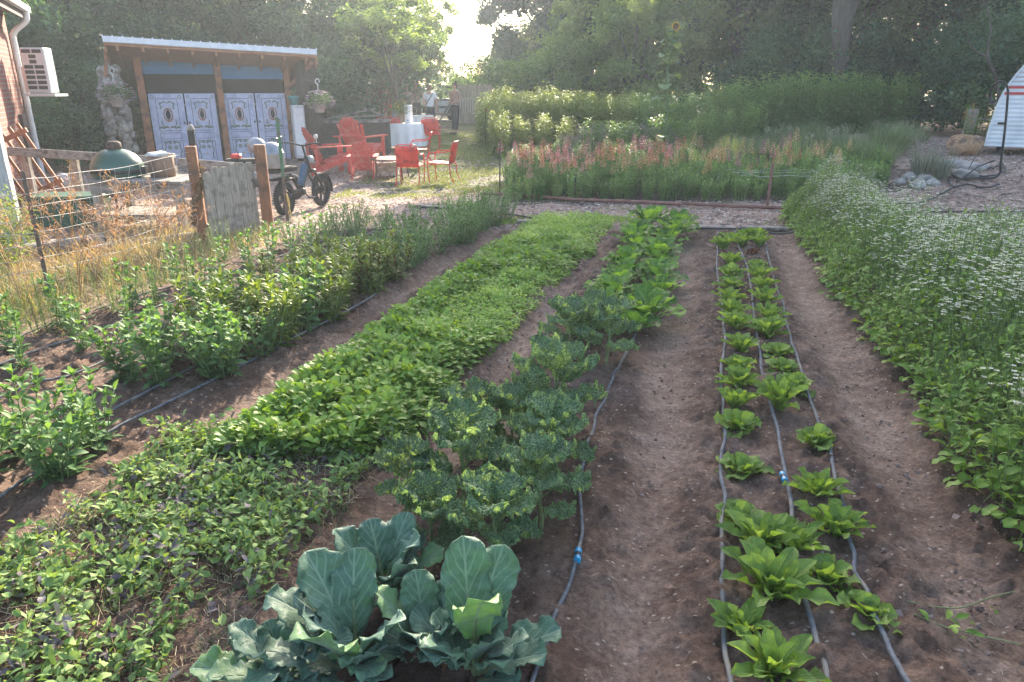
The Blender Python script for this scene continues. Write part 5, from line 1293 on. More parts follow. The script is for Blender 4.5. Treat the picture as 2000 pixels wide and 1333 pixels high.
def lawnchair(lab):
    t = T('metal_chair', lab, 'metal chair', group='red metal lawn chairs')
    # bent sheet back
    vs, fs = [], []; nx, nz = 9, 8
    for j in range(nz+1):
        q = j/nz; z = .42+.44*q; w_ = .245-.045*max(0, q-.75)*4*.5
        for i in range(nx+1):
            u = -1+2*i/nx; vs.append((u*w_, -.20-.10*q-.05*(1-u*u)+.03*(q > .93), z-(.05*u**4*(q > .85))))
    for j in range(nz):
        for i in range(nx): k = j*(nx+1)+i; fs.append((k, k+1, k+nx+2, k+nx+1))
    b = MB().add(vs, fs, True); b.add([(x, y-.006, z) for x, y, z in vs], [f_[::-1] for f_ in fs], True); b.build('backrest', M_RED, t)
    b = MB().box((0, .03, .43), (.48, .46, .012), rot=Matrix.Rotation(.08, 4, 'X'), bev=.004).box((0, .26, .435), (.46, .03, .03), bev=.008); b.build('seat', M_RED, t)
    for s_ in (-1, 1):
        MB().tube(smooth([(s_*.26, .24, 0), (s_*.27, .27, .40), (s_*.275, .25, .60), (s_*.275, .15, .665), (s_*.27, -.10, .67), (s_*.25, -.25, .72), (s_*.20, -.31, .87), (s_*.05, -.345, .89), (0, -.35, .89)]), .0125, 8).build('arm_frame', M_RED, t)
        MB().tube(smooth([(s_*.25, -.34, 0), (s_*.25, -.24, .2), (s_*.25, -.20, .42), (s_*.25, .23, .40)]), .0125, 8).build('leg', M_RED, t)
    return t
q = G(802, 362); m1 = lawnchair('red metal chair nearest the camera, seen squarely from behind'); place(m1, q, R(-4), .98)
for (px, py, rz, s_, l) in [(866, 356, 78, .98, 'red metal chair standing sideways on the grass, facing the round table'), (822, 322, 95, .9, 'red metal chair in profile half hidden behind the nearest metal chair'), (778, 290, -18, 1.0, 'red metal chair in front of the white cloth table'), (842, 291, 4, 1.0, 'red metal chair on the lawn in front of the white shirted person')]:
    dup(m1, G(px, py), R(rz), s_, l)
# round metal table, fire ring
q = G(765, 352); t = T('round_table', 'low round brown metal table among the red chairs', 'table', q+Vector((0, .2, 0)), .3)
MB().lathe([(0, .44), (.50, .44), (.52, .45), (.52, .47), (.5, .475), (0, .475)], 32).build('tabletop', mat('brown_table_top', (.16, .08, .06), (.28, .15, .11), 8, .55, .2), t)
for a in (.4, 2, 3.5, 5.1): MB().tube(smooth([(.42*math.cos(a), .42*math.sin(a), .44), (.40*math.cos(a), .40*math.sin(a), .2), (.44*math.cos(a), .44*math.sin(a), 0)]), .016, 8).build('leg', M_RUST, t)
q = G(735, 345); t = T('fire_ring', 'low round whitewashed block ring between slatted chairs and round table', 'fire ring', q+Vector((.1, .3, 0)), 0)
for j in range(3):
    b = MB()
    for k in range(10):
        a = 2*PI*(k+.5*(j % 2))/10; b.box((.33*math.cos(a), .33*math.sin(a), .055+.105*j), (.1, .19, .1), rz=a, bev=.012)
    b.build('block_course', mat('pale_block', (.42, .38, .34), (.6, .56, .5), 9, .9, .3), t)

# ---- dark bin, white table, things on it --------------------------------
q = G(692, 306); t = T('raised_planter', 'long dark raised planter box with pale poles laid over it', 'planter box', q+Vector((0, .6, 0)), .05)
MB().box((0, 0, .45), (1.75, .9, .85)).build('box', mat('very_dark_timber', (.022, .016, .014), (.05, .035, .03), 5, .85, .3, stretch=(1, 1, 5)), t)
MB().bar((-.9, -.45, .89), (.9, -.45, .92), .05, .05).bar((-.9, .45, .89), (.9, .45, .92), .05, .05).bar((-.9, -.45, .89), (-.9, .45, .92), .05, .05).bar((.9, -.45, .92), (.9, .45, .92), .05, .05).build('rim', M_GRYH, t)
MB().bar((-.75, -.4, .98), (.5, .3, 1.22), .03).bar((.88, -.3, 1.02), (.2, .3, 1.24), .03).bar((-.5, -.2, 1.0), (.75, .2, 1.05), .035).bar((-.95, -.45, .3), (-.95, -.45, 1.3), .06).build('poles', M_GRYH, t)
q = G(772, 296); q = q+Vector((.05, .5, 0))
t = T('table', 'folding table under a long white cloth behind the red metal chairs', 'table', q, 0)
MB().box((.1, 0, .73), (1.25, .72, .03)).build('tabletop', M_WHT2, t)
for x in (-.42, .62):
    for y in (-.28, .28): MB().tube([(x, y, 0), (x, y, .72)], .016, 6).build('leg', M_BLK, t)
def cloth(w_, d_, h, drop, seed, flare=.06):
    n = 96; vs, fs = [], []
    per = []
    for i in range(n):
        a = i/n*4; s_ = int(a); r_ = a-s_
        p = [(-w_/2+w_*r_, -d_/2), (w_/2, -d_/2+d_*r_), (w_/2-w_*r_, d_/2), (-w_/2, d_/2-d_*r_)][s_]; nn = [(0, -1), (1, 0), (0, 1), (-1, 0)][s_]; per.append((p, nn, i))
    L_ = 7
    for j in range(L_):
        q_ = j/(L_-1)
        for (p, nn, i) in per:
            o_ = .012+q_*(flare*.5+.035*math.sin(i*1.15+seed)+.02*math.sin(i*.45)); vs.append((p[0]+nn[0]*o_, p[1]+nn[1]*o_, h-drop*q_))
    for j in range(L_-1):
        for i in range(n): fs.append((j*n+i, j*n+(i+1) % n, (j+1)*n+(i+1) % n, (j+1)*n+i))
    b = MB().add(vs, fs, True); b.add([vs[i]+() for i in range(n)], [tuple(range(n))[::-1]]); return b
o = cloth(1.28, .75, .752, .62, 1).build('tablecloth', M_CLOTH); o.location = q+Vector((.1, 0, 0)); prop(o, 'white cotton cloth hanging to the grass over the folding table', 'tablecloth')
top = q+Vector((0, 0, .757))
t = T('drink_dispenser', 'pale tall ceramic crock on the white cloth', 'crock', top+Vector((.30, .05, 0)), 0)
MB().lathe([(0, 0), (.11, 0), (.12, .05), (.12, .42), (.11, .45), (0, .45)], 20).build('body', M_CLOTH, t); MB().lathe([(0, .45), (.125, .45), (.12, .49), (0, .50)], 20).build('lid', M_WHT2, t); MB().tube([(0, -.11, .08), (0, -.17, .08)], .018, 8).build('tap', M_BLK, t)
t = T('jug', 'grey metal jug on the white cloth beside the bouquet', 'jug', top+Vector((-.12, .1, 0)), 0)
MB().lathe([(0, 0), (.08, 0), (.09, .12), (.07, .3), (.08, .36), (.07, .36), (0, .3)], 18).build('body', mat('dull_pewter', (.25, .27, .32), (.38, .4, .45), 9, .4, metal=.6), t); MB().tube(smooth([(.08, 0, .3), (.15, 0, .25), (.15, 0, .14), (.09, 0, .1)]), .012, 6).build('handle', M_HELM, t)
def bouquet(pos, lab, seed, m1_, col2):
    rs = np.random.RandomState(seed); t = T('bouquet', lab, 'bouquet', pos, 0)
    MB().lathe([(0, 0), (.07, 0), (.09, .1), (.075, .24), (.085, .26), (0, .2)], 16).build('vase', mat('brown_vase', (.22, .14, .08), (.32, .22, .13), 9, .5), t)
    f = Fol(); n = 200; d = rs.normal(0, 1, (n, 3)); d[:, 2] = np.abs(d[:, 2]); d /= np.linalg.norm(d, axis=1)[:, None]; q_ = d*rs.uniform(.1, .3, (n, 1))*[1.1, 1, 1.2]+[0, 0, .28]
    f.add(flat('fold', .09, .04), q_, rs.rand(n)*6, rs.uniform(-.4, 1, n), 0, 1, rs.rand(n)); f.stem(np.repeat([[0, 0, .22]], 60, 0), q_[:60], .004, .003, .5); f.build('foliage', m1_, t)
    g_ = Fol(); m_ = 26
    for k in range(6): g_.add(leaf(.045, .035, pf(.6, .4), 3, 3, .5, .6), q_[60:60+m_]*1.06, k*1.05, d[60:60+m_, 2]*.6, 0, 1, rs.rand(m_))
    g_.build('flower_heads', col2, t)
bouquet(top+Vector((.08, -.05, 0)), 'bouquet of sunflowers and leaves in a brown vase on the white cloth', 3, M_AMA, M_YEL)
M_DPUR = leafmat('smoky_leaf', (.05, .018, .022), (.12, .04, .04), (.22, .10, .07), trans=.35, rough=.6)
# purple leaved shrub beside the table
t = T('smoke_bush', 'purple leaved shrub standing behind the table and the dark planter', 'shrub', q+Vector((-.75, 1.1, 0)), 0)
f = Fol(); rs = np.random.RandomState(5); n = 1100; d = rs.normal(0, 1, (n, 3)); d /= np.linalg.norm(d, axis=1)[:, None]; q_ = d*rs.rand(n)[:, None]**.4*[.55, .5, .6]+[0, 0, 1.35]
f.add(flat('fold', .09, .06), q_, rs.rand(n)*6, rs.uniform(-.5, .8, n), 0, rs.uniform(.7, 1.3, n), rs.rand(n)); f.build('foliage', M_DPUR, t)
b = MB()
for a in range(6): b.tube(smooth([(0, 0, 0), (.1*math.cos(a), .1*math.sin(a), .6), (.35*math.cos(a), .3*math.sin(a), 1.4)]), .018, 6)
b.build('stems', M_GRY, t)
# red cloths and red chair farther back
M_RCL = mat('bright_red_fabric', (.55, .035, .025), (.68, .06, .04), 9, .8, .2)
for i, (px, py, w_, h_, l) in enumerate([(690, 205, .55, .5, 'small red cloth hanging on the far rail under the trees'), (722, 200, .75, .45, 'wider red cloth hanging on the far rail next to the small one')]):
    q2 = P(px, py, 27+i*.3); b = MB(); n = 12
    vs = [(-w_/2+w_*k/n, .04*math.sin(k*1.9+i), z_) for z_ in (h_/2, 0, -h_/2) for k in range(n+1)]; fs = [(r_*(n+1)+k, r_*(n+1)+k+1, (r_+1)*(n+1)+k+1, (r_+1)*(n+1)+k) for r_ in range(2) for k in range(n)]
    b.add(vs, fs, True); b.add([(x, y+.012, z) for x, y, z in vs], [f_[::-1] for f_ in fs], True); o = b.build('hanging_cloth', M_RCL); o.location = q2; prop(o, l, 'cloth')
q2 = G(748, 276); t = T('canvas_seat', 'red canvas armchair beside the white cloth table, before the purple shrub', 'armchair', q2+Vector((0, .3, 0)), .2)
MB().box((0, 0, .42), (.6, .55, .08), bev=.02).build('seat', M_RCL, t); MB().box((0, .27, .85), (.6, .06, .85), bev=.02).build('backrest', M_RCL, t)
for x in (-.3, .3):
    MB().box((x, 0, .62), (.05, .55, .05)).build('armrest', M_BLK, t)
    for y in (-.25, .25): MB().tube([(x, y, 0), (x, y, .6)], .015, 6).build('leg', M_BLK, t)

# ---- fences, gate and truck behind the people ---------------------------
q = P(672, 240, 27.4); q.z = ground(q.x, q.y); t = T('rail_fence', 'dark post and rail fence under the trees behind the dark planter', 'fence', q, 0)
xr = P(800, 230, 27.4).x-q.x
for z_ in (.35, .75, 1.15): MB().bar((-.9, 0, z_), (xr, 0, z_+.02), .05, .12).build('rail', M_GRYH, t)
for k in range(4): MB().box((-.9+k*(xr+.9)/3, .06, .65), (.12, .1, 1.3)).build('post', M_GRY, t)
q = P(850, 262, 27.2); q.z = ground(q.x, q.y); t = T('farm_gate', 'open five bar wooden farm gate between the white shirted and the flowery bloused person', 'gate', q, -.02)
xr = P(886, 262, 27.2).x-q.x
for z_ in (.2, .42, .65, .9, 1.15): MB().bar((0, 0, z_), (xr, 0, z_), .04, .08).build('bar', M_GRYH, t)
MB().box((0, .03, .65), (.08, .06, 1.25)).box((xr, .03, .65), (.08, .06, 1.25)).bar((.05, .05, .25), (xr-.05, .05, 1.1), .03, .06).build('frame', M_GRYH, t)
q = P(896, 255, 34); q.z = ground(q.x, q.y); t = T('picket_fence', 'tan vertical board fence in sunlight behind the flowery bloused person', 'fence', q, 0)
xr = P(962, 240, 34).x-q.x; M_TAN = mat('sunny_tan_boards', (.34, .24, .17), (.48, .36, .26), 6, .85, .3, stretch=(5, 5, .6)); n = 14
for k in range(n): MB().box((xr*(k+.5)/n, 0, .85), (xr/n-.015, .025, 1.7+.03*math.sin(k*2.))).build('board', M_TAN, t)
MB().box((xr/2, .04, 1.3), (xr, .04, .1)).box((xr/2, .04, .4), (xr, .04, .1)).build('cross_rail', M_TAN, t)
q = P(835, 240, 36); q.z = ground(q.x, q.y); t = T('pickup_truck', 'white pickup truck parked behind the people, half hidden by leaves', 'truck', q, .0)
MB().box((0, 0, .75), (4.4, 1.8, .6), bev=.08).box((.9, 0, .98), (2.4, 1.78, .2), bev=.05).build('body', M_WHT2, t)
MB().prism([(-1.5, 1.05), (.3, 1.05), (0, 1.62), (-1.2, 1.62)], 1.5, Matrix.Translation((0, -.75, 0))).build('cab', M_WHT2, t)
MB().prism([(-1.3, 1.1), (.1, 1.1), (-.1, 1.54), (-1.12, 1.54)], 1.52, Matrix.Translation((0, -.76, 0))).build('window', mat('dark_glass', (.02, .025, .03), (.04, .045, .05), 4, .15), t)
for x in (-1.4, 1.4):
    for y in (-.85, .85): MB().lathe([(0, -.1), (.36, -.1), (.38, 0), (.36, .1), (0, .1)], 24, Matrix.Translation((x, y, .38)) @ Matrix.Rotation(PI/2, 4, 'X')).build('wheel', M_RUB, t)

# ---- people -------------------------------------------------------------
def skinmat(n, c): return mat(n, c, tuple(v*1.1 for v in c), 20, .55, spec=.35)
SK = skinmat('skin', (.50, .30, .22)); SK2 = skinmat('tan_skin', (.42, .25, .18))
def skin(name, verts, edges, rad, m, parent, root=0, lev=2):
    me = bpy.data.meshes.new(name); me.from_pydata(verts, edges, []); o = bpy.data.objects.new(name, me); COL.objects.link(o); o.parent = parent
    md = o.modifiers.new('skin', 'SKIN'); md.use_smooth_shade = True
    sk_ = me.skin_vertices[0].data
    for i, r in enumerate(rad): sk_[i].radius = (r, r) if not hasattr(r, '__len__') else r; sk_[i].use_root = (i == root)
    sb = o.modifiers.new('sub', 'SUBSURF'); sb.levels = lev; sb.render_levels = lev
    me.materials.append(m); return o
def person(lab, pos, rz, H, sk, hairm, shirt, bottom, arms, hair='short', shorts=False, shoes=M_BLK, legs=(.09, -.09), lean=0, headtilt=0):
    """arms: per side (elbow xyz, hand xyz) in body units; faces -Y"""
    t = T('person', lab, 'person', pos, rz, s=H/1.7); V, E, Rr = [], [], []
    def v(p, r): V.append(p); Rr.append(r); return len(V)-1
    pel = v((0, 0, .95), (.145, .11)); wst = v((0, .0, 1.08), (.125, .09)); ch = v((0, lean*.5, 1.27), (.155, .105)); sh = v((0, lean, 1.41), (.11, .08)); nk = v((0, lean, 1.485), .052); hd0 = v((0, lean-.01+headtilt, 1.545), (.062, .068)); hd = v((0, lean-.015+headtilt, 1.61), (.077, .09)); tp_ = v((0, lean+headtilt, 1.68), (.060, .072))
    for a, b in ((pel, wst), (wst, ch), (ch, sh), (sh, nk), (nk, hd0), (hd0, hd), (hd, tp_)): E.append((a, b))
    hands = []
    for s_, (eb, hn_) in zip((-1, 1), arms):
        a = v((s_*.17, lean, 1.39), .055); b = v((s_*.18+eb[0], lean+eb[1], eb[2]), .038); c_ = v(hn_, .027); 
        dirv = (Vector(hn_)-Vector(V[b])).normalized(); d_ = v(tuple(Vector(hn_)+dirv*.05), (.034, .02)); E.extend([(sh, a), (a, b), (b, c_), (c_, d_)])
        sidev = dirv.cross(Vector((0, 0, 1))); sidev = sidev.normalized() if sidev.length > .1 else Vector((0, 1, 0))
        for k in range(4):
            f_ = v(tuple(Vector(hn_)+dirv*(.125-.008*abs(k-1.2))+sidev*(k-1.5)*.019), .008); E.append((d_, f_))
        th = v(tuple(Vector(hn_)+dirv*.07+sidev*-.052), .010); E.append((c_, th))
    for s_, dy in zip((-1, 1), legs):
        a = v((s_*.085, 0, .88), .085); k_ = v((s_*.10, dy*.4-.01, .49), .052); an = v((s_*.11, dy, .09), .036); ft = v((s_*.12, dy-.12, .035), (.04, .028)); E.extend([(pel, a), (a, k_), (k_, an), (an, ft)])
    skin('body', V, E, Rr, sk, t)
    hy = lean+headtilt
    # clothing sits slightly outside the body
    vs = [(0, 0, .93), (0, 0, 1.08), (0, lean*.5, 1.27), (0, lean, 1.41), (0, lean, 1.455)]; rr = [(.165, .125), (.145, .11), (.175, .122), (.125, .092), (.07, .06)]; ed = [(0, 1), (1, 2), (2, 3), (3, 4)]
    for s_, (eb, hn_) in zip((-1, 1), arms):
        n0 = len(vs); sh_ = Vector((s_*.17, lean, 1.39)); el = Vector((s_*.18+eb[0], lean+eb[1], eb[2])); vs += [tuple(sh_), tuple(sh_.lerp(el, .62))]; rr += [.068, .062]; ed += [(3, n0), (n0, n0+1)]
    skin('shirt', vs, ed, rr, shirt, t)
    vs = [(0, 0, 1.04), (0, 0, .94)]; rr = [(.140, .108), (.162, .125)]; ed = [(0, 1)]
    for s_, dy in zip((-1, 1), legs):
        n0 = len(vs); hip = Vector((s_*.085, 0, .88)); kn = Vector((s_*.10, dy*.4-.01, .49)); an = Vector((s_*.11, dy, .09))
        vs += [tuple(hip)]; rr += [.098]; ed += [(1, n0)]
        if shorts: vs += [tuple(hip.lerp(kn, .75))]; rr += [.085]; ed += [(n0, n0+1)]
        else: vs += [tuple(kn), tuple(an+Vector((0, 0, .05)))]; rr += [.068, .05]; ed += [(n0, n0+1), (n0+1, n0+2)]
    skin('trousers' if not shorts else 'shorts', vs, ed, rr, bottom, t)
    for s_, dy in zip((-1, 1), legs): MB().blob((s_*.12, dy-.07, .045), (.048, .13, .045), 1, 12, 8, .02).build('shoe', shoes, t)
    # face
    MB().blob((0, hy-.112, 1.60), (.012, .018, .022), 1, 8, 6, 0).blob((-.078, hy-.01, 1.605), (.012, .02, .028), 1, 8, 6, 0).blob((.078, hy-.01, 1.605), (.012, .02, .028), 1, 8, 6, 0).build('nose_and_ears', sk, t)
    b = MB()
    for s_ in (-1, 1): b.blob((s_*.03, hy-.093, 1.625), (.010, .006, .006), 1, 8, 6, 0)
    b.build('eyes', M_BLK, t); MB().blob((0, hy-.096, 1.562), (.022, .006, .006), 1, 8, 6, 0).build('mouth', mat('lips', (.35, .1, .09), (.4, .12, .1), 9, .5), t)
    h = MB()
    if hair == 'none': return t
    h.blob((0, hy+.018, 1.655), (.094, .098, .075), 3, 16, 10, .05).blob((0, hy+.05, 1.60), (.088, .07, .09), 4, 14, 10, .06)
    if hair == 'long':
        for s_ in (-1, 1): h.blob((s_*.075, hy+.01, 1.50), (.035, .06, .17), 5, 12, 10, .1)
        h.blob((0, hy+.065, 1.48), (.09, .045, .2), 6, 14, 10, .08)
    if hair == 'bun': h.blob((.0, hy+.09, 1.73), (.05, .05, .045), 7, 12, 8, .08)
    h.build('hair', hairm, t); return t
H_BR = mat('dark_brown_hair', (.03, .02, .015), (.07, .045, .03), 40, .6, stretch=(5, 5, .5)); H_RED = mat('auburn_hair', (.28, .09, .04), (.4, .16, .08), 40, .6); H_LB = mat('light_brown_hair', (.16, .09, .05), (.28, .17, .10), 40, .6)
FLOR = mat('flowery_red_blouse', (.20, .06, .06), (.36, .20, .17), 28, .8, c3=(.6, .5, .4), s2=45); NAVY = mat('dark_trousers', (.012, .016, .03), (.025, .03, .05), 9, .8)
DOWN = ((-.06, .02, 1.13), (-.26, -.02, .92)); DOWNR = ((.06, .02, 1.13), (.26, -.02, .92))
q = G(890, 263); person('person in red flowery blouse and dark trousers standing beside the farm gate', q, R(-35), 1.72, SK2, H_BR, FLOR, NAVY, (((-.05, .06, 1.14), (-.14, -.19, 1.05)), ((.05, .06, 1.14), (.12, -.2, 1.07))), 'bun', legs=(.05, -.08))
q3 = G(842, 266); t = person('person in white shirt and dark shorts with a dark bag strap across the back', q3, R(170), 1.66, SK, H_LB, mat('white_shirt', (.62, .62, .70), (.72, .72, .78), 9, .85), NAVY, (DOWN, ((.05, .0, 1.13), (.16, -.2, 1.05))), 'short', True)
b = MB(); pts = smooth([(-.15, -.09, 1.44), (-.05, -.135, 1.27), (.10, -.14, 1.08), (.17, -.10, .95)]); b.tube(pts, .014, 6); pts2 = [Vector((p.x, -p.y, p.z)) for p in pts]; b.tube(pts2, .014, 6); b.build('bag_strap', M_BLK, t); MB().box((.21, 0, .88), (.06, .24, .2), bev=.02).build('bag', M_BLK, t)
q1 = P(797, 250, 28.0); q1.z = ground(q1.x, q1.y); person('person with auburn hair standing behind the white cloth table', q1, R(20), 1.66, SK, H_RED, mat('pale_pink_top', (.55, .42, .38), (.65, .52, .47), 9, .8), NAVY, (((-.05, .0, 1.13), (-.12, -.22, 1.02)), ((.05, 0, 1.13), (.12, -.22, 1.02))), 'long')
q2 = P(816, 250, 28.6); q2.z = ground(q2.x, q2.y); person('tall person with long brown hair and open cardigan behind the table', q2, R(-10), 1.80, SK, H_LB, mat('striped_cardigan', (.38, .25, .22), (.55, .42, .38), 14, .85, stretch=(5, 1, 1)), NAVY, (DOWN, DOWNR), 'long')
q = G(826, 272); t = T('side_table', 'small table under a rumpled white cloth beside the white shirted person', 'table', q+Vector((-.1, .6, 0)), 0)
MB().box((0, 0, .70), (.7, .5, .03)).build('tabletop', M_WHT2, t)
for x in (-.3, .3):
    for y in (-.2, .2): MB().tube([(x*1.1, y, 0), (x, y, .69)], .014, 6).build('leg', M_BLK, t)
o = cloth(.74, .54, .722, .26, 4).build('tablecloth', M_CLOTH); o.location = q+Vector((-.1, .6, 0)); prop(o, 'short rumpled white cloth on the small side table', 'tablecloth')

# ---- camper trailer and the corner by it --------------------------------
tq = P(1922, 290, 15.2); gz_ = ground(tq.x, tq.y)
t = T('camper_trailer', 'white rounded vintage camper trailer with two red stripes', 'camper trailer', (tq.x, tq.y, gz_), R(-34))
zb_ = max(.18, tq.z-gz_); prof = [(0, zb_), (.02, zb_+.35), (.07, zb_+.8), (.15, zb_+1.1), (.30, zb_+1.42), (.52, zb_+1.72), (.85, zb_+1.98), (1.3, zb_+2.12), (2.0, zb_+2.18), (3.4, zb_+2.15), (3.9, zb_+1.9), (4.3, zb_+1.3), (4.4, zb_+.6), (4.3, zb_)]
prof = [(p.x, p.z) for p in smooth([(a, 0, b) for a, b in prof], 4)]
def trailermat():
    m, nt, out, N, L = newmat('ribbed_white_aluminium')
    tc = N('TexCoord'); sp_ = N('SeparateXYZ', {'Vector': tc.outputs['Object']}); w_ = N('Math', {0: N('Math', {0: sp_.outputs['Z'], 1: 75}, operation='MULTIPLY').outputs[0]}, operation='SINE').outputs[0]
    nz = N('TexNoise', {'Vector': tc.outputs['Object'], 'Scale': 3, 'Detail': 6}); col = ramp(N, nz.outputs['Fac'], [(.35, (.55, .57, .60)), (.65, (.72, .73, .75))])
    p = N('BsdfPrincipled', {'Base Color': col, 'Roughness': .42, 'Metallic': .05}); up_ = N('Math', {0: sp_.outputs['Z'], 1: 1.35}, operation='GREATER_THAN').outputs[0]
    h_ = N('Math', {0: w_, 1: N('MapRange', {'Value': up_, 'To Min': .25, 'To Max': 1}).outputs[0]}, operation='MULTIPLY').outputs[0]
    bn = N('Bump', {'Strength': .6, 'Distance': .02, 'Height': h_}); L(bn.outputs[0], p.inputs['Normal']); L(p.outputs[0], out.inputs[0]); return m
MB().prism(prof, 2.0, smooth=False).build('body', trailermat(), t)
b = MB()
for i in range(len(prof)-4): 
    a_, c_ = prof[i], prof[i+1]; b.bar((a_[0], -.012, a_[1]), (c_[0], -.012, c_[1]), .03, .03)
b.build('edge_trim', M_WHT2, t)
M_STR = mat('red_stripe_paint', (.45, .04, .04), (.52, .06, .06), 9, .5)
for z_ in (1.02, 1.135): MB().box((2.25, -.004, zb_+z_), (4.2-.0, .008, .05)).build('stripe', M_STR, t)
MB().box((1.25, -.012, zb_+1.30), (.9, .02, .45), bev=.01).build('window', mat('trailer_window', (.03, .035, .04), (.07, .08, .09), 6, .2), t)
MB().bar((.55, -.02, zb_+1.42), (.9, -.3, zb_+1.6), .02).build('awning_arm', M_WIRE, t)
MB().lathe([(0, -.1), (.3, -.1), (.33, 0), (.3, .1), (0, .1)], 24, Matrix.Translation((2.3, .25, .33)) @ Matrix.Rotation(PI/2, 4, 'X')).build('wheel', M_RUB, t)
MB().tube([(.25, .4, .0), (.25, .4, zb_)], .05, 10).box((.25, .4, .03), (.2, .2, .06)).build('jack', M_BLK, t)
MB().box((.2, -.02, zb_+.45), (.12, .03, .04)).build('latch', M_BLK, t)
# black hook pole
hk = G(1950, 352); t = T('hook_pole', 'bent black pipe hook standing before the camper trailer', 'hook pole', hk, 0)
pp = [P(x, y, hk.y+dy)-hk for x, y, dy in [(1936, 200, .25), (1934, 182, .25), (1942, 166, .15), (1956, 160, .05), (1968, 172, 0), (1967, 205, 0), (1962, 260, 0), (1955, 315, 0)]]
MB().tube(smooth(pp+[Vector((0, 0, .12)), Vector((-.12, 0, .03)), Vector((-.5, .05, .03)), G(1868, 360)-hk+Vector((0, 0, .03))]), .018, 8).build('pipe', M_BLK, t)
MB().tube([G(1868, 360)-hk+Vector((0, 0, .03)), G(1905, 350)-hk+Vector((0, 0, .2)), G(1935, 345)-hk+Vector((0, 0, .26))], .012, 6).tube([G(1882, 350)-hk, P(1912, 292, hk.y+.6)-hk], .007, 5).build('brace_rods', M_BLK, t)
MB().box((pp[0].x, pp[0].y, pp[0].z), (.1, .04, .06)).build('bracket', M_BLK, t)
q = P(1890, 262, 17.5); q.z = ground(q.x, q.y); t = T('wooden_post', 'short thick weathered log post at the end of the flower beds by the trailer', 'post', q, 0)
MB().tube([(0, 0, 0), (.02, 0, .85)], [.13, .12], 12).build('shaft', M_GRY, t); MB().bar((.1, 0, .62), (.95, -.1, .60), .03, .04).build('rail', M_GRYH, t)
tape('garden_hose', [(1615, 415), (1690, 417), (1750, 422), (1800, 419), (1900, 420), (2060, 418)], 'black hose lying straight across the mulch toward the trailer', 'hose', .016, M_HOSE, .03)
tape('garden_hose', [(1700, 398), (1750, 403), (1790, 402), (1830, 388), (1862, 372), (1885, 366), (1920, 372), (1950, 366)], 'black hose winding from the flower bed to the foot of the hook pole', 'hose', .016, M_HOSE, .03)
tape('garden_hose', [(1862, 372), (1850, 352), (1880, 343), (1925, 350), (1962, 338), (1955, 325), (1935, 335)], 'black hose coiled loosely around the foot of the hook pole', 'hose', .016, M_HOSE, .03)
tape('garden_hose', [(1705, 412), (1735, 424), (1765, 417), (1740, 412), (1715, 420)], 'small coil of black hose on the mulch by the flowering bed', 'hose', .014, M_HOSE, .01)
def board(a, b_, w_, lab, m=M_GRYH, th=.035, name='board'):
    p0, p1 = G(*a), G(*b_); d = p1-p0
    o = MB().box((0, 0, 0), (d.length, w_, th), bev=.005).build(name, m); c_ = (p0+p1)/2; o.location = (c_.x, c_.y, c_.z+th/2+.012); o.rotation_euler = (0, -math.atan2(d.z, math.hypot(d.x, d.y)), math.atan2(d.y, d.x)); prop(o, lab, 'board'); return o
board((1922, 482), (1990, 486), .12, 'dark wet board at the corner of the flowering bed', M_BLK)
board((815, 405), (915, 414), .14, 'bleached plank edging the path behind the zinnia beds')
board((1325, 446), (1435, 450), .16, 'bleached plank edging the path beyond the chard', M_GRYH)
board((1445, 448), (1548, 452), .16, 'bleached plank edging the path beyond the lettuces', M_GRYH)
board((1010, 436), (1065, 438), .14, 'short bleached plank by the end of the bright salad greens')
M_EDG = mat('red_brown_edging', (.17, .075, .055), (.27, .14, .11), 9, .8, .3)
tape('edging_pole', [(940, 384), (1020, 388), (1120, 396), (1240, 401), (1330, 406)], 'long red-brown pole edging the snapdragon bed, lawn end', 'edging', .028, M_EDG, .02)
tape('edging_pole', [(1325, 403), (1420, 409), (1500, 412), (1560, 416)], 'long red-brown pole edging the snapdragon bed, trailer end', 'edging', .028, M_EDG, .02)
for (px, py, ty, l) in [(976, 383, 272, 'thin tan garden stake at the lawn corner of the snapdragon bed'), (1498, 406, 318, 'short red-brown stake at the front of the snapdragon bed'), (962, 268, 205, 'thin metal stake at the back of the lawn by the tall plants'), (1122, 390, 340, 'thin tan stake hidden among the snapdragons')]:
    g_ = G(px, py); z_ = P(px, ty, g_.y).z; o = MB().tube([(0, 0, -.05), (.01, 0, z_-g_.z)], .014 if px != 1498 else .024, 7).build('garden_stake', M_EDG if px == 1498 else M_RUST); o.location = g_; prop(o, l, 'garden stake')
t = T('string_netting', 'white horizontal string netting supporting the snapdragons', 'netting', G(1500, 400)+Vector((0, .3, 0)), 0)
for k, (z_, dy) in enumerate([(.47, 0), (.49, .5), (.47, 1.0)]):
    rs = np.random.RandomState(k); MB().tube([(x, dy+.02*rs.randn(), z_-.05+.012*rs.randn()) for x in np.linspace(-.4, 1.7, 14)], .0022, 5).build('string', M_CLOTH, t)
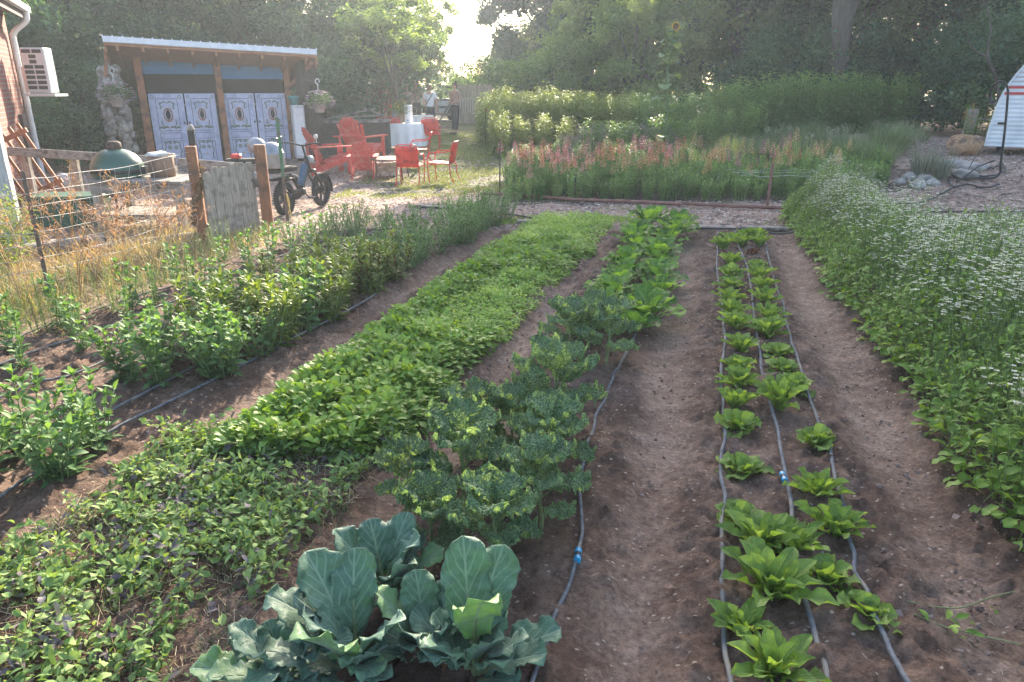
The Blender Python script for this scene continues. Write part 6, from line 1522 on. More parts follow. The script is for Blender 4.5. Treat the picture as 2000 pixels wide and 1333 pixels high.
# ================================================================== trees and tall vegetation
M_BARK = mat('tree_bark', (.05, .04, .032), (.13, .105, .085), 5, .95, .9, stretch=(3, 3, .5))
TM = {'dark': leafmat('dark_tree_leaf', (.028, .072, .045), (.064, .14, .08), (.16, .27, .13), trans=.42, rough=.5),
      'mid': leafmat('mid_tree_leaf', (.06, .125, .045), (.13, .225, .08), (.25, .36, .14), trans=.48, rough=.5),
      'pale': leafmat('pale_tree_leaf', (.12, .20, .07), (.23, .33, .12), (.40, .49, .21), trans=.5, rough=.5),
      'blue': leafmat('hazed_tree_leaf', (.055, .085, .08), (.10, .14, .12), (.17, .22, .17), trans=.35, rough=.6)}  # distance haze painted into the blue-grey leaf colour
def tree(name, kind, H, W, n, seed, lab, grp, base=.12, lsz=.13, trunk=.16, clumps=46, forks=7, cs=.34):
    rs = np.random.RandomState(seed); t = T(name, lab, 'tree' if name != 'shrub' else 'shrub', group=grp)
    cl = []
    while len(cl) < clumps:
        d = rs.normal(0, 1, 3); d /= np.linalg.norm(d); r = rs.rand()**.38
        p = d*r*np.array([W/2, W/2, H*(1-base)/2])+np.array([0, 0, H*(base+(1-base)/2)])
        q = (p[2]/H-base)/(1-base)
        lim = W/2*(.55+.9*math.sin(PI*min(1, max(0, q*.85+.12)))**.8*.55)
        if math.hypot(p[0], p[1]) < lim*1.1: cl.append(p)
    cl = np.array(cl); k = rs.randint(clumps, size=n)
    crad = rs.uniform(.5, 1.25, clumps)*cs*W*.42
    d = rs.normal(0, 1, (n, 3)); d /= np.linalg.norm(d, axis=1)[:, None]; rr = rs.rand(n)**.45
    pos = cl[k]+d*(rr*crad[k])[:, None]*np.array([1, 1, .72]); pos[:, 2] = np.maximum(pos[:, 2]-.15*crad[k]*np.hypot(d[:, 0], d[:, 1])**2, .05)
    f = Fol(); tone = np.clip(rs.normal(.45, .30, clumps)[k]*.75+.35*rs.rand(n)**2, 0, 1)
    f.add(flat('leaf', lsz, lsz*.6), pos, rs.rand(n)*6.283, rs.uniform(-1.0, .9, n), rs.normal(0, .5, n), rs.uniform(.6, 1.35, n), tone)
    f.build('crown', TM[kind], t)
    b = MB(); th = H*(base+.35)
    b.tube(smooth([(0, 0, -.2), (.05*H*.1, 0, th*.4), (-.02*H, .01*H, th), (0, 0, H*.8)]), list(np.linspace(trunk, trunk*.25, 19)), 9)
    for i in range(forks):
        c_ = cl[rs.randint(clumps)]; h0 = H*(base*.6+.3*rs.rand()); m_ = np.array([c_[0]*.45, c_[1]*.45, h0+(c_[2]-h0)*.6])
        b.tube(smooth([(0, 0, h0), tuple(m_), tuple(c_)]), list(np.linspace(trunk*.45, trunk*.08, 13)), 6)
    b.build('trunk', M_BARK, t); return t
TV = {}
def variants(kind, H, W, n, k, **kw):
    TV[kind] = [tree(kw.pop('name', 'broadleaf_tree') if i == 0 else TV[kind+'_n'], kw.get('mk', kind), H, W, n, i*13+hash_(kind), 'x', 'x', **{a: b for a, b in kw.items() if a not in ('mk',)}) for i in range(k)]
def hash_(s): return sum(ord(c) for c in s)
def mk(key, name, mkind, H, W, n, k, **kw):
    TV[key] = [tree(name, mkind, H, W, n, i*13+hash_(key), 'x', 'x', **kw) for i in range(k)]
mk('dark', 'broadleaf_tree', 'dark', 6.0, 5.2, 17000, 3, lsz=.165, base=.04, clumps=60)
mk('tall', 'tall_tree', 'dark', 13.5, 7.5, 32000, 3, lsz=.215, base=.16, clumps=80, trunk=.3, forks=12)
mk('high', 'added_shade_tree', 'dark', 15.5, 6, 32000, 1, lsz=.17, base=.58, clumps=70, trunk=.22, forks=9)  # added; out-of-view crowns shade the beds and let sun pass below
mk('midt', 'broadleaf_tree', 'mid', 8.0, 5.5, 21000, 2, lsz=.175, base=.03, clumps=70)
mk('palet', 'pale_tree', 'pale', 6.5, 4.5, 16000, 2, lsz=.16, base=.03, clumps=55)
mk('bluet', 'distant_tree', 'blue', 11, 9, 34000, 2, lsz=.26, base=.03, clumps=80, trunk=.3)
mk('bush', 'shrub', 'mid', 2.3, 2.6, 9000, 3, lsz=.10, base=.02, clumps=34, trunk=.05, cs=.42)
mk('dbush', 'shrub', 'dark', 2.3, 2.8, 9000, 2, lsz=.10, base=.02, clumps=34, trunk=.05, cs=.42)
mk('lit', 'slender_tree', 'pale', 4.9, 2.9, 11000, 1, lsz=.09, base=.43, clumps=42, trunk=.09, cs=.26)
usedt = set()
def putt(key, px, Y, lab, s=1., grp=None, x=None, rz=None, sx=1., dz=0):
    V = TV[key]; k = random.randrange(len(V)); t = V[k]; xx = P(px, 200, Y).x if x is None else x
    p = Vector((xx, Y, ground(xx, Y)-.05+dz)); sc = (s*sx, s*sx, s); rz = random.random()*6 if rz is None else rz
    if (key, k) not in usedt:
        usedt.add((key, k)); place(t, p, rz, sc, lab, grp)
        if grp is None and 'group' in t: del t['group']
        return t
    r = dup(t, p, rz, sc, lab, grp)
    if grp is None and 'group' in r: del r['group']
    return r
G1 = 'dark trees behind the shed and house'
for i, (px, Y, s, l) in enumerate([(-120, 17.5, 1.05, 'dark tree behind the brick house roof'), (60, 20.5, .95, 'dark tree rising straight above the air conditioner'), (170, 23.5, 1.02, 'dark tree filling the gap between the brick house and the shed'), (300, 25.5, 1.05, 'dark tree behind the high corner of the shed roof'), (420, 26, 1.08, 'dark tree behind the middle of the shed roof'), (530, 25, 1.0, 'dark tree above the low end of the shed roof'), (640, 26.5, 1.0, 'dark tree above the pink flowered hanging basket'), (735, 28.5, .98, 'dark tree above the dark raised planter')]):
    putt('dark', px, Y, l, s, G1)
for i, (px, Y, s) in enumerate([(-60, 30, 1.25), (120, 31, 1.2), (260, 32, 1.2), (400, 33, 1.25), (560, 32, 1.2), (690, 34, 1.1), (790, 35, .95)]):
    putt('midt', px, Y, 'broad tree in the second rank behind the shed trees', s*.8, 'second rank trees behind the shed')
for i, (px, Y, s, l) in enumerate([(60, 16.5, .8, 'dark shrub below the air conditioner'), (130, 19, 1.0, 'rounded dark green shrub behind the grey rail fence'), (190, 20.5, 1.05, 'dark green shrub between the brick house and the stone pillar'), (95, 22, 1.4, 'big dark shrub behind the rounded one by the brick house'), (640, 23.2, 1.15, 'dark shrub behind the thick dead trunk'), (600, 22.4, 1.3, 'dark shrub right against the shed end'), (700, 26, .95, 'dark shrub behind the far post and rail fence')]):
    putt('dbush', px, Y, l, s)
# lit small tree leaning over the table
putt('lit', 775, 23.6, 'slender sunlit tree with a forked trunk over the white cloth table', 1.0, sx=1.15)
putt('lit', 838, 29.5, 'smaller sunlit tree over the head of the white shirted person', 1.12, sx=.8)
# distance
for i, (px, Y, s, l) in enumerate([(1092, 47, 1.05, 'big hazy blue-grey tree just beside the bright sky gap'), (1180, 52, 1.2, 'hazy blue-grey tree behind the big one by the sky gap'), (985, 62, .50, 'low hazy tree under the bright sky gap')]):
    putt('bluet', px, Y, l, s)
for i, (px, Y, s, l) in enumerate([(915, 46, .9, 'hazy rounded bush directly under the bright sky gap'), (955, 40, 1.15, 'hazy pale bush between the sky gap and the pale trees'), (1010, 36, 1.1, 'pale bush in front of the big hazy tree'), (880, 52, 1.0, 'far bush at the edge of the sunlit lawn'), (1080, 33.5, 1.2, 'mid green bush left of the pale shrubs')]):
    putt('bush', px, Y, l.replace('left of', 'beside'), s*1.25)
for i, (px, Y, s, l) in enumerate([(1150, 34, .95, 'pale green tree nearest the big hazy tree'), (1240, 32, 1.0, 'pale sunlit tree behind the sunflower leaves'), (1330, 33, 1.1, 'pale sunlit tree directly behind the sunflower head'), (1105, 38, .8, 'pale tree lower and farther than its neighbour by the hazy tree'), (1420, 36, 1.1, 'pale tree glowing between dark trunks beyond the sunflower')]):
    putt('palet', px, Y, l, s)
for i, (px, Y, s, l) in enumerate([(1290, 40, 1.1, 'tall mid green tree behind the pale sunlit trees'), (1200, 43, 1.1, 'mid green tree between hazy and pale trees'), (1480, 34, 1.0, 'mid green tree at the edge of the dark tall trees'), (1395, 42, 1.2, 'mid green tree in the back beyond the sunflower')]):
    putt('midt', px, Y, l, s)
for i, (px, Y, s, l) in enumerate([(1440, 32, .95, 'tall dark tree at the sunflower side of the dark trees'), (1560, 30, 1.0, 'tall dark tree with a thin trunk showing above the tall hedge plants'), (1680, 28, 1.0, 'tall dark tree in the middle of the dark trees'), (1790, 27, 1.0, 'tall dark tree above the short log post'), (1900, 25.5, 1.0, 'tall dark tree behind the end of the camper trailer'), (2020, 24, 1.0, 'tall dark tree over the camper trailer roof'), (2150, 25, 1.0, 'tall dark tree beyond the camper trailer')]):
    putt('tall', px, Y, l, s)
for i, (px, Y, s, l) in enumerate([(1185, 37, 1., 'added shade tree, crown out of view, beside the big hazy tree'), (1262, 38, 1.02, 'added shade tree, crown out of view, behind the pale trees'), (1345, 36, 1., 'added shade tree, crown out of view, behind the sunflower')]):
    putt('high', px, Y, l, s)
for i, (px, Y, s) in enumerate([(1500, 38, 1.0), (1620, 36, 1.0), (1740, 35, 1.0), (1860, 34, 1.0), (1980, 33, 1.0)]):
    putt('tall', px, Y, 'tall dark tree in the back rank of the dark trees', s, 'back rank of dark trees')
for i, (px, Y, s) in enumerate([(1490, 28.5, 1.4), (1560, 27.5, 1.5), (1640, 26.8, 1.6), (1710, 26, 1.6), (1780, 25.5, 1.7), (1850, 24, 1.6), (1915, 22.5, 1.5), (1985, 21, 1.5)]):
    putt('dbush', px, Y, 'dark shrub filling the shade beneath the tall dark trees', s, 'shade shrubs under the tall trees')
# big pale trunk seen in the dark trees
p = P(1625, 240, 25.5); p.z = ground(p.x, p.y)
t = T('tall_tree', 'thick pale brown trunk rising through the dark trees', 'tree', p, 0)
MB().tube(smooth([(0, 0, -.2), (-.05, 0, 2), (-.2, 0, 4), (-.5, .1, 8)]), [.36]*7+[.32]*6+[.26]*6, 14).tube(smooth([(-.1, 0, 3.), (.5, .1, 4.6), (1.4, 0, 7)]), list(np.linspace(.16, .06, 13)), 8).build('trunk', mat('pale_bark', (.07, .055, .045), (.13, .105, .085), 6, .95, 1, stretch=(3, 3, .4)), t)
f = Fol(); rs = np.random.RandomState(3); n = 9000; d = rs.normal(0, 1, (n, 3)); d /= np.linalg.norm(d, axis=1)[:, None]; q_ = d*rs.rand(n)[:, None]**.5*[2.4, 2, 2.6]+[0, .3, 8.5]
f.add(flat('leaf', .17, .1), q_, rs.rand(n)*6, rs.uniform(-1, .9, n), 0, rs.uniform(.7, 1.3, n), rs.rand(n)); f.build('crown', TM['dark'], t)
# bare crooked branch by the trailer
p = P(1948, 200, 17.5); g_ = ground(p.x, p.y); t = T('dead_sapling', 'crooked bare grey sapling beside the camper trailer', 'dead tree', (p.x, p.y, g_), 0)
MB().tube(smooth([(0, 0, 0), (.05, 0, .9), (-.15, 0, 1.5), (-.45, 0, 2.0), (-.5, 0, 2.6), (-.8, .1, 3.3)]), list(np.linspace(.045, .010, 31)), 7).tube(smooth([(-.4, 0, 1.95), (-.75, 0, 2.1), (-1.0, .1, 2.5)]), list(np.linspace(.025, .006, 13)), 6).build('trunk', M_BARK, t)

# ---- tall plants at the back of the flower field ------------------------
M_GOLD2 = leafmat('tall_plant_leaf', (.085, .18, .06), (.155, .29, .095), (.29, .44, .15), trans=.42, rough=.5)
M_LIT = leafmat('tall_plant_sunlit_leaf', (.12, .18, .05), (.22, .30, .09), (.36, .42, .16), trans=.48, rough=.5)  # lit copy of the tall plant leaf, sunlight put into a paler colour
lf = leaf(.15, .055, pf(.6, .9), 4, 2, .9, 1.1, 0)
lf2 = leaf(.13, .055, pf(.6, .8), 4, 3, .9, 1.1, .2)
def stalkplant(name, m, H, spread, stems, tp, k, node=.075, cat='tall plant', sc=1., mst=None, tipm=None, tipn=0, jit=0.):
    t = T(name, 'x', cat); rs = np.random.RandomState(k*17+1); f = Fol(); s_ = Fol(); g = Fol()
    for i in range(stems):
        a = rs.rand()*6.28; r = spread*math.sqrt(rs.rand()); h = H*rs.uniform(.75, 1.06); b = np.array([math.cos(a)*r*.6, math.sin(a)*r*.6, 0]); e = np.array([math.cos(a)*r, math.sin(a)*r, h])+rs.normal(0, .03, 3)
        s_.stem([b], [e], .006, .003, rs.rand()); nn = int(h/node); q = (np.arange(nn)+1)/nn
        pts = b+(e-b)*q[:, None]
        for w_ in range(3):
            f.add(tp, pts+rs.normal(0, jit, pts.shape), a+np.arange(nn)*2.4+w_*2.1, rs.uniform(-.3, .6, nn)-.4, 0, (1.1-.5*q)*sc*rs.uniform(.7, 1.2, nn), np.clip(.15+.55*q+.3*rs.rand(nn), 0, 1))
        if tipm and i < tipn:
            m_ = 16; o_ = e+np.stack([rs.normal(0, .03, m_), rs.normal(0, .03, m_), np.linspace(-.12, .06, m_)], -1)
            g.add(flat('leaf', .04, .03), o_, rs.rand(m_)*6, .3, 0, 1, rs.rand(m_))
    s_.build('stems', mst or M_STEM, t); f.build('leaves', m, t)
    if tipm: g.build('blossoms', tipm, t)
    return t
fl_ = flat('fold', .19, .085)
SV = [stalkplant('tall_perennial', M_GOLD2, 1.8, .42, 14, fl_, k, .065, jit=.07) for k in range(3)]
SL = [stalkplant('tall_perennial', M_LIT, 1.75, .42, 15, fl_, k+5, .05, jit=.07, tipm=M_LIT, tipn=9) for k in range(2)]
SM = [stalkplant('bushy_perennial', M_GOLD2, 1.05, .36, 14, fl_, k+9, .045, jit=.06) for k in range(2)]
def putp(V, x, y, s, lab, grp, rz=None):
    t = V[random.randrange(len(V))]; p = OG(x, y); rz = random.random()*6 if rz is None else rz
    if id(t) not in first: first[id(t)] = 1; return place(t, p, rz, s, lab, grp)
    return dup(t, p, rz, s, lab, grp)
rs = np.random.RandomState(12)
for row, Y in enumerate((22.6, 23.5)):
    for px in np.arange(955, 1790, 27):
        x = P(px+rs.uniform(-8, 8), 250, Y).x; lit = px < 1190+rs.uniform(-60, 60)
        hs = (.86 if lit else .90)*rs.uniform(.92, 1.08)
        if lit: putp(SL, x, Y+rs.uniform(-.3, .3), hs, 'tall flowering plant painted sunlit pale at the lawn end of the back row', 'pale plants of the tall back row')
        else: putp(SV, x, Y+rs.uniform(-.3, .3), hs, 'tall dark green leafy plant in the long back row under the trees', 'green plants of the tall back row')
for px in np.arange(975, 1500, 44):
    x = P(px+rs.uniform(-8, 8), 280, 20.5).x; lit = px < 1120
    putp(SL if lit else SM, x, 20.4+rs.uniform(-.4, .4), rs.uniform(.55, .68) if lit else rs.uniform(.8, 1.1), 'shorter plant painted sunlit pale before the tall back row by the lawn' if lit else 'bushy green plant before the tall back row', 'shorter pale plants before the back row' if lit else 'bushy green plants before the back row')
# ---- middle ground: grey lavender, feathery grass, white umbels --------
M_LAV = leafmat('grey_herb_leaf', (.09, .10, .085), (.16, .18, .15), (.26, .27, .24), trans=.25, rough=.7)
M_LAVF = leafmat('lavender_spike', (.16, .12, .16), (.26, .21, .27), (.36, .32, .38), trans=.2, rough=.8)
M_BGR = leafmat('blue_grass_blade', (.07, .11, .06), (.13, .19, .10), (.26, .31, .17), trans=.35, rough=.6)
M_DRYG = leafmat('dry_grass_blade', (.24, .16, .10), (.42, .30, .19), (.60, .48, .33), trans=.35, rough=.7)
M_GRASS = leafmat('lawn_grass_blade', (.10, .14, .04), (.19, .23, .07), (.34, .34, .14), trans=.4, rough=.6)
def tuft(name, m, H, spread, n, k, cat, tipm=None, tipn=0, bl=.012, bend=(.2, 1.0)):
    t = T(name, 'x', cat); rs = np.random.RandomState(k); f = Fol()
    for j in range(5):
        nn = n//5; a = rs.rand(nn)*6.28; r = spread*np.sqrt(rs.rand(nn))*.5
        f.add(grass_blade(H, bl, rs.uniform(*bend), 4), np.stack([np.cos(a)*r, np.sin(a)*r, a*0], -1), a-PI/2, rs.uniform(-.45, .1, nn), 0, rs.uniform(.6, 1.1, nn), rs.rand(nn))
    f.build('blades', m, t)
    if tipm:
        g = Fol(); s_ = Fol(); a = rs.rand(tipn)*6.28; r = spread*np.sqrt(rs.rand(tipn)); b = np.stack([np.cos(a)*r*.4, np.sin(a)*r*.4, a*0], -1); e = np.stack([np.cos(a)*r, np.sin(a)*r, H*rs.uniform(1., 1.35, tipn)], -1)
        s_.stem(b, e, .003, .002, .6)
        for q in range(9): g.add(flat('leaf', .03, .02), e+rs.normal(0, .016, e.shape)+[0, 0, -.012*q], rs.rand(tipn)*6, .5, 0, 1, rs.rand(tipn))
        s_.build('stems', M_PSTEM, t); g.build('blossoms', tipm, t)
    return t
LVD = [tuft('lavender_plant', M_LAV, .5, .3, 260, k, 'lavender', M_LAVF, 34, .012, (.0, .3)) for k in range(2)]
GRT = [tuft('grass_tuft', M_BGR, .62, .25, 300, k+5, 'grass tuft', None, 0, .010) for k in range(3)]
UMB = [tuft('white_flowered_plant', M_BGR, .6, .28, 200, k+9, 'flowering plant', M_WHT, 16, .012) for k in range(2)]
for px, py in [(1180, 312), (1215, 306), (1245, 312), (1275, 306), (1150, 318), (1230, 296), (1110, 322), (1300, 318)]:
    g_ = G(px, py-8); putp(LVD, g_.x, g_.y, rs.uniform(1.0, 1.4), 'grey lavender clump behind the pink snapdragons', 'grey lavender clumps')
for px, py in [(x+rs.uniform(-14, 14), 312+rs.uniform(-26, 30)) for x in np.linspace(1330, 1775, 46)]:
    g_ = G(px, py); putp(GRT, g_.x, g_.y, rs.uniform(.8, 1.25), 'blue-green grassy tuft in the rough middle of the flower field', 'blue-green grassy tufts')
for px, py in [(x+rs.uniform(-14, 14), 285+rs.uniform(-16, 16)) for x in np.linspace(1430, 1790, 13)]:
    g_ = G(px, py); putp(UMB, g_.x, g_.y, rs.uniform(.5, .8), 'tall grassy plant with small white flower heads near the back row', 'white headed plants near the back row')
for px, py in [(x+rs.uniform(-10, 10), 325+rs.uniform(-12, 10)) for x in np.linspace(1010, 1330, 18)]:
    g_ = G(px, py); putp(SM, g_.x, g_.y, rs.uniform(.35, .5), 'low bushy green plant between the snapdragons and the lavender', 'low green plants behind the snapdragons')
g_ = G(1548, 360); putp([stalkplant('feathery_plant', M_PALE, .75, .28, 22, leaf(.05, .008, pf(.6, .8), 3, 2, .9, .6), 77, .02, 'plant', 1.2)], g_.x, g_.y, 1.1, 'bright yellow-green feathery plant with pale tips at the string netting', None)
for px, py, s, l in [(1800, 348, 1.0, 'rounded grey-green herb clump above the river stones'), (1835, 352, .8, 'low grey-green herb clump beside the brown stone')]:
    g_ = G(px, py); putp(LVD, g_.x, g_.y, s, l, None)
# flowering shrub behind the boulder
BO = stalkplant('flowering_shrub', M_AMA, .95, .45, 16, lf2, 88, .07, 'shrub', 1., None, leafmat('orange_petal', (.6, .15, .03), (.75, .25, .05), (.8, .4, .1), trans=.3), 5)
g_ = G(1892, 296); place(BO, g_, 0, .95, 'leafy shrub with a few orange flowers behind the boulder')
# ---- snapdragons --------------------------------------------------------
PETS = {'pink': leafmat('pink_petal', (.72, .10, .17), (.85, .27, .33), (.90, .55, .56), trans=.4, rough=.6, tint=(1.1, .9, .9)), 'coral': leafmat('coral_petal', (.72, .12, .07), (.86, .27, .16), (.90, .50, .34), trans=.4, rough=.6, tint=(1.1, .9, .8)),
        'peach': leafmat('peach_petal', (.62, .30, .14), (.78, .46, .26), (.84, .66, .45), trans=.4, rough=.6, tint=(1.1, 1, .8)), 'magenta': leafmat('magenta_petal', (.42, .04, .20), (.58, .10, .30), (.7, .3, .45), trans=.4, rough=.6, tint=(1.1, .9, 1))}
sl_ = leaf(.06, .017, pf(.6, .8), 3, 3, .9, .8, .2)
pet = leaf(.040, .036, pf(.6, .4), 3, 3, .3, .9, .3)
def snap(col, k, H=.66, n=10, fn=2):
    t = T('snapdragon', 'x', 'snapdragon'); rs = np.random.RandomState(k+300); f = Fol(); s_ = Fol(); fl = []
    for i in range(n):
        a = rs.rand()*6.28; r = .16*math.sqrt(rs.rand()); h = H*(rs.uniform(.55, .8) if i >= fn else rs.uniform(.95, 1.15))*(1 if i >= fn else 1.0); b = np.array([math.cos(a)*r*.5, math.sin(a)*r*.5, 0]); e = np.array([math.cos(a)*r, math.sin(a)*r, h])
        s_.stem([b], [e], .004, .0025, rs.rand()); nn = 36; q = rs.rand(nn)**.8; pts = b+(e-b)*q[:, None]
        f.add(sl_, pts, rs.rand(nn)*6.28, rs.uniform(-.6, .7, nn), 0, rs.uniform(.8, 1.3, nn), np.clip(.2+.5*q+.3*rs.rand(nn), 0, 1))
        if i < fn and col: fl.append(e)
    s_.build('stems', M_STEM, t); f.build('leaves', M_ZIN if k % 2 else M_GOLD2, t)
    for e in fl:
        g = Fol(); m_ = 30; z_ = np.linspace(-.12, .09, m_); rad = .02*(1-(z_+.1)/.26)
        a = np.arange(m_)*2.4; g.add(pet, e+np.stack([-np.sin(a)*rad, np.cos(a)*rad, z_], -1), a, rs.uniform(-.2, .3, m_), 0, 1.15-.55*(z_+.1)/.19, rs.rand(m_)); g.build('flower_spike', PETS[col], t)
    return t
SN = {c_: [snap(c_, k*4+i, .66, 12, 2) for k in range(2)] for i, c_ in enumerate(PETS)}; SN[None] = [snap(None, 90+k, .55, 14, 0) for k in range(3)]
spots = []
for row, Y in enumerate(np.arange(12.35, 15.0, .33)):
    for x in np.arange(.0, 6.9, .25): spots.append((x+rs.uniform(-.09, .09)+(row % 2)*.12, Y+rs.uniform(-.1, .1), row))
cnt = 0
for x, Y, row in spots:
    px = 1000+1400*x/(Y*CT+CAMH*ST)
    if px < 985 or px > 1735: continue
    pr = rs.rand(); dens = .75 if px < 1330 else .34
    if px > 1640: dens = .05
    if row in (0, 8): dens *= .45
    if rs.rand() > dens: col = None
    elif px < 1160: col = 'pink' if pr < .6 else 'coral'
    elif px < 1330: col = ['coral', 'peach', 'pink'][rs.randint(3)]
    else: col = 'peach' if pr < .6 else ('magenta' if pr < .75 else 'coral')
    if col is None and row > 6 and rs.rand() < .4: continue
    V = SN[col]; s_ = rs.uniform(.72, 1.22)*(.88 if row < 2 else 1.0)
    lab = {'pink': 'pink snapdragon in the lawn half of the netted bed', 'coral': 'coral red snapdragon in the netted bed', 'peach': 'peach yellow snapdragon in the netted bed', 'magenta': 'magenta snapdragon in the trailer half of the netted bed', None: 'leafy snapdragon without open flowers in the netted bed'}[col]
    putp(V, x, Y, s_, lab, {'pink': 'pink snapdragons', 'coral': 'coral snapdragons', 'peach': 'peach snapdragons', 'magenta': 'magenta snapdragons', None: 'snapdragons without flowers'}[col]); cnt += 1
# ---- sunflower ----------------------------------------------------------
b0 = G(1292, 318); hdp = P(1320, 52, b0.y-.1)
t = T('sunflower', 'very tall sunflower with one open head facing the camera', 'sunflower', b0, 0)
rel = hdp-b0; st_ = smooth([(0, 0, 0), (.05, 0, 1.0), (.0, .03, 2.0), (rel.x*.5, .0, rel.z*.85), (rel.x*.95, .02, rel.z*.985), tuple(rel+Vector((0, .06, 0)))])
MB().tube(st_, list(np.linspace(.035, .014, len(st_))), 8).build('stem', M_STEM, t)
sun_lf = [leaf(.34, .27, lambda q: np.clip(q, 0, 1)**.4*np.clip(1-q, 0, 1)**.7/.44, 10, 7, .9, 1.6, .2, pet=.25, petw=.05, ruf=.01, seed=k) for k in range(3)]
M_SF = leafmat('sunflower_leaf', (.10, .18, .09), (.17, .26, .13), (.28, .38, .18), trans=.4, rough=.6, vein=(.25, .32, .15))
rs = np.random.RandomState(9)
for i in range(26):
    q = st_[min(len(st_)-3, int(4+i*(len(st_)-8)/26))]; f = Fol(); f.add(sun_lf[i % 3], [tuple(q)], i*2.4, rs.uniform(-.5, .2), 0, rs.uniform(.9, 1.35)*(1 if i < 20 else .7), rs.rand()); f.build('leaf', M_SF, t)
h = bpy.data.objects.new('flower_head', None); f = Fol(); pl_ = leaf(.085, .03, pf(.5, .6), 4, 3, .12, .25, .2)
for j, (k_, s_) in enumerate(((17, 1), (17, .85))): f.add(pl_, np.zeros((k_, 3)), np.arange(k_)*2*PI/k_+j*.18, .0+.1*j, 0, s_, rs.rand(k_))
ho = f.build('flower_head', M_YEL, t); ho.location = rel; ho.scale = (1.35, 1.35, 1.35); ho.rotation_euler = (PI/2+.08, 0, 0)
M_DSK = mat('sunflower_disk', (.035, .018, .008), (.12, .05, .015), 90, .9, .5)
MB().lathe([(0, .022), (.03, .022), (.052, .012), (.056, 0)], 24).build('disk', M_DSK, ho)
for px, py, nm in [(1290, 55, 'half open')]:
    pass
# dahlia dot by the lawn
g_ = P(948, 262, 22.2); g_.z = ground(g_.x, g_.y); t = T('dahlia', 'single dark red dahlia bloom on a stalk at the lawn end of the tall row', 'dahlia', g_, 0)
MB().tube([(0, 0, 0), (.02, 0, 1.05)], .012, 6).build('stem', M_STEM, t); f = Fol(); k_ = 40; f.add(leaf(.06, .03, pf(.6, .4), 3, 3, .5, .6), np.repeat([[.02, 0, 1.05]], k_, 0), np.arange(k_)*2.4, np.linspace(-.6, .9, k_), 0, 1, rs.rand(k_)); f.build('bloom', leafmat('dark_red_petal', (.3, .02, .03), (.4, .04, .05), (.5, .1, .1), trans=.3), t)
f = Fol(); f.add(lf2, np.stack([np.zeros(14), np.zeros(14), np.linspace(.2, .9, 14)], -1), np.arange(14)*2.4, 0, 0, .8, rs.rand(14)); f.build('leaves', M_GOLD2, t)

# ---- weeds, bank grass, lawn -------------------------------------------
def grass_obj(name, n, region, m, H, wid, seed, lab, bends=(.3, .8, 1.3), hj=(.5, 1.2), dens=None, z0=0.):
    rs = np.random.RandomState(seed); x0, x1, y0, y1, fn = region; x = rs.uniform(x0, x1, n*4); y = rs.uniform(y0, y1, n*4); k = fn(x, y)
    if dens: k &= rs.rand(n*4) < dens(x, y)
    x, y = x[k][:n], y[k][:n]; f = Fol(); nn = len(x); j_ = rs.randint(len(bends), size=nn)
    for j, b in enumerate(bends):
        q = j_ == j; mm = q.sum(); f.add(grass_blade(H, wid, b, 4), np.stack([x[q], y[q], hh(x[q], y[q])+z0], -1), rs.rand(mm)*6.28, rs.uniform(-.5, .1, mm), 0, rs.uniform(hj[0], hj[1], mm), np.clip(rs.rand(mm)*.5+.6*fbm(x[q]*1.5, y[q]*1.5, 3, seed)-.05, 0, 1))
    o = f.build(name, m); prop(o, lab, kind='stuff'); return o
bank = lambda x, y: ((x-.25*y) < -4.95+.5*(fbm(x, y, 2, 3)-.5)) & (y < 9.6) & (x > -.95*y-.5)
clump = lambda s, t0=.5, t1=.62: (lambda x, y: sstep((fbm(x*1.3, y*1.3, 3, s)-t0)/(t1-t0)))
fenceprox = lambda x, y: np.exp(-((x-.25*y+5.85)/.55)**2)
grass_obj('wild_grass', 9000, (-9, -2.4, 3.2, 9.2, bank), M_GRASS, .2, .007, 5, 'sunlit yellow-green tufts of wild grass along the wire fence', dens=lambda x, y: np.clip(fenceprox(x, y)*1.1+clump(5)(x, y)*.35, 0, 1))
grass_obj('dry_grass', 13000, (-9, -2.4, 3.2, 9.4, bank), M_DRYG, .30, .007, 6, 'dry straw coloured grass tangled through the wire fence', bends=(.6, 1.3, 1.9), dens=lambda x, y: np.clip(fenceprox(x+.2, y)*.8+.25*clump(8)(x, y), 0, 1))
grass_obj('dry_grass', 2600, (-6.5, -2.6, 4.2, 9, lambda x, y: bank(x, y) | (((x-.25*y) < -4.6) & (y < 9))), M_DRYG, .2, .006, 16, 'flattened straw on the bark bank', bends=(1.6, 2.2), z0=.01)
lawnf = lambda x, y: (x > -3.4) & (x < .5+.03*y) & (y > 13)
grass_obj('lawn_grass', 42000, (-3.6, 1.8, 13.0, 27, lawnf), M_GRASS, .06, .012, 7, 'short sunlit lawn grass around the red chairs', hj=(.5, 1.3), dens=lambda x, y: sstep((fbm(x*1.4, y*1.4, 3, 21)-.36)/.14)*np.clip((y-12.6)/1.5, 0, 1))
grass_obj('path_weeds', 5000, (-4, 6, 9.3, 14, lambda x, y: (x > -4)), M_GRASS, .05, .01, 8, 'thin patches of green weeds in the wood chips', dens=lambda x, y: sstep((fbm(x*1.1, y*1.6, 3, 31)-.6)/.06))
grass_obj('path_weeds', 2600, (-.5, 2.6, 9.6, 11.2, lambda x, y: (np.abs(y-10.3-.2*np.sin(x*2)) < .3)), M_GRN, .06, .012, 9, 'low green weeds at the end of the salad and chard beds', dens=lambda x, y: sstep((fbm(x*2, y*2, 3, 33)-.48)/.1))
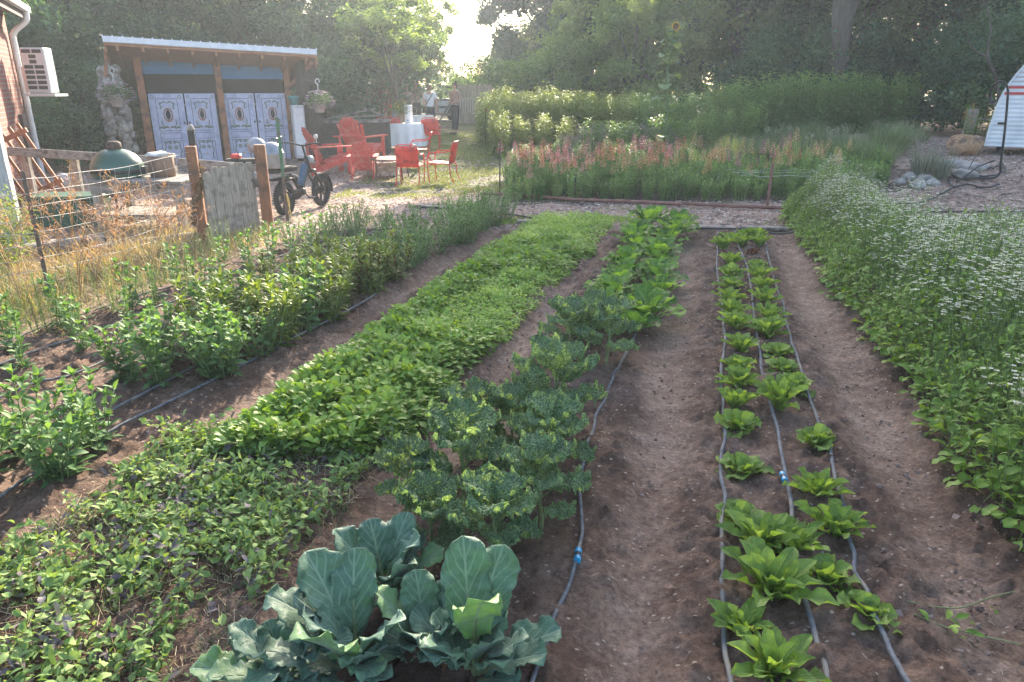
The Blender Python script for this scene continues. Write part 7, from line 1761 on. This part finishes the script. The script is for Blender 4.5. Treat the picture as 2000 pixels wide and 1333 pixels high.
# tall dry reddish weeds
M_SEED = leafmat('rusty_seed_head', (.24, .10, .05), (.42, .21, .12), (.58, .36, .22), trans=.3, rough=.8)
WD = []
for k in range(4):
    t = T('dry_weed', 'x', 'weed'); rs = np.random.RandomState(k+700); s_ = Fol(); g = Fol(); H = .85
    for i in range(4+k):
        a = rs.rand()*6.28; h = H*rs.uniform(.6, 1.1); pts = [np.array([0, 0, 0.])+np.array([math.cos(a), math.sin(a), 0])*.32*q**2+np.array([0, 0, h*q*(1-.12*q*q)]) for q in np.linspace(0, 1, 6)]
        for p_, q_ in zip(pts[:-1], pts[1:]): s_.stem([p_], [q_], .003, .0024, rs.rand())
        m_ = 26; u = rs.rand(m_)*.32+.7; base = np.array([np.interp(u, np.linspace(0, 1, 6), [p_[c] for p_ in pts]) for c in range(3)]).T
        g.add(grass_blade(.07, .009, 1.5, 3), base+rs.normal(0, .012, base.shape), rs.rand(m_)*6.28, rs.uniform(-1.2, .2, m_), 0, rs.uniform(.6, 1.3, m_), rs.rand(m_))
    s_.build('stalks', M_DRYG, t); g.build('seed_sprays', M_SEED, t); WD.append(t)
for i, (px, py) in enumerate([(255, 545), (215, 520), (150, 500), (300, 560), (190, 560), (330, 530), (120, 520), (245, 500), (60, 560), (345, 500), (20, 540), (160, 600), (285, 505), (90, 500), (370, 520), (45, 600), (310, 480)]):
    g_ = G(px, py+4); putp(WD, g_.x, g_.y, 1.0+.35*random.random(), 'tall dry weed with rust coloured drooping seed heads at the wire fence', 'dry weeds along the wire fence')
WG = [stalkplant('leafy_weed', M_AMA, .6, .18, 7, leaf(.09, .012, pf(.6, .8), 4, 2, .9, 1.0), k+120, .035, 'weed', 1.) for k in range(3)]
for i, (px, py) in enumerate([(265, 590), (330, 560), (410, 520), (440, 510), (365, 575), (150, 640), (95, 660), (30, 640), (300, 610), (475, 500), (20, 600), (225, 620), (500, 480)]):
    g_ = G(px, py); putp(WG, g_.x, g_.y, .45+.35*random.random(), 'green leafy weed at the foot of the wire fence and gate', 'green weeds at the fence foot')
q = P(-5, 560, 6.9); t = T('shrub', 'pale green bushy weed at the edge beside the bleached post', 'shrub', (q.x-.25, 7.1, 0), 0)
f = Fol(); rs = np.random.RandomState(15); n = 4200; d = rs.normal(0, 1, (n, 3)); d /= np.linalg.norm(d, axis=1)[:, None]; q_ = d*rs.rand(n)[:, None]**.45*[.6, .5, .5]+[0, 0, .5]
f.add(flat('fold', .05, .022), q_, rs.rand(n)*6, rs.uniform(-.6, .8, n), 0, rs.uniform(.7, 1.3, n), rs.rand(n)); f.build('foliage', M_LIT, t)
f = Fol(); f.stem(np.zeros((40, 3)), q_[:40], .006, .003, .5); f.build('stems', M_STEM, t)
for V in list(TV.values())+[SV, SL, SM, LVD, GRT, UMB, WD, WG, BO and []]+list(SN.values()):
    for t in V:
        if t.get('label') == 'x':
            for c_ in list(t.children_recursive)+[t]: bpy.data.objects.remove(c_, do_unlink=True)
